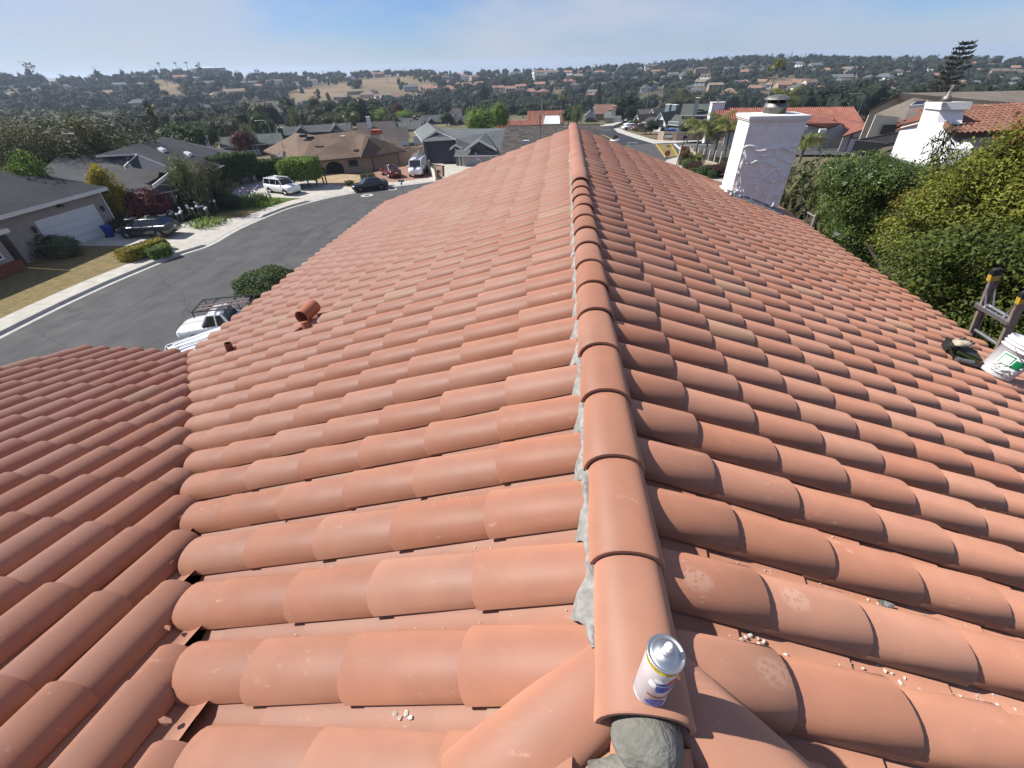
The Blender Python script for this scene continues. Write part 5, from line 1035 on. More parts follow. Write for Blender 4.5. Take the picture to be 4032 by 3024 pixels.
def plant(key,P,h,w,label,name='tree',cat='tree',group=None,rz=0,wy=None):
    cm,tm=PROTO[key]; t=thing(name,label,cat,P,rz,group); M=Matrix.Diagonal((w,wy or w,h,1)); link('crown' if tm else 'foliage',cm,t,M)
    if tm: link('trunk',tm,t,M)
    return t
def spot(x,ytop,r):                           # crown top seen at this pixel, r metres away
    p=at_r(x,ytop,r); z=terrain(p.x,p.y); return Vector((p.x,p.y,z)),p.z-z
def tree_px(key,x,ytop,r,wpx,label,group='garden trees on the slope below',name='tree',cat='tree',sink=0.0,wy=None):
    P,h=spot(x,ytop,r); mpp,_=scale_at(P+Vector((0,0,h*.6))); 
    # aim at the crown's middle: shift sideways so that the leaning image of the trunk still tops out at x
    return plant(key,P,h+sink,wpx*mpp,label,name,cat,group,rz=x*.7,wy=wy)
def palm_mesh(seed,fr=22,L=1.0,droop=.9,wid=.16,m=None,lf=26):
    g=np.random.RandomState(seed); V=[];t=[]
    for i in range(fr):
        a=2*math.pi*i/fr+g.uniform(-.2,.2); e=g.uniform(-.15,1.15); ln=L*g.uniform(.8,1.1); tt=g.uniform(.2,.9)
        dr=np.array([math.cos(a),math.sin(a),0]); sd=np.array([-math.sin(a),math.cos(a),0]); pt=[]
        for k in range(lf+1):
            s=k/lf; ang=e-droop*1.6*s*s-.25*s; pt.append((pt[-1]+ (dr*math.cos(ang)+np.array([0,0,1])*math.sin(ang))*ln/lf) if pt else np.zeros(3))
        for k in range(2,lf):
            s=k/lf; w=wid*ln*2.0*math.sin(math.pi*min(1,s*.93+.05))**.7
            for sg in (-1,1):
                tip=pt[k]+sd*sg*w*.8+dr*.12*ln*(.6)+np.array([0,0,-.55*w-.02*g.rand()]); q=pt[k+1]-pt[k]; V+=[pt[k],pt[k]+q*.75,tip+q*.2,tip]; t+=[tt*.8+.2*g.rand()]*4
        for k in range(lf-1): up_=np.array([0,0,.012*ln]); V+=[pt[k]-sd*.012*ln,pt[k]+sd*.012*ln,pt[k+1]+sd*.008*ln,pt[k+1]-sd*.008*ln]; t+=[.9]*4
    return fast_mesh('fronds',np.array(V),len(V)//4,np.array(t),m or L_palm)
PALM=[palm_mesh(1),palm_mesh(2,26,1,1.0),palm_mesh(3,18,1,.7)]; PALMD=palm_mesh(4,30,1,.9,.10,L_dark,18); PALMF=palm_mesh(5,14,1,.8,.16,L_dark,8)
def palm(P,h,crown_r,label,group,k=0,lean=(0,0),fr=None,tr=.16,name='palm_tree'):
    t=thing(name,label,'palm',P,k*1.3,group); b=MB(); n=6
    for i in range(n): f=lambda s:(lean[0]*s*s,lean[1]*s*s,h*s); b.tube(f(i/n),f((i+1)/n),tr*(1.25-.5*i/n),tr*(1.25-.5*(i+1)/n),8,0,i==n-1)
    b.build('trunk',M_palmt,t); link('fronds',fr or PALM[k%3],t,Matrix.Translation((lean[0],lean[1],h))@Matrix.Scale(crown_r,4)); return t
# --- left: behind and between the houses
tree_px('lolive',110,412,78,300,'large dark olive tree overhanging the left edge behind the garage house',wy=22); tree_px('weep',285,425,80,230,'loose drooping olive-brown tree right of the large dark tree at left'); tree_px('lolive',10,450,74,280,'dark tree filling the left edge above the lime bush')
tree_px('euc2',340,500,72,200,'straggly tree with long hanging sprays left of the pale chimney box'); tree_px('bright2',40,580,60,150,'lime-green bush at the left edge above the dark garage roof','garden trees on the slope below')
for i,(x,y,r,w,k,l) in enumerate(((455,545,84,130,'mid1','leafy green bush just behind the roof of the gabled house'),(690,478,92,190,'mid2','broad green tree behind the gabled house beside its ridge'),(560,515,96,150,'dark2','dark round tree between two green ones behind the gabled house'),(780,470,120,110,'mid3','green tree behind the gabled house left of the brown chimney'),
    (860,450,150,130,'olive2','loose olive tree above the wide grey house'),(930,425,190,150,'dark3','dark tree above the pale panel house'),(1015,440,160,110,'mid2','tree right of the dark one, above the grey deck house'),(960,480,120,100,'weep','willow-like tree left of the tan house with brown gable'),(560,400,150,60,'euc1','slim dark tree standing before the hill on the left'),(1045,470,150,60,'mid1','small green tree by the pink-tiled house'))):
    tree_px(k,x,y,r,w,l)
tree_px('redtree',935,512,118,90,'dark red leafy shrub beside the tan house with brown gable')
plant('yellow1',at_z(480,850,.3)*.93,5.6,4.6,'bright yellow-green tree between the garage house and the gabled house',group='street-side garden plants'); plant('mid1',at_z(530,815,.3),3.6,4.2,'dark green bush at the right foot of the yellow tree','bush','bush',group='street-side garden plants')
wp_=at_z(800,838,.35); plant('weep',wp_,6.0,6.2,'airy olive tree with drooping leaves in front of the gabled house',group='street-side garden plants'); plant('euc2',wp_+Vector((.8,2.2,0)),4.6,5.0,'darker drooping tree close behind the airy olive tree',group='street-side garden plants')
plant('shrub_r',at_z(622,875,.2),3.5,3.9,'dark red maple shrub behind the dark hatchback','shrub','shrub',group='street-side garden plants')
def hedge(name,label,P,rz,dims,m,n,seed,size=.16,group='clipped hedges',z0=0):
    t=thing(name,label,'hedge',P,rz,group); L,W,Hh=dims; g=np.random.RandomState(seed); N=n; f=g.rand(N); P_=np.zeros((N,3)); nr=np.zeros((N,3))
    u=g.rand(N,3)-.5; face=g.choice(6,N,p=np.array([W*Hh,W*Hh,L*Hh,L*Hh,L*W,L*W*.1])/(2*W*Hh+2*L*Hh+1.1*L*W)); ax=face//2; sg=np.where(face%2==0,1,-1); sg=np.where(face==4,1,sg); sg=np.where(face==5,-1,sg)
    P_=u*np.array([L,W,Hh]); P_[np.arange(N),ax]=sg*np.array([L,W,Hh])[ax]/2*(1+.06*g.randn(N)); nr[np.arange(N),ax]=sg; rad=np.abs(P_/np.array([L,W,Hh])*2); sh=1-.06*np.clip(rad.sum(1)-1.9,0,1); P_*=sh[:,None]
    k=g.randn(4,3)*2.2; P_+=nr*(np.sin(P_@k.T).mean(1)*.16)[:,None]; P_[:,2]+=Hh/2+z0
    nr+=g.randn(N,3)*.6; nr/=np.linalg.norm(nr,axis=1)[:,None]; a=np.cross(nr,g.randn(N,3)); a/=np.linalg.norm(a,axis=1)[:,None]; b_=np.cross(nr,a); s=size*(.6+.8*g.rand(N))[:,None]
    V=np.stack([P_-a*s,P_+b_*s*.4,P_+a*s,P_-b_*s*.4],1).reshape(-1,3); t_=np.clip(.45+.25*g.randn(N),0,1); link('foliage',fast_mesh('foliage',V,N,np.repeat(t_,4),m),t)
    b=MB(); b.box((0,0,Hh/2+z0),(L*.86,W*.86,Hh*.9)); b.build('inner_branches',M_hedgecore,t)
    if z0>.2:
        for x in (-.3,.1,.35): b=MB(); b.tube((x*L,0,-.1),(x*L*1.1,0,z0+.3),.10,.08,6); b.build('trunk',M_bark,t)
    return t
M_hedgecore=mat('hedge_core',(0.015,0.025,0.008),1)
hedge('hedge','tall square-cut dark hedge on bare stems beside the gabled house',at_z(945,742,.3)+Vector((-1.3,1.5,0)),R(62),(6.2,3.0,2.6),L_mid,9000,3,z0=1.1)
hedge('hedge','rounded green hedge left of the taller square hedge by the brown-roofed house',at_z(1078,712,.2)+Vector((-.3,.8,0)),R(30),(3.2,2.6,2.5),L_mid,5200,4,.14)
hedge('hedge','large square-topped bright hedge behind the white off-roader',at_z(1195,742,.2)+Vector((-.2,1.0,0)),R(10),(4.3,3.6,2.3),L_bright,8500,5,.15,z0=1.0)
for i,(x,y,h,w,k,l) in enumerate(((440,868,2.1,2.3,'shrub_d','dark clipped ball bush right of the white garage door'),(468,893,1.3,2.0,'shrub_d','lower dark mound bush behind the hatchback nose'),(165,1010,2.0,3.3,'shrub_d','dark spiky shrub in the shade left of the garage door'),(275,1010,1.7,2.4,'shrub_s','grey-green rounded shrub in the shade at the garage door foot'),(60,1030,1.6,3.2,'shrub_d','lowest dark shrub in the shade at the left edge'),(20,1075,1.3,2.2,'shrub_d','dark shrub cut by the left edge above the dry lawn'),
     (905,820,1.5,2.6,'shrub_d','dark mounded shrub under the airy olive tree'),(760,835,1.3,3.0,'shrub_d','dark shrub below the gridded window'),(880,800,1.7,2.4,'shrub_d','dark shrub beside the tall square hedge foot'))):
    plant(k,at_z(x,y,.35)*(.96 if x<480 and x>400 else 1),h,w,l,'shrub','shrub','shaded shrubs by the houses',rz=i)
hedge('hedge','low clipped yellow hedge at the end of the dry lawn',at_z(580,1003,.2),R(75),(3.6,1.5,.95),L_yel,4200,8,.09); hedge('hedge','small yellow-green rounded clump at the right end of the yellow hedge',at_z(632,1008,.2),R(60),(1.6,1.5,.8),L_bright,1800,9,.09)
pl=thing('yucca','small spiky palm-like plant beside the yellow hedge','plant',at_z(593,972,.2)); link('fronds',palm_mesh(9,20,.9,.5,.10,L_mid,10),pl)
bp=at_z(1040,1150,0); big=thing('kerbside_bush','broad dense green bush by the near kerb beside the roof edge','bush',Vector((-20.2,26.0,0)))
link('foliage',crown('foliage',[((0,0,.9),(1.9,1.7,.75)),((-1,-.5,.8),(1.1,1.1,.6)),((.9,.6,.9),(1.3,1.2,.65)),((0,.9,1.0),(1.2,1.0,.6))],15000,.075,L_mid,77,asp=.7,spread=.2),big)
def clump(label,P,n,h,w,m,seed,flower=None,nf=0,name='flower_clump',cat='plants'):
    t=thing(name,label,cat,P); g=np.random.RandomState(seed); V=[];tt=[]
    for i in range(n):
        x,y=g.uniform(-w,w)*.5,g.uniform(-w,w)*.5; a=g.uniform(0,6.28); l=h*g.uniform(.6,1.1); d=np.array([math.cos(a),math.sin(a),0]); s=np.array([-d[1],d[0],0])*.035; p=np.array([x,y,0]); q=p+d*l*.3+np.array([0,0,l*.8]); e=p+d*l*.75+np.array([0,0,l*.7])
        V+=[p-s,p+s,q+s,q-s,q-s,q+s,e+s*.2,e-s*.2]; tt+=[g.rand()]*8
    link('leaves',fast_mesh('leaves',np.array(V),len(V)//4,np.array(tt),m),t)
    for i in range(nf):
        x,y=g.uniform(-w,w)*.5,g.uniform(-w,w)*.5; z=h*g.uniform(1.05,1.5); b=MB(); b.lump((x,y,z),(.15,.15,.13),i+seed,.3,0,1,smooth=False); b.tube((x,y,z*.3),(x,y,z),.012,.012,4); b.build('flower_head',flower,t)
    return t
clump('clump of white round-headed flowers beside the dark hatchback roof',at_z(700,872,.3),160,.7,2.3,L_dark,1,L_flw,11); clump('taller white round-headed flowers beneath the airy olive tree',at_z(795,852,.3),200,.9,3.0,L_dark,2,L_flw,12); clump('lime-green strappy plants along the lawn edge',at_z(815,885,.2),260,.6,3.2,L_bright,3)
clump('green strappy clump with purple flower heads by the driveway of the off-roader',at_z(1000,800,.25),300,1.2,3.2,L_mid,4,L_pur,8); clump('low bright green ground plants right of the purple flowers',at_z(1050,805,.2),240,.6,2.6,L_bright,5)
clump('dry tan shrub in the dirt yard behind the black saloon',at_z(1450,708,.2),220,1.1,1.8,L_olive,6,name='dry_shrub',cat='shrub'); clump('small dry tuft in the dirt yard left of the black saloon',at_z(1377,730,.2),120,.7,.9,L_olive,7,name='dry_shrub',cat='shrub')
for i,(x,y) in enumerate(((1276,727),(1288,727))): t=thing('cactus',['thin column cactus in the dirt yard, left of a pair','slightly taller thin column cactus, right of a pair'][i],'cactus',at_z(x,y,.2)); b=MB(); b.tube((0,0,0),(0,0,1.5+.3*i),.1,.09,8); b.lump((0,0,1.5+.3*i),(.09,.09,.1),1,0,0,1); b.build('stem',M_palmt,t)
# --- middle distance
for x,y,r,w,k,l in ((1145,415,172,85,'weep','drooping yellow-green tree above the tan house'),(1245,405,178,95,'olive1','rounded olive-brown tree right of the drooping tree'),(1230,378,215,120,'oval1','dark pointed tree behind the rounded olive tree'),(1290,395,205,110,'dark1','dark cypress-like mass right of the rounded olive tree'),(1345,410,190,90,'mid1','loose dark-green tree behind the tall palm'),(1300,440,170,90,'olive2','yellowish low tree below the dark cypress mass'),
  (1412,420,225,62,'bright1','pale green clipped round tree, leftmost of the bright row'),(1455,424,222,62,'bright1','pale green clipped round tree, second of the bright row'),(1500,420,215,70,'bright2','bright lime tree in the middle of the clipped row'),(1590,430,215,80,'bright2','lime-green tree right end of the clipped row'),(1640,440,225,70,'olive3','dull green tree right of the clipped row'),(1563,402,260,50,'redtree','dark red-brown tree above the clipped row'),(1535,440,205,60,'olive1','small olive tree among the clipped row'),
  (1888,415,112,128,'bright1','large round bright-green tree left of the red-tiled houses'),(1965,395,128,85,'bright2','taller loose green tree behind the round bright one'),(1755,440,190,60,'mid2','tree by the white-gabled house under the far palms'),(2275,405,150,95,'weep','yellow-green pepper tree left of the road bend'),(2240,420,160,60,'mid3','green tree behind the white canopy'),
  (2468,368,190,88,'dark1','tall dark tree standing at the road bend'),(2440,420,185,70,'dark2','lower dark tree left of the tall dark tree'),(2490,410,180,60,'dark3','dark tree low at the right of the tall dark tree'),(2405,432,190,50,'dark2','dark bush by the tan cottage drive'),(2362,325,330,45,'cone1','tall dark conifer behind the tan cottage'),(2700,325,262,96,'olive1','big rounded olive-brown tree above the blue-grey house'),(2735,370,240,70,'olive2','brownish lower tree right of the big rounded olive tree'),
  (2570,470,128,65,'dark1','dark pine-like shrub in front of the white gable'),(2612,495,118,34,'oval1','dark narrow tree left of the blue car'),(2545,505,128,60,'olive2','low green garden shrub along the road pavement'),(2510,500,138,36,'mid2','small garden tree by the white parked car'),(2500,470,150,40,'olive3','small pale tree between the tall dark tree and the white gables'),(2700,480,124,46,'mid1','green tree against the blue-grey house wall'),
  (1900,330,420,60,'dark1','dark tree on the valley floor left of the red roofs'),(2010,405,300,70,'dark2','dark valley tree above the red roofs'),(2100,400,310,80,'mid1','valley tree right of the dark one'),(2180,410,280,60,'olive2','dull valley tree by the flagpole'),(2060,430,240,60,'dark3','dark low tree left of the red roofs')):
    tree_px(k,x,y,r,w,l)
palm(*[spot(1372,455,128)[0]],spot(1372,455,128)[1],2.6,'palm with leaning trunk beside the teal-walled house','palms in the middle distance',1,(.6,0))
for i,(x,y,r,cr,l) in enumerate(((2210,385,230,2.2,'far palm left of the pepper tree'),(2425,335,300,3.2,'left one of two tall shaggy palms above the dark tree'),(2470,340,290,3.2,'right one of two tall shaggy palms above the dark tree'),(2560,330,270,3.0,'tall single palm above the white gables'),(3062,250,140,2.6,'tall palm seen above the near chimney'),(1095,395,260,3.0,'far palm above the drooping yellow-green tree'),(590,430,150,2.0,'palm before the left hill'),(1010,420,170,2.2,'slim palm above the long low house'),(2600,385,250,2.2,'short palm left of the big olive tree'))):
    P,h=spot(x,y,r); palm(P,h,cr,l,'palms in the middle distance',i,(0.3,0),PALMD if i in (1,2,3,5) else None)
P,h=spot(3100,375,70); palm(P,h,2.2,'dark palm crown poking up directly behind the chimney','palms in the middle distance',2)
# --- queen palms, hedges and fence by the junction
for i,(x,y,r,l) in enumerate(((2760,500,80,'leftmost queen palm of the group behind the chimney'),(2800,505,77,'second queen palm of the group, over the timber fence'),(2845,470,80,'tallest queen palm of the group, close to the chimney'),(2880,500,76,'queen palm partly hidden by the chimney'),(2720,475,96,'young palm standing apart by the corner wall'))):
    P,h=spot(x,y,r); palm(P,h,2.7 if i<4 else 2.0,l,'queen palms by the junction',i,(.3*(i%2),.1),tr=.13)
P,h=spot(2735,585,74); pt=thing('low_palm','bushy low palm without visible trunk by the red wall panel','palm',P,0,'queen palms by the junction'); link('fronds',PALM[1],pt,Matrix.Translation((0,0,h*.55))@Matrix.Scale(2.3,4))
for i,(x,y,h,w,k,l) in enumerate(((2705,668,1.35,1.5,'shrub_g','green clipped ball at the left end of the low hedge row'),(2730,672,1.3,2.3,'shrub_br','reddish-brown mound behind the leftmost green ball'),(2727,690,.9,1.2,'shrub_g','small green ball in the front of the hedge row'),(2762,695,1.3,1.8,'shrub_g','largest green clipped ball in the hedge row'),(2795,690,1.4,2.4,'shrub_br','reddish-brown mound right of the largest green ball'),(2800,702,1.0,1.2,'shrub_g','green ball in front of the right brown mound'),(2840,690,1.6,2.6,'shrub_br','reddish-brown mound touching the chimney edge'))):
    plant(k,at_z(x,y,.1),h,w,l,'clipped_shrub','shrub','clipped shrubs of the low hedge row',rz=i)
plant('oval1',PG(3010,560),5,3,'dark shrub hidden mostly by the chimney','shrub','shrub','clipped shrubs of the low hedge row')
# --- right-hand garden
for i,(x,y,r,w,k,l) in enumerate(((3120,640,34,150,'shrub_s','sage-green rounded shrub right of the chimney'),(3220,632,36,170,'shrub_s','broad sage-green bush behind the fence'),(3160,690,30,140,'shrub_o','brownish-green bush against the right side of the chimney'),(3270,650,33,140,'shrub_g','green bush between the sage bush and the glossy tree'),(3330,625,44,120,'shrub_d','dark palm-like bush below the deck'),(3230,700,29,150,'shrub_o','rough olive bush above the fence rail'))):
    P,h=spot(x,y,r); mpp,_=scale_at(P+Vector((0,0,h*.7))); plant(k,P,h,max(w*mpp,h*.55),l,'bush','bush','bushes beyond the fence',rz=i)
P,h=spot(3185,512,62); palm(P,h-1.2,2.4,'dark feathery palm in front of the stucco house','queen palms by the junction',0,(.2,0),tr=.2)
# glossy rounded tree: many tufted lobes
g_=random.Random(8); Bl=[]
def lobes(c,r,n,lr,seed):
    g=random.Random(seed); out=[]
    for i in range(n):
        a=g.uniform(0,6.28); z=g.uniform(-.5,1); q=math.sqrt(max(0,1-z*z)); out.append(((c[0]+r[0]*q*math.cos(a),c[1]+r[1]*q*math.sin(a),c[2]+r[2]*z),(lr*g.uniform(.7,1.2),)*3))
    return out
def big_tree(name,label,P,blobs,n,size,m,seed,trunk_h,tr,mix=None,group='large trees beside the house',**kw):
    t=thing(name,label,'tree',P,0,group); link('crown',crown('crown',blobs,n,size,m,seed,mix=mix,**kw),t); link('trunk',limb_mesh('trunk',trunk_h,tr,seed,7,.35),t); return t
def inpoly(poly,x,y):
    c=False; j=len(poly)-1
    for i in range(len(poly)):
        if (poly[i][1]>y)!=(poly[j][1]>y) and x<(poly[j][0]-poly[i][0])*(y-poly[i][1])/(poly[j][1]-poly[i][1])+poly[i][0]: c=not c
        j=i
    return c
def boughs(base,poly,n,r0,r1,lr,flat,seed):   # boughs spread through the depth of a crown that has this outline
    g=random.Random(seed); xs=[p[0] for p in poly]; ys=[p[1] for p in poly]; out=[]
    while len(out)<n:
        x,y=g.uniform(min(xs),max(xs)),g.uniform(min(ys),max(ys))
        if not inpoly(poly,x,y): continue
        c=at_r(x,y,g.uniform(r0,r1))-base; q=lr*g.uniform(.65,1.25)
        if c.z<.4: continue
        out.append((tuple(c),(q*1.2,q*1.2,q*flat)))
    return out
gp=[(3250,800),(3285,710),(3330,665),(3430,645),(3560,660),(3680,710),(3600,810),(3490,900),(3470,1040),(3380,1010),(3290,900)]
PT=at_r(3400,800,26); PT.z=0; big_tree('glossy_tree','dense rounded glossy-green tree with tufted lobes right of the chimney',PT,boughs(PT,gp,190,21,26,.55,.9,4),95000,.052,L_pit,91,6.5,.25,asp=.55,shell=.25,spread=.16)
mp1=[(3520,900),(3640,800),(3740,720),(3870,650),(3990,590),(4080,500),(4350,460),(4350,1000),(3900,1000),(3650,1000),(3560,980)]
mp2=[(3530,980),(3650,970),(3900,930),(4350,930),(4350,1500),(4050,1420),(3850,1290),(3720,1220),(3600,1100)]
MT=at_r(3950,900,17); MT.z=0; big_tree('maple_tree','large yellow-green maple with reddish leaf tips filling the right edge',MT,boughs(MT,mp1,230,13.5,19.5,.62,.5,6),230000,.037,L_maple,93,8.5,.3,mix=(L_mred,.50,.9),asp=.9,shell=.8,spread=.2,lump=.3,core=False)
MT2=at_r(4000,1150,11.5); MT2.z=0; big_tree('maple_tree','lower dark green maple boughs at the right roof edge by the ladder',MT2,boughs(MT2,mp2,150,9.2,13.5,.55,.5,9),130000,.034,leafmat('shaded_maple_foliage',(0.018,0.032,0.006),(0.13,0.16,0.028),.3),94,7,.2,asp=.9,shell=.8,spread=.2,lump=.3,core=False)  # darker maple leaf copy: shade on the lower boughs put into the colour
# slender bough with long leaves in front of the white chimney
P=at_y(3700,640,30); bm=thing('bamboo','slender bough of long dark leaves in front of the bright white chimney','plant',Vector((P.x,P.y,0))); zt=at_y(3660,505,30).z
V,t_=leaves([((-.3,0,zt-1.3),(1.0,.7,1.5)),((.5,.2,zt-2.4),(1.2,.8,1.2)),((-.2,0,zt-.4),(.6,.4,.6))],620,.26,44,asp=.28,hang=.35,shell=.9,lump=.1); link('leaves',fast_mesh('leaves',V,len(V)//4,t_,L_dark),bm)
b=MB(); b.path([(0,0,0),(.1,0,zt-2.5),(-.2,0,zt-1.2),(-.4,0,zt)],.03,5); b.path([(.1,0,zt-2.5),(.6,.2,zt-1.6)],.02,5); b.build('stem',M_bark,bm)
# Norfolk pine
P,h=spot(3790,170,150); npn=thing('norfolk_pine','tall open pine with tiered upswept branches against the sky at right','tree',P); g=np.random.RandomState(3); V=[];tt=[]; b=MB(); b.tube((0,0,-.5),(.8,0,h),.4,.06,8)
for i in range(14):
    z=h*(.30+.68*i/13); rr_=(h*.21)*(1-.70*i/13)*(.75+.5*g.rand())
    for j in range(6):
        a=j*1.047+i*.5+g.uniform(-.3,.3); L_=rr_*g.uniform(.6,1.1); e=np.array([math.cos(a)*L_,math.sin(a)*L_,L_*.28]); b.tube((.8*z/h,0,z),tuple(np.array([.8*z/h,0,z])+e),.07,.03,4)
        for k in range(15):
            s=g.uniform(.35,1.05); p=np.array([.8*z/h,0,z])+e*s+g.randn(3)*np.array([.30,.30,.07]); d=e/np.linalg.norm(e)*.5+g.randn(3)*.16+np.array([0,0,.2]); w_=np.cross(d,g.randn(3)); w_=w_/np.linalg.norm(w_)*.16; V+=[p-w_,p+w_,p+d+w_*.4,p+d-w_*.4]; tt+=[g.rand()]*4
link('crown',fast_mesh('crown',np.array(V),len(V)//4,np.array(tt),L_hill2),npn); b.build('trunk',M_bark,npn)
# ------------------------------------------------------------------ the far hillside
gh=random.Random(21)
def simple_crown(kind,n,size,m,seed,lod=0): return crown('far_tree',blobset(kind,seed),(n,int(n*.36))[lod],size*(.72,1.1)[lod],m,seed,sub=1,ncore=(6,3)[lod],cs=.92,ct=.45)
FAR=[simple_crown('round',420,.085,L_hill,201),simple_crown('wide',420,.09,L_hill,202),simple_crown('round',420,.085,L_hill2,203),simple_crown('oval',380,.08,L_hill,204),simple_crown('cone',360,.08,L_hill,205),simple_crown('euc',300,.09,L_hill2,206),simple_crown('wide',420,.09,L_hill2,207)]
FAR2=[simple_crown(k,n,s,m,d,1) for k,n,s,m,d in (('round',420,.085,L_hill,201),('wide',420,.09,L_hill,202),('round',420,.085,L_hill2,203),('oval',380,.08,L_hill,204),('cone',360,.08,L_hill,205),('euc',300,.09,L_hill2,206),('wide',420,.09,L_hill2,207))]
def inside(poly,x,y):
    c=False; j=len(poly)-1
    for i in range(len(poly)):
        if (poly[i][1]>y)!=(poly[j][1]>y) and x<(poly[j][0]-poly[i][0])*(y-poly[i][1])/(poly[j][1]-poly[i][1])+poly[i][0]: c=not c
        j=i
    return c
BARE=[[(1105,395),(1180,355),(1330,335),(1500,305),(1640,308),(1700,325),(1690,345),(1600,365),(1460,370),(1330,385),(1180,400)],[(600,325),(660,325),(720,345),(715,365),(620,345)],[(900,420),(1010,395),(1120,400),(1120,440),(900,445)],[(2160,330),(2195,330),(2195,365),(2160,365)],[(2500,370),(2600,360),(2640,385),(2520,400)],[(2960,320),(3080,300),(3140,320),(3080,350),(2980,350)],[(360,455),(450,440),(470,470),(380,475)],[(2740,290),(2800,290),(2800,325),(2740,325)]]
HC=[mat('far_wall_white',(0.70,0.68,0.65),.9),mat('far_wall_cream',(0.55,0.47,0.38),.9),mat('far_wall_tan',(0.33,0.26,0.20),.9),mat('far_wall_grey',(0.30,0.31,0.32),.9)]
HR=[mat('far_roof_pink',(0.24,0.14,0.10),.9),mat('far_roof_brown',(0.12,0.09,0.075),.9),mat('far_roof_grey',(0.11,0.115,0.12),.9),mat('far_roof_tan',(0.19,0.15,0.115),.9)]
def far_house(P,L,Wd,h,rise,rz,wm,rm,label,two=False,group='houses on the far hillside',hip=False):
    o=House('hillside_house',label,'house',P,rz,wm,rm,M_trim2,group); b=MB(); b.boxz(-L/2,L/2,-Wd/2,Wd/2,-2,h); hw=Wd/2
    if not hip:
        for X in (-L/2,L/2): b.add([(X,-hw,h),(X,hw,h),(X,0,h+rise)],[(0,1,2)])
    o.part('wall',b,[wm]); b=MB(); e=.6; ri=(hw if hip else -e)
    b.add([(-L/2+ri,0,h+rise+.1),(L/2-ri,0,h+rise+.1),(L/2+e,-hw-e,h-.15),(-L/2-e,-hw-e,h-.15),(L/2+e,hw+e,h-.15),(-L/2-e,hw+e,h-.15)],[(0,3,2,1),(0,1,4,5)]+([(0,5,3),(1,2,4)] if hip else []))
    o.part('roof',b,[rm]); n=max(2,int(L/3.5)); b=MB()
    for f in range(2 if two else 1):
        for i in range(n): x=-L/2+L*(i+.5)/n; z=1.4+2.7*f; b=MB(); b.box((x,-hw-.02,z),(1.3,.06,1.1)); o.part('window',b,[M_glass])
    return o
HOUSEP=[]
def hh(x,y,wpx,two=False,c=None,rc=None,lab=None,hip=None):
    P=PG(x,y)
    if math.hypot(P.x,P.y)<330: return
    m,v=scale_at(P); L=max(8,min(34,wpx*m)); rz=-math.atan2(P.x,P.y)+gh.uniform(-.5,.5); wm=HC[c if c is not None else gh.randrange(4)]; rm=HR[rc if rc is not None else gh.randrange(4)]
    hp=gh.random()<.5 if hip is None else hip; side='left part' if x<1300 else 'middle' if x<2500 else 'right part'; ht='upper' if y<310 else 'middle' if y<355 else 'lower'
    auto='%s %s house, %s %s roof, %s slope, %s of far hillside'%('two-storey' if two else 'low',{0:'white',1:'cream',2:'tan',3:'grey'}[HC.index(wm)],{0:'pinkish',1:'brown',2:'grey',3:'tan'}[HR.index(rm)],'hipped' if hp else 'gabled',ht,side)
    far_house(P,L*1.12,gh.uniform(7.5,10),5.4 if two else 3.2,gh.uniform(1.4,2.4),rz,wm,rm,lab or auto,two,hip=hp,group='houses on the far hillside' if lab else auto+'s'); HOUSEP.append((P.x,P.y,L))
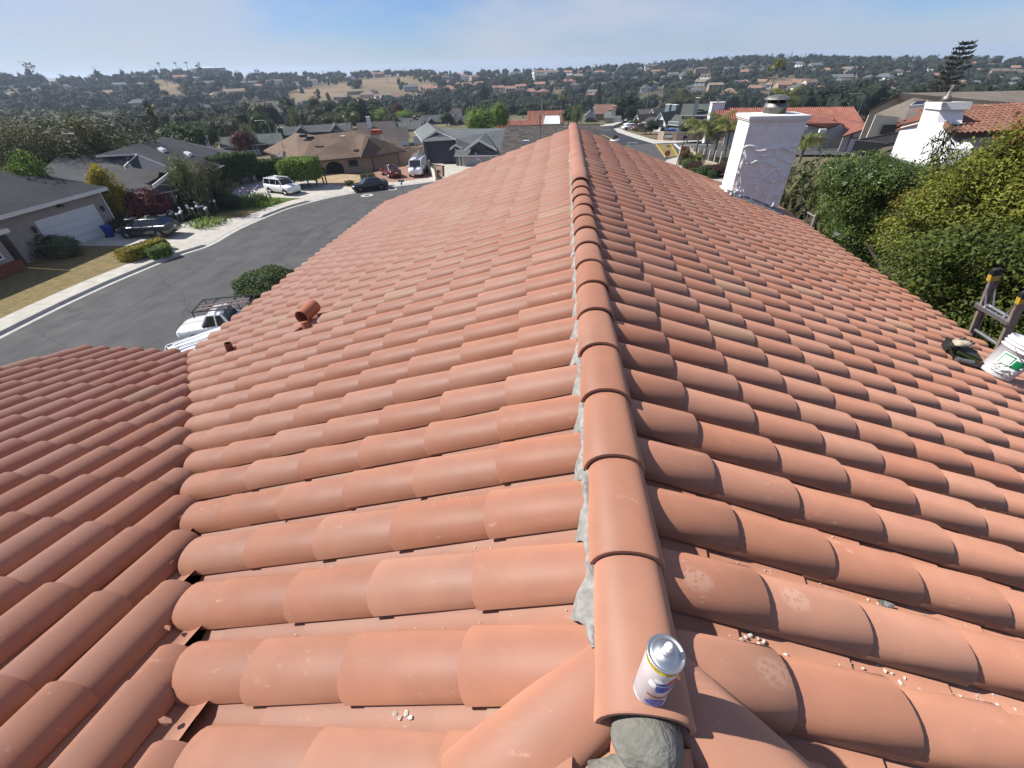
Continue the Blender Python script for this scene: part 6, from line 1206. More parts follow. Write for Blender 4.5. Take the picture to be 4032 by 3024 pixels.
# the ones that can be told apart
hh(1240,335,16,True,0,1,'white steep-gabled house between dark trees left of the bare hill',False); hh(1098,338,30,True,0,1,'tall white triangular-gabled house at the left end of the golden hill',False)
for i,(x,lab) in enumerate(((1725,'left'),(1768,'middle'),(1808,'right'))): hh(x,290+i,38,True,1,0,'%s one of three square two-storey cream houses on the skyline above the bare hill'%lab,True)
hh(2000,303,118,False,0,2,'long white flat-roofed building with dark windows on the skyline',True)
for x,y,w,two,c,rc in ((1490,305,40,1,2,0),(1820,310,34,1,0,0),(1870,318,34,1,1,0),(1700,368,50,1,2,0),(1768,365,36,1,0,0),(1805,350,30,1,0,0),(1838,352,34,1,1,0),(1620,362,50,1,3,2),(1655,390,44,0,1,3),(1930,322,40,0,1,0),(1890,345,36,1,1,0),(1960,368,40,1,1,0),(2010,372,36,1,2,0),(2050,362,34,1,1,0),(2125,352,38,1,1,0),(2090,385,40,1,1,0),(2140,385,36,1,2,0),(2120,300,38,1,0,0),(2160,296,36,1,2,0),(2200,300,36,1,0,1),(2235,300,40,1,0,0),(2300,298,50,1,0,0),(2360,300,44,1,0,0),(2410,300,48,0,0,2),(2440,320,60,0,3,2),(2370,345,44,0,3,2),(2330,320,38,0,1,3),(2510,320,50,0,3,2),(2560,310,44,1,0,2),(2600,320,60,0,3,2),(2540,360,34,0,0,2),(2640,350,50,0,2,1),(2690,310,40,0,0,2),(2760,290,44,1,2,1),(2830,275,40,0,2,1),(2880,282,60,0,0,2),(3010,290,60,0,3,2),(3120,270,70,1,0,2),(3170,280,44,0,0,2),(3190,300,40,1,0,2),(2900,340,60,0,3,2),(2990,350,50,0,2,1),(3300,330,70,1,1,2),(3360,285,80,0,1,3),(3420,330,40,0,1,3),(3470,330,50,1,0,2),(3560,300,50,0,1,3),(3600,275,44,0,0,2),(3500,285,30,0,0,2),(3680,280,40,0,0,0),(3900,270,50,0,0,0),(3960,280,60,0,1,0),(3850,262,50,0,2,0),(4000,300,50,0,2,1),
    (330,395,70,0,1,3),(460,378,60,0,2,0),(360,385,40,0,1,3),(640,312,70,0,0,2),(690,316,50,0,0,2),(750,320,80,0,3,2),(840,337,70,0,0,2),(880,385,80,0,1,3),(930,372,70,0,1,3),(1010,350,60,0,2,0),(990,335,60,0,3,2),(220,345,30,0,0,2),(130,372,40,0,3,2),(480,345,44,0,3,2),(280,430,60,0,3,2),(620,460,80,0,3,2),(560,420,70,0,3,2),(820,440,60,0,3,2),(330,440,30,0,0,2),(90,395,30,0,0,2),(240,378,24,0,1,0),(560,345,40,0,2,1),(1400,372,60,0,2,3),(1450,385,50,0,1,3),(1560,395,50,0,0,0),(1500,390,40,0,1,3),(1350,395,50,0,2,3)): hh(x,y,w,bool(two),c,rc)
for i in range(110):
    hh(gh.uniform(60,4000) if i<40 else gh.uniform(1700,4000),gh.uniform(272,400),gh.uniform(24,50),gh.random()<.4)
# water tank on the left skyline
P=PG(830,300); tk=thing('water_tank','pale round water tank among trees on the left skyline','water tank',P); m,v=scale_at(P); r_=60*m; z_=at_r(830,268,math.hypot(P.x,P.y)).z-P.z
b=MB(); b.lathe([(r_,-3),(r_,z_)],32); b.build('shell',mat('tank_green',(0.25,0.32,0.33),.6),tk); b=MB(); b.lathe([(r_*1.01,z_),(r_*.5,z_+.8),(0,z_+1.1)],32); b.build('tank_roof',M_trim2,tk)
# trees: about 290 stand alone, the rest is one wooded mass
TR=[]
def try_tree(az,r,s=None,k=None):
    x,y=r*math.sin(az),r*math.cos(az); z=terrain(x,y); px,py,d=project((x,y,z+2))
    for hx,hy,hl in HOUSEP:
        q=math.hypot(x-hx,y-hy)
        if q<hl*.45+2: return
        if q<hl*.5+24 and math.hypot(x,y)<math.hypot(hx,hy) and abs(math.atan2(x,y)-math.atan2(hx,hy))*r<hl*.45+3 and gh.random()<.93: return
    if 1700<px<2300 and py<400 and gh.random()<.35: return
    h=s or gh.uniform(6,11.5); tx,ty,_=project((x,y,z+h)); bx,by,_=project((x,y,z))
    if any(inside(p,bx,by) or inside(p,tx,ty) or inside(p,(bx+tx)/2,(by+ty)/2) for p in BARE) and gh.random()<.95: return
    TR.append((x,y,z,h,k if k is not None else gh.choice([0,0,1,1,2,3,3,4,5,6,6]),gh.random()*6.28))
for i in range(5200):
    r=math.sqrt(gh.uniform(340**2,1010**2)) if i%3 else gh.uniform(340,700); try_tree(R(gh.uniform(-53,43)),r)
for i in range(70): try_tree(R(gh.uniform(-53,43)),gh.uniform(270,345),gh.uniform(6,10))
for i in range(150): az=gh.uniform(23,42); try_tree(R(az),gh.uniform(215,380),gh.uniform(8,13),gh.choice([0,1,3]))   # dark wood at the right
for i in range(90): az=gh.uniform(-52,-20); try_tree(R(az),gh.uniform(200,345),gh.uniform(7,12),gh.choice([0,1,2,6,3]))
# skyline trees one can name by their outline
for x,y,k,wf in ((100,240,5,.75),(370,265,3,.5),(395,290,3,.8),(470,268,3,.7),(575,282,0,1),(705,262,3,.6),(770,243,5,.4),(850,262,4,.5),(860,285,0,1),(1010,270,5,.8),(985,282,4,.5),(1180,300,1,1.2),(1250,285,3,.8),(1300,295,1,1.2),(1350,282,0,1),(1395,300,1,1.1),(1580,300,0,.9),(2420,262,4,.5),(2460,268,0,1),(2640,262,0,1.1),(2700,245,0,1.2),(2770,240,3,.7),(2830,250,0,1),(2900,228,5,.9),(2960,240,3,.9),(3010,232,0,1.2),(3105,212,4,.45),(3290,222,3,.7),(3340,235,0,1.2),(3460,215,0,1.4),(3500,225,5,1),(3690,222,3,1.2),(3760,235,0,1.3),(3850,228,0,1.5),(3920,230,5,.6)):
    p=at_r(x,y,930); z=terrain(p.x,p.y); h=max(6,p.z-z); TR.append((p.x,p.y,z,h,k,x*.7))
for i,(x,y) in enumerate(((622,248),(688,247),(730,246),(2240,268),(2900,222),(3250,222),(3300,228),(3570,218),(3870,225),(2105,270),(3030,225),(1520,285))):
    P=at_r(x,y,760); z=terrain(P.x,P.y); palm(Vector((P.x,P.y,z)),P.z-z,2.6,'thin palm silhouetted on the far skyline','palms on the far skyline',i,(0,0),PALMF,.28)
TR.sort(key=lambda t:-t[3]/math.hypot(t[0],t[1])); big_,small=[],[]
for t in TR:
    X,Y,D=project((t[0],t[1],t[2]+t[3]*.7)); (big_ if len(big_)<285 and -80<X<4110 and 150<Y<720 else small).append(t)
lab=['dark rounded tree among many on the far hillside','spreading dark tree among many on the far hillside','olive rounded tree among many on the far hillside','tall dark oval tree among many on the far hillside','dark cone-shaped tree among many on the far hillside','open straggling tree among many on the far hillside','spreading olive tree among many on the far hillside']
def tM(t):
    wd=t[3]*(1.15 if t[4] in (0,1,2,6) else .8); return Matrix.Translation((t[0],t[1],t[2]-t[3]*.12))@Matrix.Rotation(t[5],4,'Z')@Matrix.Diagonal((wd,wd,t[3]*1.1,1))
for t in big_: o=link('hillside_tree',FAR[t[4]],None,tM(t)); X,Y,D=project((t[0],t[1],t[2]+3)); w_=' on the far hillside, %s slope, %s'%('upper' if Y<310 else 'middle' if Y<345 else 'lower' if Y<390 else 'lowest',('far left' if X<600 else 'left part' if X<1300 else 'middle' if X<2400 else 'right part' if X<3200 else 'far right')); l_=lab[t[4]].split(' among')[0]+w_; tag(o,l_,'tree',l_.replace(' tree ',' trees '))
parts={}
for k,me in enumerate(FAR+FAR2):
    n=len(me.vertices); v=np.empty(n*3,np.float32); me.vertices.foreach_get('co',v); v=v.reshape(-1,3); tt=np.empty(n,np.float32); me.attributes['tint'].data.foreach_get('value',tt); parts[k]=(v,tt)
VV,TT,MI=[],[],[]
for t in small:
    v,tt=parts[t[4]+(7 if math.hypot(t[0],t[1])>480 else 0)]; M=np.array(tM(t)); q=v@M[:3,:3].T+M[:3,3]; VV.append(q); TT.append(np.clip(tt+gh.uniform(-.2,.2),0,1)); MI.append(np.full(len(v)//4,0 if t[4] in (0,1,3,4) else 1))
V=np.concatenate(VV); o=link('far_woodland',fast_mesh('far_woodland',V,len(V)//4,np.concatenate(TT),[L_hill,L_hill2],mi=np.concatenate(MI))); o['kind']='stuff'
# haze
b=MB(); b.boxz(-5200,5200,-5200,5200,-59.5,46); hz=b.build('haze',[]); hz['kind']='stuff'
hm=bpy.data.materials.new('haze_air'); hm.use_nodes=True; nt=hm.node_tree; nt.nodes.remove(nt.nodes['Principled BSDF']); pv_=nt.nodes.new('ShaderNodeVolumePrincipled'); pv_.inputs['Color'].default_value=(.66,.80,1,1); pv_.inputs['Density'].default_value=.00019; pv_.inputs['Anisotropy'].default_value=.25; nt.links.new(pv_.outputs[0],nt.nodes['Material Output'].inputs['Volume']); hz.data.materials.append(hm)
# ------------------------------------------------------------------ vehicles
def paint(name,c,rough=.22,metal=.0): 
    m=mat(name,c,rough,spec=.6,metal=metal); m.node_tree.nodes['Principled BSDF'].inputs['Coat Weight'].default_value=.6; return m
M_tyre=mat('tyre_rubber',(0.018,0.018,0.018),.9); M_rim=mat('alloy_rim',(0.42,0.42,0.43),.35,metal=.8); M_lamp=mat('headlamp_glass',(0.65,0.66,0.68),.12,spec=.8); M_tail=mat('tail_lamp',(0.22,0.01,0.012),.2,spec=.6); M_plate=mat('number_plate',(0.62,0.62,0.60),.6)
M_cglass=mat('car_glass',(0.012,0.014,0.017),.06,spec=.8); M_blackp=mat('black_plastic',(0.02,0.02,0.021),.6)
def loft(b,st,mat_=0,smooth=True):            # stations: (x, [(y,z) half ring from bottom centre to top centre])
    rings=[]
    for x,h in st: rings.append([(x,y,z) for y,z in h]+[(x,-y,z) for y,z in h[::-1]])
    k=len(rings[0]); vs=[p for r in rings for p in r]; fs=[]
    for i in range(len(rings)-1):
        for j in range(k): a=i*k+j; c=i*k+(j+1)%k; fs.append((a,c,c+k,a+k))
    fs+=[tuple(range(k))[::-1],tuple(range((len(rings)-1)*k,len(rings)*k))]; b.add(vs,fs,mat_,smooth)
WHL={}
def wheel(parent,x,y,r,w):
    b=MB(); prof=[(r*.62,-w/2),(r*.93,-w/2),(r,-w*.3),(r,w*.3),(r*.93,w/2),(r*.62,w/2)]; Mx=T(x,y,r)@Matrix.Rotation(R(90),4,'X'); b.lathe(prof,20,(0,0,0),0,True,Mx); o=b.build('wheel',[M_tyre],parent)
    b=MB(); sg=-1 if y<0 else 1; M2=T(x,y,r)@Matrix.Rotation(R(-90*sg),4,'X'); b.lathe([(r*.66,w*.40),(r*.60,w*.47),(r*.55,w*.36),(.0,w*.36)],20,(0,0,0),0,True,M2)
    for i in range(7): a=i*6.2832/7; b.tube((0,0,w*.42),(r*.6*math.cos(a),r*.6*math.sin(a),w*.42),r*.085,r*.06,4,0,True,False,M2)
    b.build('rim',[M_rim],o); b=MB(); b.lathe([(0,w*.3),(r*.54,w*.3)],16,(0,0,0),0,False,M2); b.build('brake_shadow',[M_blackp],o)
def car(name,label,cat,P,hd,col,L,W,H,belt,hood,trunk,ws,roof,rw,wheel_r=.33,wb=None,group=None,dark=True,glassm=None,pillars=True,boxy=0.0,ride=.22):
    """ws=(x of windscreen foot, roof front, roof rear, rear glass foot) as fractions from the nose; heights in metres"""
    t=thing(name,label,cat,P,hd,group); X=lambda f: L/2-f*L
    def ring(w,zb,zt,cr=.04): return [(0,zb),(w*.80,zb),(w*.96,zb+.14),(w,zb+.14+(zt-zb)*.35),(w*.985,zt-.12),(w*.90,zt-.01),(w*.5,zt+cr*.7),(0,zt+cr)]
    hw=W/2; st=[(X(0),ring(hw*.74,ride+.14,hood-.20,.02)),(X(.02),ring(hw*.84,ride+.05,hood-.10)),(X(.07),ring(hw*.95,ride,hood-.04)),(X(.16),ring(hw,ride,hood)),(X(ws[0]),ring(hw,ride,belt-.02)),(X((ws[0]+ws[3])/2),ring(hw,ride,belt)),(X(min(ws[3],.93)),ring(hw,ride,belt+.02)),(X(.955),ring(hw*.96,ride,trunk)),(X(.985),ring(hw*.90,ride+.06,trunk-.05)),(X(1),ring(hw*.82,ride+.16,trunk-.18,.02))]
    b=MB(); loft(b,st); b.build('body',[col],t)
    # greenhouse of glass, roof skin and pillars in paint
    gb=hw*.915; gt=hw*rw; zb=belt-.03; zr=H
    base=[(X(ws[0]),gb),(X(ws[3]),gb)]; top=[(X(ws[1]),gt),(X(ws[2]),gt)]
    def q(s,f,z): return None
    b=MB(); x0,x1,x2,x3=X(ws[0]),X(ws[1]),X(ws[2]),X(ws[3]); zt=zr-.035
    vs=[(x0,gb*.9,zb),(x0,-gb*.9,zb),(x3,gb*.9,zb),(x3,-gb*.9,zb),(x1,gt,zt),(x1,-gt,zt),(x2,gt,zt),(x2,-gt,zt),(x0-.35,gb,zb),(x0-.35,-gb,zb),(x3+.25,gb,zb),(x3+.25,-gb,zb)]
    b.add(vs,[(0,1,5,4),(3,2,6,7),(0,4,8),(8,4,6,10),(10,6,2),(5,1,9),(9,11,7,5),(7,11,3),(4,5,7,6)]); b.build('windows',[glassm or M_cglass],t)
    b=MB(); n=5; rs=[]
    for i in range(n+1):
        x=x1+.05+(x2-x1-.1)*i/n; s=1-.10*abs(2*i/n-1)**2; cz=zr-.05*abs(2*i/n-1)**2.2; rs.append((x,[(0,cz-.06),(gt*s*1.02,cz-.06),(gt*s*1.01,cz-.02),(gt*s*.8,cz+.012),(0,cz+.03)]))
    loft(b,rs); b.build('roof_panel',[col],t)
    for sg in (-1,1):
        b=MB(); pr=.035 if not boxy else .05; b.tube((x0-.04,sg*gb*.92,zb),(x1+.03,sg*gt,zr-.05),pr,pr,6); b.tube((x3+.03,sg*gb*.92,zb),(x2-.02,sg*gt,zr-.05),pr*1.6,pr*1.3,6)
        for f in pillars if isinstance(pillars,tuple) else (.52,): xx=x0+(x3-x0)*f; xt=x1+(x2-x1)*max(0,min(1,(f-.25)/.55)); b.tube((xx,sg*gb*.995,zb),(xt,sg*gt*1.0,zr-.05),pr,pr*.9,5)
        b.tube((x1,sg*gt,zr-.05),(x2,sg*gt,zr-.05),pr,pr,6); b.build('pillars',[col],t)
        b=MB(); b.lump((x0-.30,sg*(gb+.14),belt+.08),(.07,.12,.09),1,0,0,2); b.tube((x0-.30,sg*gb*.95,belt+.02),(x0-.3,sg*(gb+.1),belt+.06),.025,.025,5); b.build('mirror',[col if dark else M_blackp],t)
        b=MB(); b.lump((X(.045),sg*hw*.70,hood-.17),(.16,.20,.085),2,0,0,2); b.build('headlight',[M_lamp],t)
        b=MB(); b.lump((X(.972),sg*hw*.74,trunk-.16),(.10,.17,.09),2,0,0,2); b.build('tail_light',[M_tail],t)
    b=MB(); b.box((X(.012),0,hood-.30),(.06,hw*1.0,.16)); b.box((X(.02),0,ride+.2),(.06,hw*1.2,.12)); b.build('grille',[M_blackp],t)
    for f,s in ((-.004,1),(1.004,-1)): b=MB(); b.box((X(f),0,ride+.26 if s>0 else trunk-.30),(.02,.34,.16)); b.build('number_plate',[M_plate],t)
    wb=wb or L*.585; xf=L/2-L*.195
    for xx in (xf,xf-wb):
        for sg in (-1,1):
            b=MB(); n=12; M2=T(xx,sg*(hw-.005),wheel_r)@Matrix.Rotation(R(-90*sg),4,'X'); b.lathe([(0,.012),(wheel_r*1.17,.012)],20,(0,0,0),0,False,M2); b.build('wheel_arch',[M_blackp],t); wheel(t,xx,sg*(hw-.095),wheel_r,.225)
    return t
def by_wheels(front,rear,side,W,z=.1,wb=2.6,L=4.4):   # wheel contact pixels on the visible side -> centre, heading
    a,c=at_z(*front,z),at_z(*rear,z); d=(a-c); d.z=0; d.normalize(); n=Vector((d.y,-d.x,0))*(W/2)*side; P=(a+c)/2-n; P.z=z; return P,math.atan2(d.y,d.x)
SED=dict(L=4.55,W=1.78,H=1.46,belt=.94,hood=.88,trunk=1.0,ws=(.27,.42,.70,.87),rw=.66,roof=0)
HAT=dict(L=4.45,W=1.8,H=1.46,belt=.96,hood=.90,trunk=1.02,ws=(.26,.43,.80,.95),rw=.66,roof=0,pillars=(.36,.66))
SUV=dict(L=5.0,W=1.97,H=1.86,belt=1.20,hood=1.14,trunk=1.18,ws=(.25,.36,.90,.97),rw=.76,roof=0,wheel_r=.39,pillars=(.33,.60),boxy=1,ride=.33)
VAN=dict(L=5.6,W=2.0,H=2.08,belt=1.25,hood=1.16,trunk=1.25,ws=(.15,.25,.96,.99),rw=.82,roof=0,wheel_r=.38,boxy=1,ride=.3)
C_blk=paint('black_paint',(0.008,0.008,0.010)); C_char=paint('charcoal_paint',(0.022,0.022,0.026),.2); C_red=paint('dark_red_paint',(0.115,0.008,0.014)); C_wht=paint('white_paint',(0.74,0.75,0.76),.3); C_blue=paint('bright_blue_paint',(0.02,0.09,0.36))
P,h=by_wheels((500,936),(648,930),-1,1.8,.36); car('hatchback','black hatchback parked on the driveway of the garage house','car',P*.99,h,C_char,group=None,**HAT).scale=(1.13,1.13,1.13)
P,h=by_wheels((1126,773),(1062,764),1,1.97,.15); sv=car('off_roader','white off-road car with roof bars on the driveway by the square hedge','car',P,h,C_wht,**SUV)
b=MB()
for sg in (-1,1): b.tube((.9,sg*.66,1.93),(-1.7,sg*.66,1.93),.025,.025,5)
b.build('roof_bars',M_blackp,sv); b=MB(); b.box((.45,0,1.895),(.8,.8,.012)); b.build('sunroof',M_cglass,sv)
P,h=by_wheels((1429,757),(1500,748),-1,1.78,.02); car('saloon','black saloon parked at the far kerb facing left','car',P,h,C_blk,**SED)
P,h=by_wheels((1503,689),(1532,702),-1,1.78,.2); car('saloon','dark red saloon seen from behind on the paver driveway','car',P,h,C_red,**SED)
p=(at_z(1616,696,.2)+at_z(1664,694,.2))/2; hv=math.atan2(-1,.10); dv=Vector((math.cos(hv),math.sin(hv),0)); vn=car('work_van','white work van with loaded roof rack facing the street beside the red car','van',p-dv*2.0,hv,C_wht,glassm=None,pillars=(.3,),**{k:v for k,v in VAN.items() if k!='pillars'})
def van_sides(t,col):
    for sg in (-1,1): b=MB(); b.add([(1.1,sg*.955,1.2),(-2.55,sg*.955,1.2),(-2.5,sg*.845,2.02),(1.0,sg*.845,2.02)],[(0,1,2,3)]); b.add([(1.1,sg*.945,1.2),(-2.55,sg*.945,1.2),(-2.5,sg*.835,2.02),(1.0,sg*.835,2.02)],[(3,2,1,0)]); b.build('side_panel',col,t)
van_sides(vn,C_wht)
b=MB(); b.box((.55,.962,.95),(1.05,.02,1.5)); b.build('open_side_door',M_blackp,vn) if False else None
b=MB(); b.box((.35,-1.0,1.15),(1.2,.03,1.5)); b.build('door_opening',M_blackp,vn)  # flat black plate stands in for the shade inside the open side door
b=MB()
for x in (-2.2,-.7,.7): b.tube((x,-.85,2.3),(x,.85,2.3),.03,.03,5); b.tube((x,-.85,2.05),(x,-.85,2.3),.025,.025,5); b.tube((x,.85,2.05),(x,.85,2.3),.025,.025,5)
for y in (-.85,.85): b.tube((-2.4,y,2.3),(.9,y,2.3),.03,.03,5)
b.build('roof_rack',M_blackp,vn)
def ladder(name,label,P,hd,L,w=.42,n=None,col=None,rail=.05,tilt=0,group=None):
    t=thing(name,label,'ladder',P,hd,group); col=col or M_alu; 
    for sg in (-1,1): b=MB(); b.box((0,sg*w/2,0),(L,.03,rail*1.6)); b.build('rail',col,t)
    n=n or int(L/.3)
    for i in range(n): b=MB(); x=-L/2+L*(i+.5)/n; b.tube((x,-w/2,0),(x,w/2,0),.018,.018,6); b.build('rung',M_alu,t)
    return t
M_alu=mat('aluminium',(0.50,0.50,0.51),.35,metal=.85,col2=(0.40,0.40,0.41),scale=9); M_fib=mat('orange_fibreglass',(0.40,0.12,0.05),.5)
g0=p-dv*2.0
for i,(y,l,c,lb) in enumerate(((-.45,3.2,M_fib,'orange-railed ladder lying on the rack of the work van, left side'),(.35,2.9,None,'metal ladder lying on the rack of the work van, right side'))): ladder('ladder',lb,g0+Vector((-dv.y*y,dv.x*y,2.4))-dv*.5,hv,l,.4,col=c)
tb=thing('tube_bundle','blue-grey pipes bundled on top of the work van rack','pipes',g0+Vector((0,0,2.42))-dv*.4,hv)
for i in range(4): b=MB(); b.tube((-1.4,-.12+.08*i,.03),(1.5,-.12+.08*i,.03),.035,.035,6); b.build('pipe',[C_blue,M_galv,M_trim2,M_galv][i],tb)
# white pickup and white van on our own drive, half hidden by the eaves
wn_=at_z(842,1268,1.42); a=at_z(760,1290,1.0)-wn_; hp=math.atan2(a.y,a.x)-math.atan2(-.7,2.2); dvp=Vector((math.cos(hp),math.sin(hp),0)); pk=Vector((wn_.x,wn_.y,0))-dvp*.4-Vector((-dvp.y,dvp.x,0))*.9
pu=car('pickup_truck','white pickup truck with black overhead rack half hidden behind the eaves','pickup',pk,hp,C_wht,L=5.4,W=1.9,H=1.80,belt=1.16,hood=1.10,trunk=1.15,ws=(.27,.37,.50,.56),rw=.78,roof=0,wheel_r=.38,pillars=(.55,),boxy=1,ride=.33,dark=False)
b=MB()
for x,y in ((1.25,.85),(1.25,-.85),(-2.4,.85),(-2.4,-.85),(-.4,.85),(-.4,-.85)): b.tube((x,y*1.05,1.15 if x<1 else 1.75),(x,y,2.05),.03,.03,6)
for y in (-.88,.88): b.tube((1.3,y*.92,2.08),(-2.5,y,2.08),.035,.035,6)
for x in (1.3,.5,-.5,-1.6,-2.5): b.tube((x,-.86,2.08),(x,.86,2.08),.03,.03,6)
for y in (-.6,-.2,.2,.6): b.tube((1.3,y,2.06),(.5,y,2.06),.015,.015,4)
b.build('overhead_rack',M_blackp,pu)
ladder('ladder','ladder lying along the black rack of the white pickup',pk-dvp*.25+Vector((-dvp.y,dvp.x,0))*.35+Vector((0,0,2.17)),hp+R(12),2.6,.42,9,col=mat('pink_ladder_rail',(0.42,0.30,0.28),.5))
a,c=at_z(604,1385,2.0),at_z(818,1312,2.0); d2=(a-c).normalized(); nv=Vector((-d2.y,d2.x,0)); pv=Vector((a.x,a.y,0))-d2*2.0+nv*.75; 
v2=car('cargo_van','white cargo van whose ribbed roof shows above the wing roof tiles','van',pv,math.atan2(d2.y,d2.x),C_wht,glassm=None,pillars=(.3,),dark=False,**{k:v for k,v in VAN.items() if k!='pillars'}); van_sides(v2,C_wht)
for y in (-.55,-.18,.18,.55): b=MB(); b.box((-.6,y,2.105),(3.6,.09,.03)); b.build('roof_rib',C_wht,v2)
b=MB(); b.tube((1.2,.5,2.08),(1.05,.5,2.4),.018,.008,5); b.box((1.2,.5,2.1),(.12,.08,.04)); b.build('aerial',M_blackp,v2)
# cars by the dark road
car('hatchback','bright blue car parked before the white-gabled house','car',PG(2628,535),R(165),C_blue,**HAT); car('hatchback','white car with dark windows parked nearest the dark road','car',PG(2478,510),R(200),C_wht,**HAT); car('hatchback','second white car parked behind the nearest white one','car',PG(2484,498),R(200),C_wht,**HAT); car('hatchback','dark red car beside the two white parked cars','car',PG(2510,512),R(215),C_red,**HAT)
car('hatchback','dark car in the drive of the tan cottage','car',PG(2325,480),R(10),C_char,**HAT)
# ------------------------------------------------------------------ street furniture
def bin_(label,P,rz,c,lid):
    t=thing('wheelie_bin',label,'bin',P,rz); b=MB(); k=[(-.26,-.30),(.26,-.30),(.26,.30),(-.26,.30)]; vs=[(x*.8,y*.8,.08) for x,y in k]+[(x*1.1,y*1.1,1.0) for x,y in k]; b.add(vs,[(0,3,2,1),(0,1,5,4),(1,2,6,5),(2,3,7,6),(3,0,4,7)]); b.build('bin_body',c,t)
    b=MB(); b.add([(-.3,-.36,1.0),(.3,-.36,1.0),(.3,.38,1.04),(-.3,.38,1.04),(-.27,-.3,1.08),(.27,-.3,1.08),(.27,.34,1.13),(-.27,.34,1.13)],[(0,1,5,4),(1,2,6,5),(2,3,7,6),(3,0,4,7),(4,5,6,7),(0,3,2,1)]); b.build('lid',lid,t)
    for sg in (-1,1): b=MB(); M2=T(sg*.24,.26,.13)@Matrix.Rotation(R(90),4,'Y'); b.lathe([(0,-.03),(.13,-.03),(.13,.03),(0,.03)],12,(0,0,0),0,False,M2); b.build('wheel',M_tyre,t)
M_bb=mat('blue_bin_plastic',(0.01,0.045,0.26),.45); M_gb=mat('green_bin_plastic',(0.01,0.09,0.06),.45)
bin_('blue wheelie bin between the white garage door and the black hatchback',at_z(440,935,.42),R(80),M_bb,M_bb); bin_('blue-lidded bin behind the white off-roader',at_z(1040,705,.2),R(20),M_bb,M_bb); bin_('dark green bin left of the blue-lidded one',at_z(1022,712,.2),R(20),M_gb,M_gb)
tbl=thing('garden_table','white rectangular table top behind the roof of the black hatchback','table',at_z(545,868,.3),.3); b=MB(); b.box((0,0,1.0),(1.3,.9,.05)); b.build('tabletop',M_trimw,tbl)
for x in (-.55,.55): b=MB(); b.tube((x,0,0),(x,0,1.0),.04,.04,6); b.build('leg',M_dktrim,tbl)
tb2=thing('round_table','small round white table in front of the rectangular white one','table',at_z(530,892,.32)); b=MB(); b.lathe([(0,.85),(.55,.85),(.6,.82),(0,.80)],20); b.build('tabletop',M_trimw,tb2); b=MB(); b.tube((0,0,0),(0,0,.82),.05,.05,8); b.build('leg',M_dktrim,tb2)
M_pole=mat('grey_pole',(0.34,0.34,0.34),.6,metal=.3)
def pole_px(name,label,cat,x,yb,yt,r=None,rad=.06,P=None):
    P=P or (PG(x,yb) if r is None else at_r(x,yb,r)); t=thing(name,label,cat,P); v=scale_at(P)[1]; h=(yb-yt)/v; b=MB(); b.tube((0,0,0),(0,0,h),rad,rad*.7,8); b.build('pole',M_pole,t); return t,h
t,h=pole_px('street_sign','street name sign on a grey pole at the kerb right of the black saloon','sign',1588,765,712)
b=MB(); b.box((0,0,h),(.75,.03,.22)); b.build('sign_blade',mat('blue_grey_sign',(0.10,0.12,0.16),.6),t); b=MB(); b.box((0,0,h-.26),(.03,.6,.2)); b.build('sign_blade',mat('blue_grey_sign',(0.1,0.12,0.16)),t)
t,h=pole_px('stop_sign','stop sign seen from behind on its post before the yellow crossing','sign',2622,642,618,rad=.035); S_=scale_at(t.location)[1]; zc_=(642-603)/S_
b=MB(); b.tube((0,0,h),(0,0,zc_+1.2),.03,.03,6); b.build('post_top',M_pole,t)
b=MB(); oc=[(.42*math.cos(R(22.5+45*i)),.42*math.sin(R(22.5+45*i))) for i in range(8)]; b.prism(oc,-.012,.012,0,T(0,0,zc_)@Matrix.Rotation(R(90),4,'X')); b.build('sign_plate',mat('stop_sign_back',(0.20,0.055,0.05),.6),t); b=MB(); b.box((0,0,zc_+.95),(.75,.03,.16)); b.box((0,0,zc_-.58),(.4,.02,.22)); b.build('sign_blade',mat('brown_sign_back',(0.14,0.10,0.08),.6),t)
def lamp_px(label,x,yb,yt,r,arm,side=-1,rad=.1):
    P=at_r(x,yb,r); P.z=terrain(P.x,P.y); ztop=at_r(x,yt,r).z-P.z; t=thing('street_lamp',label,'street lamp',P,0,'street lamps'); b=MB(); b.tube((0,0,0),(0,0,ztop-.6),rad,rad*.6,8); pts=[(0,0,ztop-.6),(side*arm*.15,0,ztop-.2),(side*arm*.5,0,ztop),(side*arm,0,ztop-.05)]; b.path(pts,rad*.5,6); b.build('pole',M_pole,t); b=MB(); b.lump((side*(arm+.3),0,ztop-.1),(.42,.16,.10),1,0,0,2); b.build('lamp_head',M_galv,t)
lamp_px('street lamp with long left arm above the dark deck house',1072,540,472,118,2.2); lamp_px('short curved street lamp behind the brown roof',1342,520,488,120,1.2,1,.08); lamp_px('pale street lamp with curved arm above the stucco house roof',3385,430,366,112,1.9,-1,.10)
t=thing('sign_post','leaning dark post with a black box sign by the red wall panel','sign',at_z(2662,655,.1)); b=MB(); b.tube((0,0,0),(.5,0,3.6),.07,.06,6); b.build('pole',M_dktrim,t); b=MB(); b.box((.5,0,3.7),(.55,.2,.35)); b.build('sign_box',M_dktrim,t)
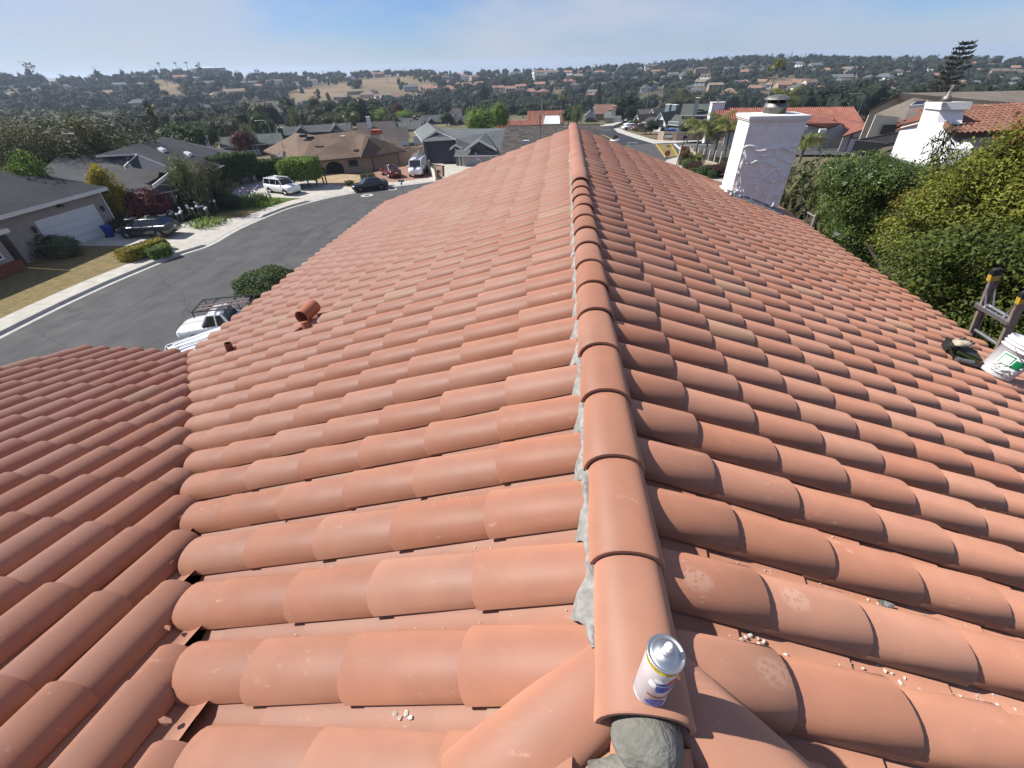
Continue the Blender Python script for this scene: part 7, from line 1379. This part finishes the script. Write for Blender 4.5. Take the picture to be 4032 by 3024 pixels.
# cream wall with posts and railing at the junction corner
cw_=thing('corner_wall','cream boundary wall with red panel, posts and dark railing at the junction corner','wall',at_z(2668,652,.05)); a=Vector((0,0,0)); cpts=[at_z(x,y,.05)-cw_.location for x,y in ((2668,652),(2700,648),(2745,655),(2830,672))]
b=MB()
for p_,q_,h1,h2 in zip(cpts,cpts[1:],(2.6,2.4,1.1),(2.4,1.2,.8)):
    n_=Vector((q_.y-p_.y,-(q_.x-p_.x),0)).normalized()*-.2; b.add([p_,q_,q_+Vector((0,0,h2)),p_+Vector((0,0,h1)),p_+n_,q_+n_,q_+n_+Vector((0,0,h2)),p_+n_+Vector((0,0,h1))],[(0,1,2,3),(5,4,7,6),(3,2,6,7),(0,3,7,4)])
b.build('wall',mat('cream_wall',(0.50,0.42,0.32),.95,col2=(0.42,0.34,0.25),scale=1),cw_)
p_,q_=cpts[0],cpts[1]; b=MB(); e=(q_-p_); c_=p_+e*.35+Vector((0,-.06,1.75)); b.box(c_,(.75,.04,1.2)); b.build('red_panel',mat('red_panel',(0.34,0.06,0.05),.7),cw_)
for i in range(7): p_=cpts[1].lerp(cpts[3],i/6)+Vector((0,.3,0)); b=MB(); b.boxz(p_.x-.09,p_.x+.09,p_.y-.09,p_.y+.09,0,2.3); b.build('post',W_cream,cw_)
b=MB(); b.tube(cpts[1]+Vector((0,.3,1.6)),cpts[3]+Vector((0,.3,1.6)),.04,.04,4); b.tube(cpts[1]+Vector((0,.3,1.0)),cpts[3]+Vector((0,.3,1.0)),.04,.04,4)
for i in range(40): p_=cpts[1].lerp(cpts[3],i/39)+Vector((0,.3,.2)); b.box(p_+Vector((0,0,.7)),(.03,.03,1.4))
b.build('railing',M_dktrim,cw_)
def board_fence(label,a,c,h,m,bw=.14,posts=3,rails=True):
    t=thing('board_fence',label,'fence',a); d=c-a; L=d.length; d.normalize(); ang=math.atan2(d.y,d.x); t.rotation_euler=(0,0,ang); n=int(L/bw); b=MB(); b.box((0,0,h/2),(bw-.012,.03,h)); me=b.mesh('board',m)
    sl=(c.z-a.z)/L
    for i in range(n): link('board',me,t,Matrix.Translation((bw*(i+.5),rt.uniform(-.008,.008),sl*bw*i+rt.uniform(-.02,.02))))
    for i in range(posts): x=L*i/(posts-1); b=MB(); b.boxz(x-.06,x+.06,-.13,-.03,sl*x,sl*x+h+.08); b.build('post',mat('grey_post',(0.24,0.22,0.20),.9),t)
    for z in (.35,h-.12): b=MB(); b.tube((0,-.06,z),(L,-.06,z+sl*L),.05,.05,4); b.build('rail',mat('grey_post',(0.24,0.22,0.20)),t)
    return t
F0=at_y(3052,770,30.5); F1=at_y(3215,862,23.5); board_fence('brown board fence with grey posts behind the foot of the chimney',F0-Vector((0,0,1.7)),F1-Vector((0,0,1.7)),1.9,mat('brown_board',(0.075,0.055,0.045),.9,col2=(0.10,0.075,0.06),scale=5),.15,4)
board_fence('weathered board fence right of the tall square hedge',at_z(985,720,.2),at_z(1020,665,.2),1.9,M_wood,.16,3); board_fence('dark board fence behind the yellow tree and red shrub',at_z(480,880,.35),at_z(560,850,.35),1.4,M_wood,.16,3); board_fence('brown board fence behind the work van',at_z(1585,622,.1),at_z(1650,618,.1),1.6,M_wood,.2,3)
rw=thing('retaining_wall','sloping cream retaining wall with dark railing between the two driveways','wall',at_z(1655,640,.1)); a,c=Vector((0,0,0)),at_z(1722,708,.1)-rw.location; d=(c-a).normalized(); n_=Vector((d.y,-d.x,0))*.25; b=MB(); b.add([a,c,c+Vector((0,0,1.0)),a+Vector((0,0,1.0)),a+n_,c+n_,c+n_+Vector((0,0,1.0)),a+n_+Vector((0,0,1.0))],[(0,1,2,3),(5,4,7,6),(3,2,6,7),(1,5,6,2),(0,3,7,4)]); b.build('wall',W_cream,rw)
for i in range(4): p_=a.lerp(c,i/3)+n_*.5; b=MB(); b.boxz(p_.x-.12,p_.x+.12,p_.y-.12,p_.y+.12,1.0,1.75); b.build('post',W_cream,rw)
b=MB()
for z in (1.15,1.65): b.tube(a+n_*.5+Vector((0,0,z)),c+n_*.5+Vector((0,0,z)),.025,.025,4)
for i in range(30): p_=a.lerp(c,i/29)+n_*.5; b.box((p_.x,p_.y,1.4),(.03,.03,.5))
b.build('railing',M_dktrim,rw)

for i,(x,y,w,lb) in enumerate(((2422,553,38,'small kerbed traffic island with brown shrubs nearest the tiled roof'),(2352,508,36,'red-kerbed traffic island farther along the dark road'),(2342,516,22,'smallest kerbed island beside the red-kerbed one'))):
    P=PG(x,y,.12); m_,v_=scale_at(P); t=thing('traffic_island',lb,'traffic island',P); r=w*m_/2; b=MB(); b.lathe([(r,0),(r*.96,.22),(r*.86,.22),(r*.86,.16),(0,.2)],20); b.build('kerb_ring',M_trimw if i!=1 else mat('red_kerb',(0.30,0.10,0.08),.8),t)
    link('foliage',PROTO['shrub_br'][0],t,Matrix.Translation((0,0,.15))@Matrix.Diagonal((r*1.2,r*1.2,.9,1)))
# ------------------------------------------------------------------ things on the roof
def text_mesh(body,size,fn=None):
    cu=bpy.data.curves.new('lettering','FONT'); cu.body=body; cu.size=size; cu.align_x='CENTER'; cu.align_y='CENTER'; o=bpy.data.objects.new('lettering',cu); C.objects.link(o); dg=bpy.context.evaluated_depsgraph_get(); me=bpy.data.meshes.new_from_object(o.evaluated_get(dg)); bpy.data.objects.remove(o); return me
CANP=Vector((.240,.372,ZCR-.003)); can=thing('spray_can','white aerosol can with blue and red print standing on the end ridge tile','spray can',CANP,0)
CR_,CH_=.0345,.186
M_can=mat('can_white',(0.66,0.64,0.65),.35,spec=.5,col2=(0.60,0.58,0.60),scale=30); M_tin=mat('bright_tin',(0.55,0.55,0.55),.40,metal=1.0); M_nz=mat('white_nozzle',(0.80,0.80,0.79),.5)
M_cy=mat('yellow_print',(0.78,0.60,0.03),.4); M_cb=mat('blue_print',(0.035,0.10,0.40),.4); M_cr=mat('red_print',(0.42,0.03,0.05),.4); M_ink=mat('black_print',(0.03,0.03,0.03),.5)
b=MB(); b.lathe([(0,.003),(CR_*.9,.0),(CR_,.004),(CR_,CH_)],40); b.build('can_body',M_can,can)
b=MB(); b.lathe([(CR_,.0),(CR_+.0015,.001),(CR_+.0015,.004),(CR_,.005)],40); b.build('bottom_rim',M_tin,can)
b=MB(); b.lathe([(CR_,CH_),(CR_+.0018,CH_+.001),(CR_+.0018,CH_+.0045),(CR_,CH_+.006),(CR_-.003,CH_+.003),(CR_-.005,CH_+.002),(CR_-.008,CH_+.006),(CR_-.013,CH_+.012),(CR_-.019,CH_+.0165),(CR_-.0205,CH_+.0165),(.0125,CH_+.019),(.0115,CH_+.0215),(.009,CH_+.021),(.008,CH_+.023),(0,CH_+.023)],40); b.build('can_top',M_tin,can)
b=MB(); b.lathe([(0,CH_+.023),(.0085,CH_+.023),(.0088,CH_+.030),(.0075,CH_+.033),(.0068,CH_+.040),(.005,CH_+.0425),(0,CH_+.043)],20); b.build('nozzle',M_nz,can)
def wrap(poly,off,z0=0,ang0=-90,n=6):         # a flat print bent round the can: poly in (mm round, mm up)
    import bmesh
    q=bmesh.new(); vs=[q.verts.new((x,y,0)) for x,y in poly]; q.faces.new(vs); bmesh.ops.triangulate(q,faces=q.faces[:]); bmesh.ops.subdivide_edges(q,edges=q.edges[:],cuts=2,use_grid_fill=True); bmesh.ops.triangulate(q,faces=q.faces[:]); b=MB(); q.verts.index_update()
    r=CR_+off; V=[]
    for v in q.verts: a=R(ang0)+v.co.x*.001/CR_; V.append((r*math.cos(a),r*math.sin(a),z0+v.co.y*.001))
    b.add(V,[tuple(v.index for v in f.verts) for f in q.faces],0,True); q.free(); return b
b=MB(); b.lathe([(CR_+.0004,CH_-.013),(CR_+.0004,CH_-.001)],40); b.build('label_band',M_cy,can)
blob=lambda cx,cy,rx,ry,n=18,w=.18,s=1: [(cx+rx*math.cos(6.2832*i/n)*(1+w*math.sin(3*6.2832*i/n+s)),cy+ry*math.sin(6.2832*i/n)*(1+w*math.sin(2*6.2832*i/n+s))) for i in range(n)]
for poly,m,o in ((blob(14,112,17,26),M_cb,.0004),(blob(30,140,15,14,s=2),M_cr,.0005),(blob(34,118,13,22,s=3),mat('maroon_print',(0.20,0.035,0.08),.4),.0003),(blob(12,30,18,17,s=4),M_cb,.0004),([(-10,62),(10,56),(30,58),(44,64),(44,74),(28,66),(10,65),(-10,70)],mat('brick_print',(0.36,0.10,0.08),.4),.0006),([(-2,118),(20,121),(40,132),(40,136),(18,125),(-2,122)],M_can,.0008),(blob(0,142,8,9,w=.05),M_nz,.0007),(blob(-8,120,7,16,s=2.5),M_nz,.0006)):
    wrap([(x*1.15-6,y) for x,y in poly],o,ang0=-98).build('label_print',m,can)
def bend_text(body,size,z,ang,m,off=.0009,slant=0):
    me=text_mesh(body,size); r=CR_+off
    for v in me.vertices: a=R(ang)+v.co.x/CR_; v.co=(r*math.cos(a),r*math.sin(a),z+v.co.y+v.co.x*slant)
    me.materials.append(m); return link('lettering',me,can)
bend_text('IMPROVED',.0085,CH_-.007,-62,M_ink); bend_text('JE',.024,.098,-40,M_nz,.0012); bend_text('IMPROVED',.0085,CH_-.007,-150,M_ink)
# bucket
M_bkt=mat('bucket_plastic',(0.60,0.61,0.63),.45,col2=(0.68,0.68,0.68),scale=6,spec=.4); M_bgr=mat('green_label',(0.01,0.24,0.09),.5); M_smear=mat('mortar_smear',(0.66,0.65,0.63),.95,col2=(0.55,0.54,0.52),scale=25)
BK=Vector((4.25,3.80,RZ-MS*(4.25-XR)-.002)); bk=thing('bucket','white plastic bucket with green label standing on the tiles near the eave','bucket',BK,R(8)); bk.rotation_euler=(0,R(16),0)
b=MB(); r0,r1,hb=.128,.150,.37; f=lambda t:r0+(r1-r0)*t
b.lathe([(0,.004),(r0*.96,0),(r0,.01),(f(.72),hb*.72),(f(.72)+.012,hb*.725),(f(.74)+.012,hb*.745),(f(.75),hb*.75),(f(.82),hb*.82),(f(.82)+.012,hb*.825),(f(.84)+.012,hb*.845),(f(.85),hb*.85),(f(.90),hb*.90),(f(.9)+.010,hb*.905),(f(.92)+.01,hb*.925),(f(.93),hb*.93),(r1,hb),(r1-.004,hb+.003),(r1-.008,hb),(r0-.006,.02),(0,.02)],40); b.build('bucket_body',M_bkt,bk)
def bwrap(a0,a1,z0,z1,off,m,name='label'):
    b=MB(); n=10; vs=[]
    for i in range(n+1):
        a=R(a0+(a1-a0)*i/n)
        for z in (z0,z1): rr=f(z/hb)+off; vs.append((rr*math.cos(a),rr*math.sin(a),z))
    b.add(vs,[(2*i,2*i+2,2*i+3,2*i+1) for i in range(n)],0,True); return b.build(name,m,bk)
bwrap(-174,-86,.10,.235,.0006,M_nz); bwrap(-168,-130,.125,.225,.0012,M_bgr); bwrap(-164,-134,.138,.212,.0018,M_nz); bwrap(-160,-138,.15,.2,.0024,mat('label_grey_green',(0.35,0.47,0.40),.6)); bwrap(-157,-141,.157,.193,.003,M_nz); bwrap(-126,-90,.125,.205,.0012,M_bgr)
b=MB(); g=np.random.RandomState(2)
for i in range(34): a=R(-178+90*g.rand()); z=.05+.10*g.rand(); rr=f(z/hb)+.001; b.lump((rr*math.cos(a),rr*math.sin(a),z),(.016,.016,.006),i,.4,0,1)
o=b.build('mortar_smears',M_smear,bk)
b=MB(); b.path([(f(.8)*math.cos(R(180+20*i-90+0)) if False else (r1+.01)*math.cos(R(200+16*i)),(r1+.01)*math.sin(R(200+16*i)),hb*.80-.10*math.sin(R(16*i*180/160))) for i in range(11)],.003,5); b.build('handle',M_galv,bk)
# tool pouch with hammer and glove
TP=Vector((3.98,3.98,RZ-MS*(3.98-XR)+.0)); tpz=thing('tool_pouch','black and green tool pouch lying on the tiles beside the bucket','tool pouch',TP,R(-18)); tpz.rotation_euler=(0,R(17),R(-18))
M_pch=mat('black_nylon',(0.015,0.016,0.015),.6,col2=(0.03,0.035,0.028),scale=20,spec=.5); M_pgr=mat('olive_strip',(0.05,0.075,0.025),.5)
b=MB(); b.add([(-.13,-.07,.0),(.13,-.08,.0),(.14,.08,.0),(-.12,.08,.0),(-.16,-.10,.085),(.15,-.10,.075),(.16,.09,.08),(-.14,.09,.09)],[(0,3,2,1),(0,1,5,4),(1,2,6,5),(2,3,7,6),(3,0,4,7)]); b.add([(-.15,-.09,.08),(.14,-.09,.07),(.15,.08,.075),(-.13,.08,.085),(0,0,.045)],[(0,1,4),(1,2,4),(2,3,4),(3,0,4)]); b.build('pouch',M_pch,tpz)
b=MB(); b.box((0.03,-.097,.055),(.20,.012,.022),0,Matrix.Rotation(R(3),4,'Y')); b.box((.11,-.1,.035),(.035,.014,.045)); b.build('trim_strip',M_pgr,tpz)
b=MB(); b.path([(-.17,-.1,.08),(-.10,-.13,.02),(.05,-.13,-.01),(.16,-.12,.01)],.012,6); b.build('belt',M_pch,tpz)
hm_=thing('hammer','worn steel hammer leaning against the black tool pouch','hammer',TP+Vector((-.04,-.16,.01)),R(80)); hm_.rotation_euler=(R(8),R(62),R(80)); b=MB(); b.tube((.16,0,0),(-.02,0,0),.017,.020,8); b.build('handle',mat('worn_grip',(0.10,0.10,0.095),.7),hm_); b=MB(); b.tube((-.02,-.06,0),(-.02,.055,0),.022,.024,10); b.tube((-.02,.055,0),(-.02,.075,0),.028,.028,10); b.build('head',M_galv,hm_)
gl=thing('work_glove','crumpled pale and brown work glove on top of the tool pouch','glove',TP+Vector((.03,.04,.085)),.5); b=MB(); b.lump((-.02,0,.02),(.075,.055,.028),3,.28,0,3)
b.build('palm',mat('pale_leather',(0.42,0.38,0.29),.95,col2=(0.30,0.26,0.19),scale=30),gl)
for i in range(4): b=MB(); b.path([(.03,-.04+.026*i,.03),(.075,-.05+.03*i,.028+.012*(i%2)),(.105,-.045+.028*i,.012)],.0125,6); b.build('finger',mat('dark_leather',(0.10,0.075,0.06),.95),gl)
# ladder at the eave
la=thing('extension_ladder','brown fibreglass ladder with yellow-collared black ends rising above the eave','ladder',Vector((5.32,4.74,CZ-3.4)))
M_frp=mat('brown_fibreglass',(0.20,0.155,0.13),.6,col2=(0.26,0.21,0.18),scale=12); M_yc=mat('yellow_collar',(0.46,0.30,0.03),.6)
up=Vector((-.24,0,.97)).normalized(); out=Vector((0,1,0)); nrm=up.cross(out)
def lp(s,y,o=0): return up*s+Vector((0,y,0))+nrm*o
Lm=Matrix([[nrm.x,0,up.x,0],[nrm.y,1,up.y,0],[nrm.z,0,up.z,0],[0,0,0,1]])
for i,(y,top) in enumerate(((.43,1.38),(.0,1.30))):
    b=MB(); b.box((0,y,top/2-1.5),(.085,.008,top+3.0),0,Lm); b.box((.039,y+(.014 if i==0 else -.014)*-1,top/2-1.5),(.008,.03,top+3.0),0,Lm); b.box((-.039,y-(.014 if i==0 else -.014),top/2-1.5),(.008,.03,top+3.0),0,Lm); b.build('rail',M_frp,la)
    b=MB(); b.box((0,y,top-.03),(.10,.05,.075),0,Lm); b.build('collar',M_yc,la); b=MB(); b.box((0,y,top+.03),(.095,.055,.07),0,Lm); b.lump((0,y,top+.065),(.05,.03,.02),1,0,0,2,Lm); b.build('end_cap',M_blackp,la)
for s in (1.02,.66,.30,-.06,-.42): b=MB(); b.tube(lp(s,0),lp(s,.43),.019,.019,8); b.build('rung',M_alu,la)
b=MB(); b.box((.06,.215,1.0),(.03,.47,.045),0,Lm); b.build('cross_bar',M_alu,la)
for sg,y in ((1,.43),(-1,0.0)):
    for o in (.04,-.04): b=MB(); b.tube(lp(1.25,y,o),lp(1.0,y-sg*.09,o),.010,.010,5); b.build('brace',M_alu,la)
# mortar crumbs and chips on the pans
cb=MB(); gq=random.Random(12)
def crumb(kind,s,y,r,off=-.098): 
    p=slope_pt(kind,s,y,off); u,v,n=slope_frame(kind); cb.lump((0,0,0),(r,r*gq.uniform(.7,1.2),r*.8),gq.randrange(999),.3,0,1,frame(p,u,v,n)@Matrix.Rotation(gq.uniform(0,6),4,'Z'),False)
ysR,_=rows('R'); ysL,_=rows('L')
for j in range(5,11):
    y=ysR[j]+.124
    for i in range(34): crumb('R',gq.choice([.35,.62,1.0,1.35])+gq.gauss(0,.12),y+gq.gauss(0,.016),gq.choice([.002,.003,.003,.005,.007]))
    y=ysL[j]+.127
    for i in range(12): crumb('L',gq.uniform(.15,1.3),y+gq.gauss(0,.016),gq.choice([.002,.0025,.003]))
for k in range(4): crumb('L',.66+.018*k,ysL[4]+.132+.01*(k%2),.009)
for k in range(5): crumb('R',.40+.02*k,ysR[5]+.12+.012*(k%3),.007)
o=cb.build('mortar_crumbs',mat('mortar_crumb',(0.50,0.46,0.41),.95)); o['kind']='stuff'
b=MB(); p=slope_pt('R',1.22,ysR[6]+.12,-.09); b.box((0,0,0),(.05,.016,.004),0,frame(p,*slope_frame('R'))@Matrix.Rotation(.5,4,'Z')); tag(b.build('wood_chip',mat('pale_wood',(0.36,0.29,0.2),.9)),'pale wood chip lying in a tile channel right of the ridge','wood chip')
b=MB(); p=slope_pt('R',1.10,ysR[6]+.125,-.088); b.add([(0,0,0),(.06,.01,.004),(.07,-.012,.008),(.03,-.02,.0),(.0,-.012,.004)],[(0,1,2,3,4)],0,False,frame(p,*slope_frame('R'))); b.add([(0,0,-.004),(.06,.01,0),(.07,-.012,.003),(.03,-.02,-.004),(.0,-.012,0)],[(4,3,2,1,0)],0,False,frame(p,*slope_frame('R'))); tag(b.build('mortar_flake',M_mortar),'pale mortar flake lying next to the wood chip','debris')
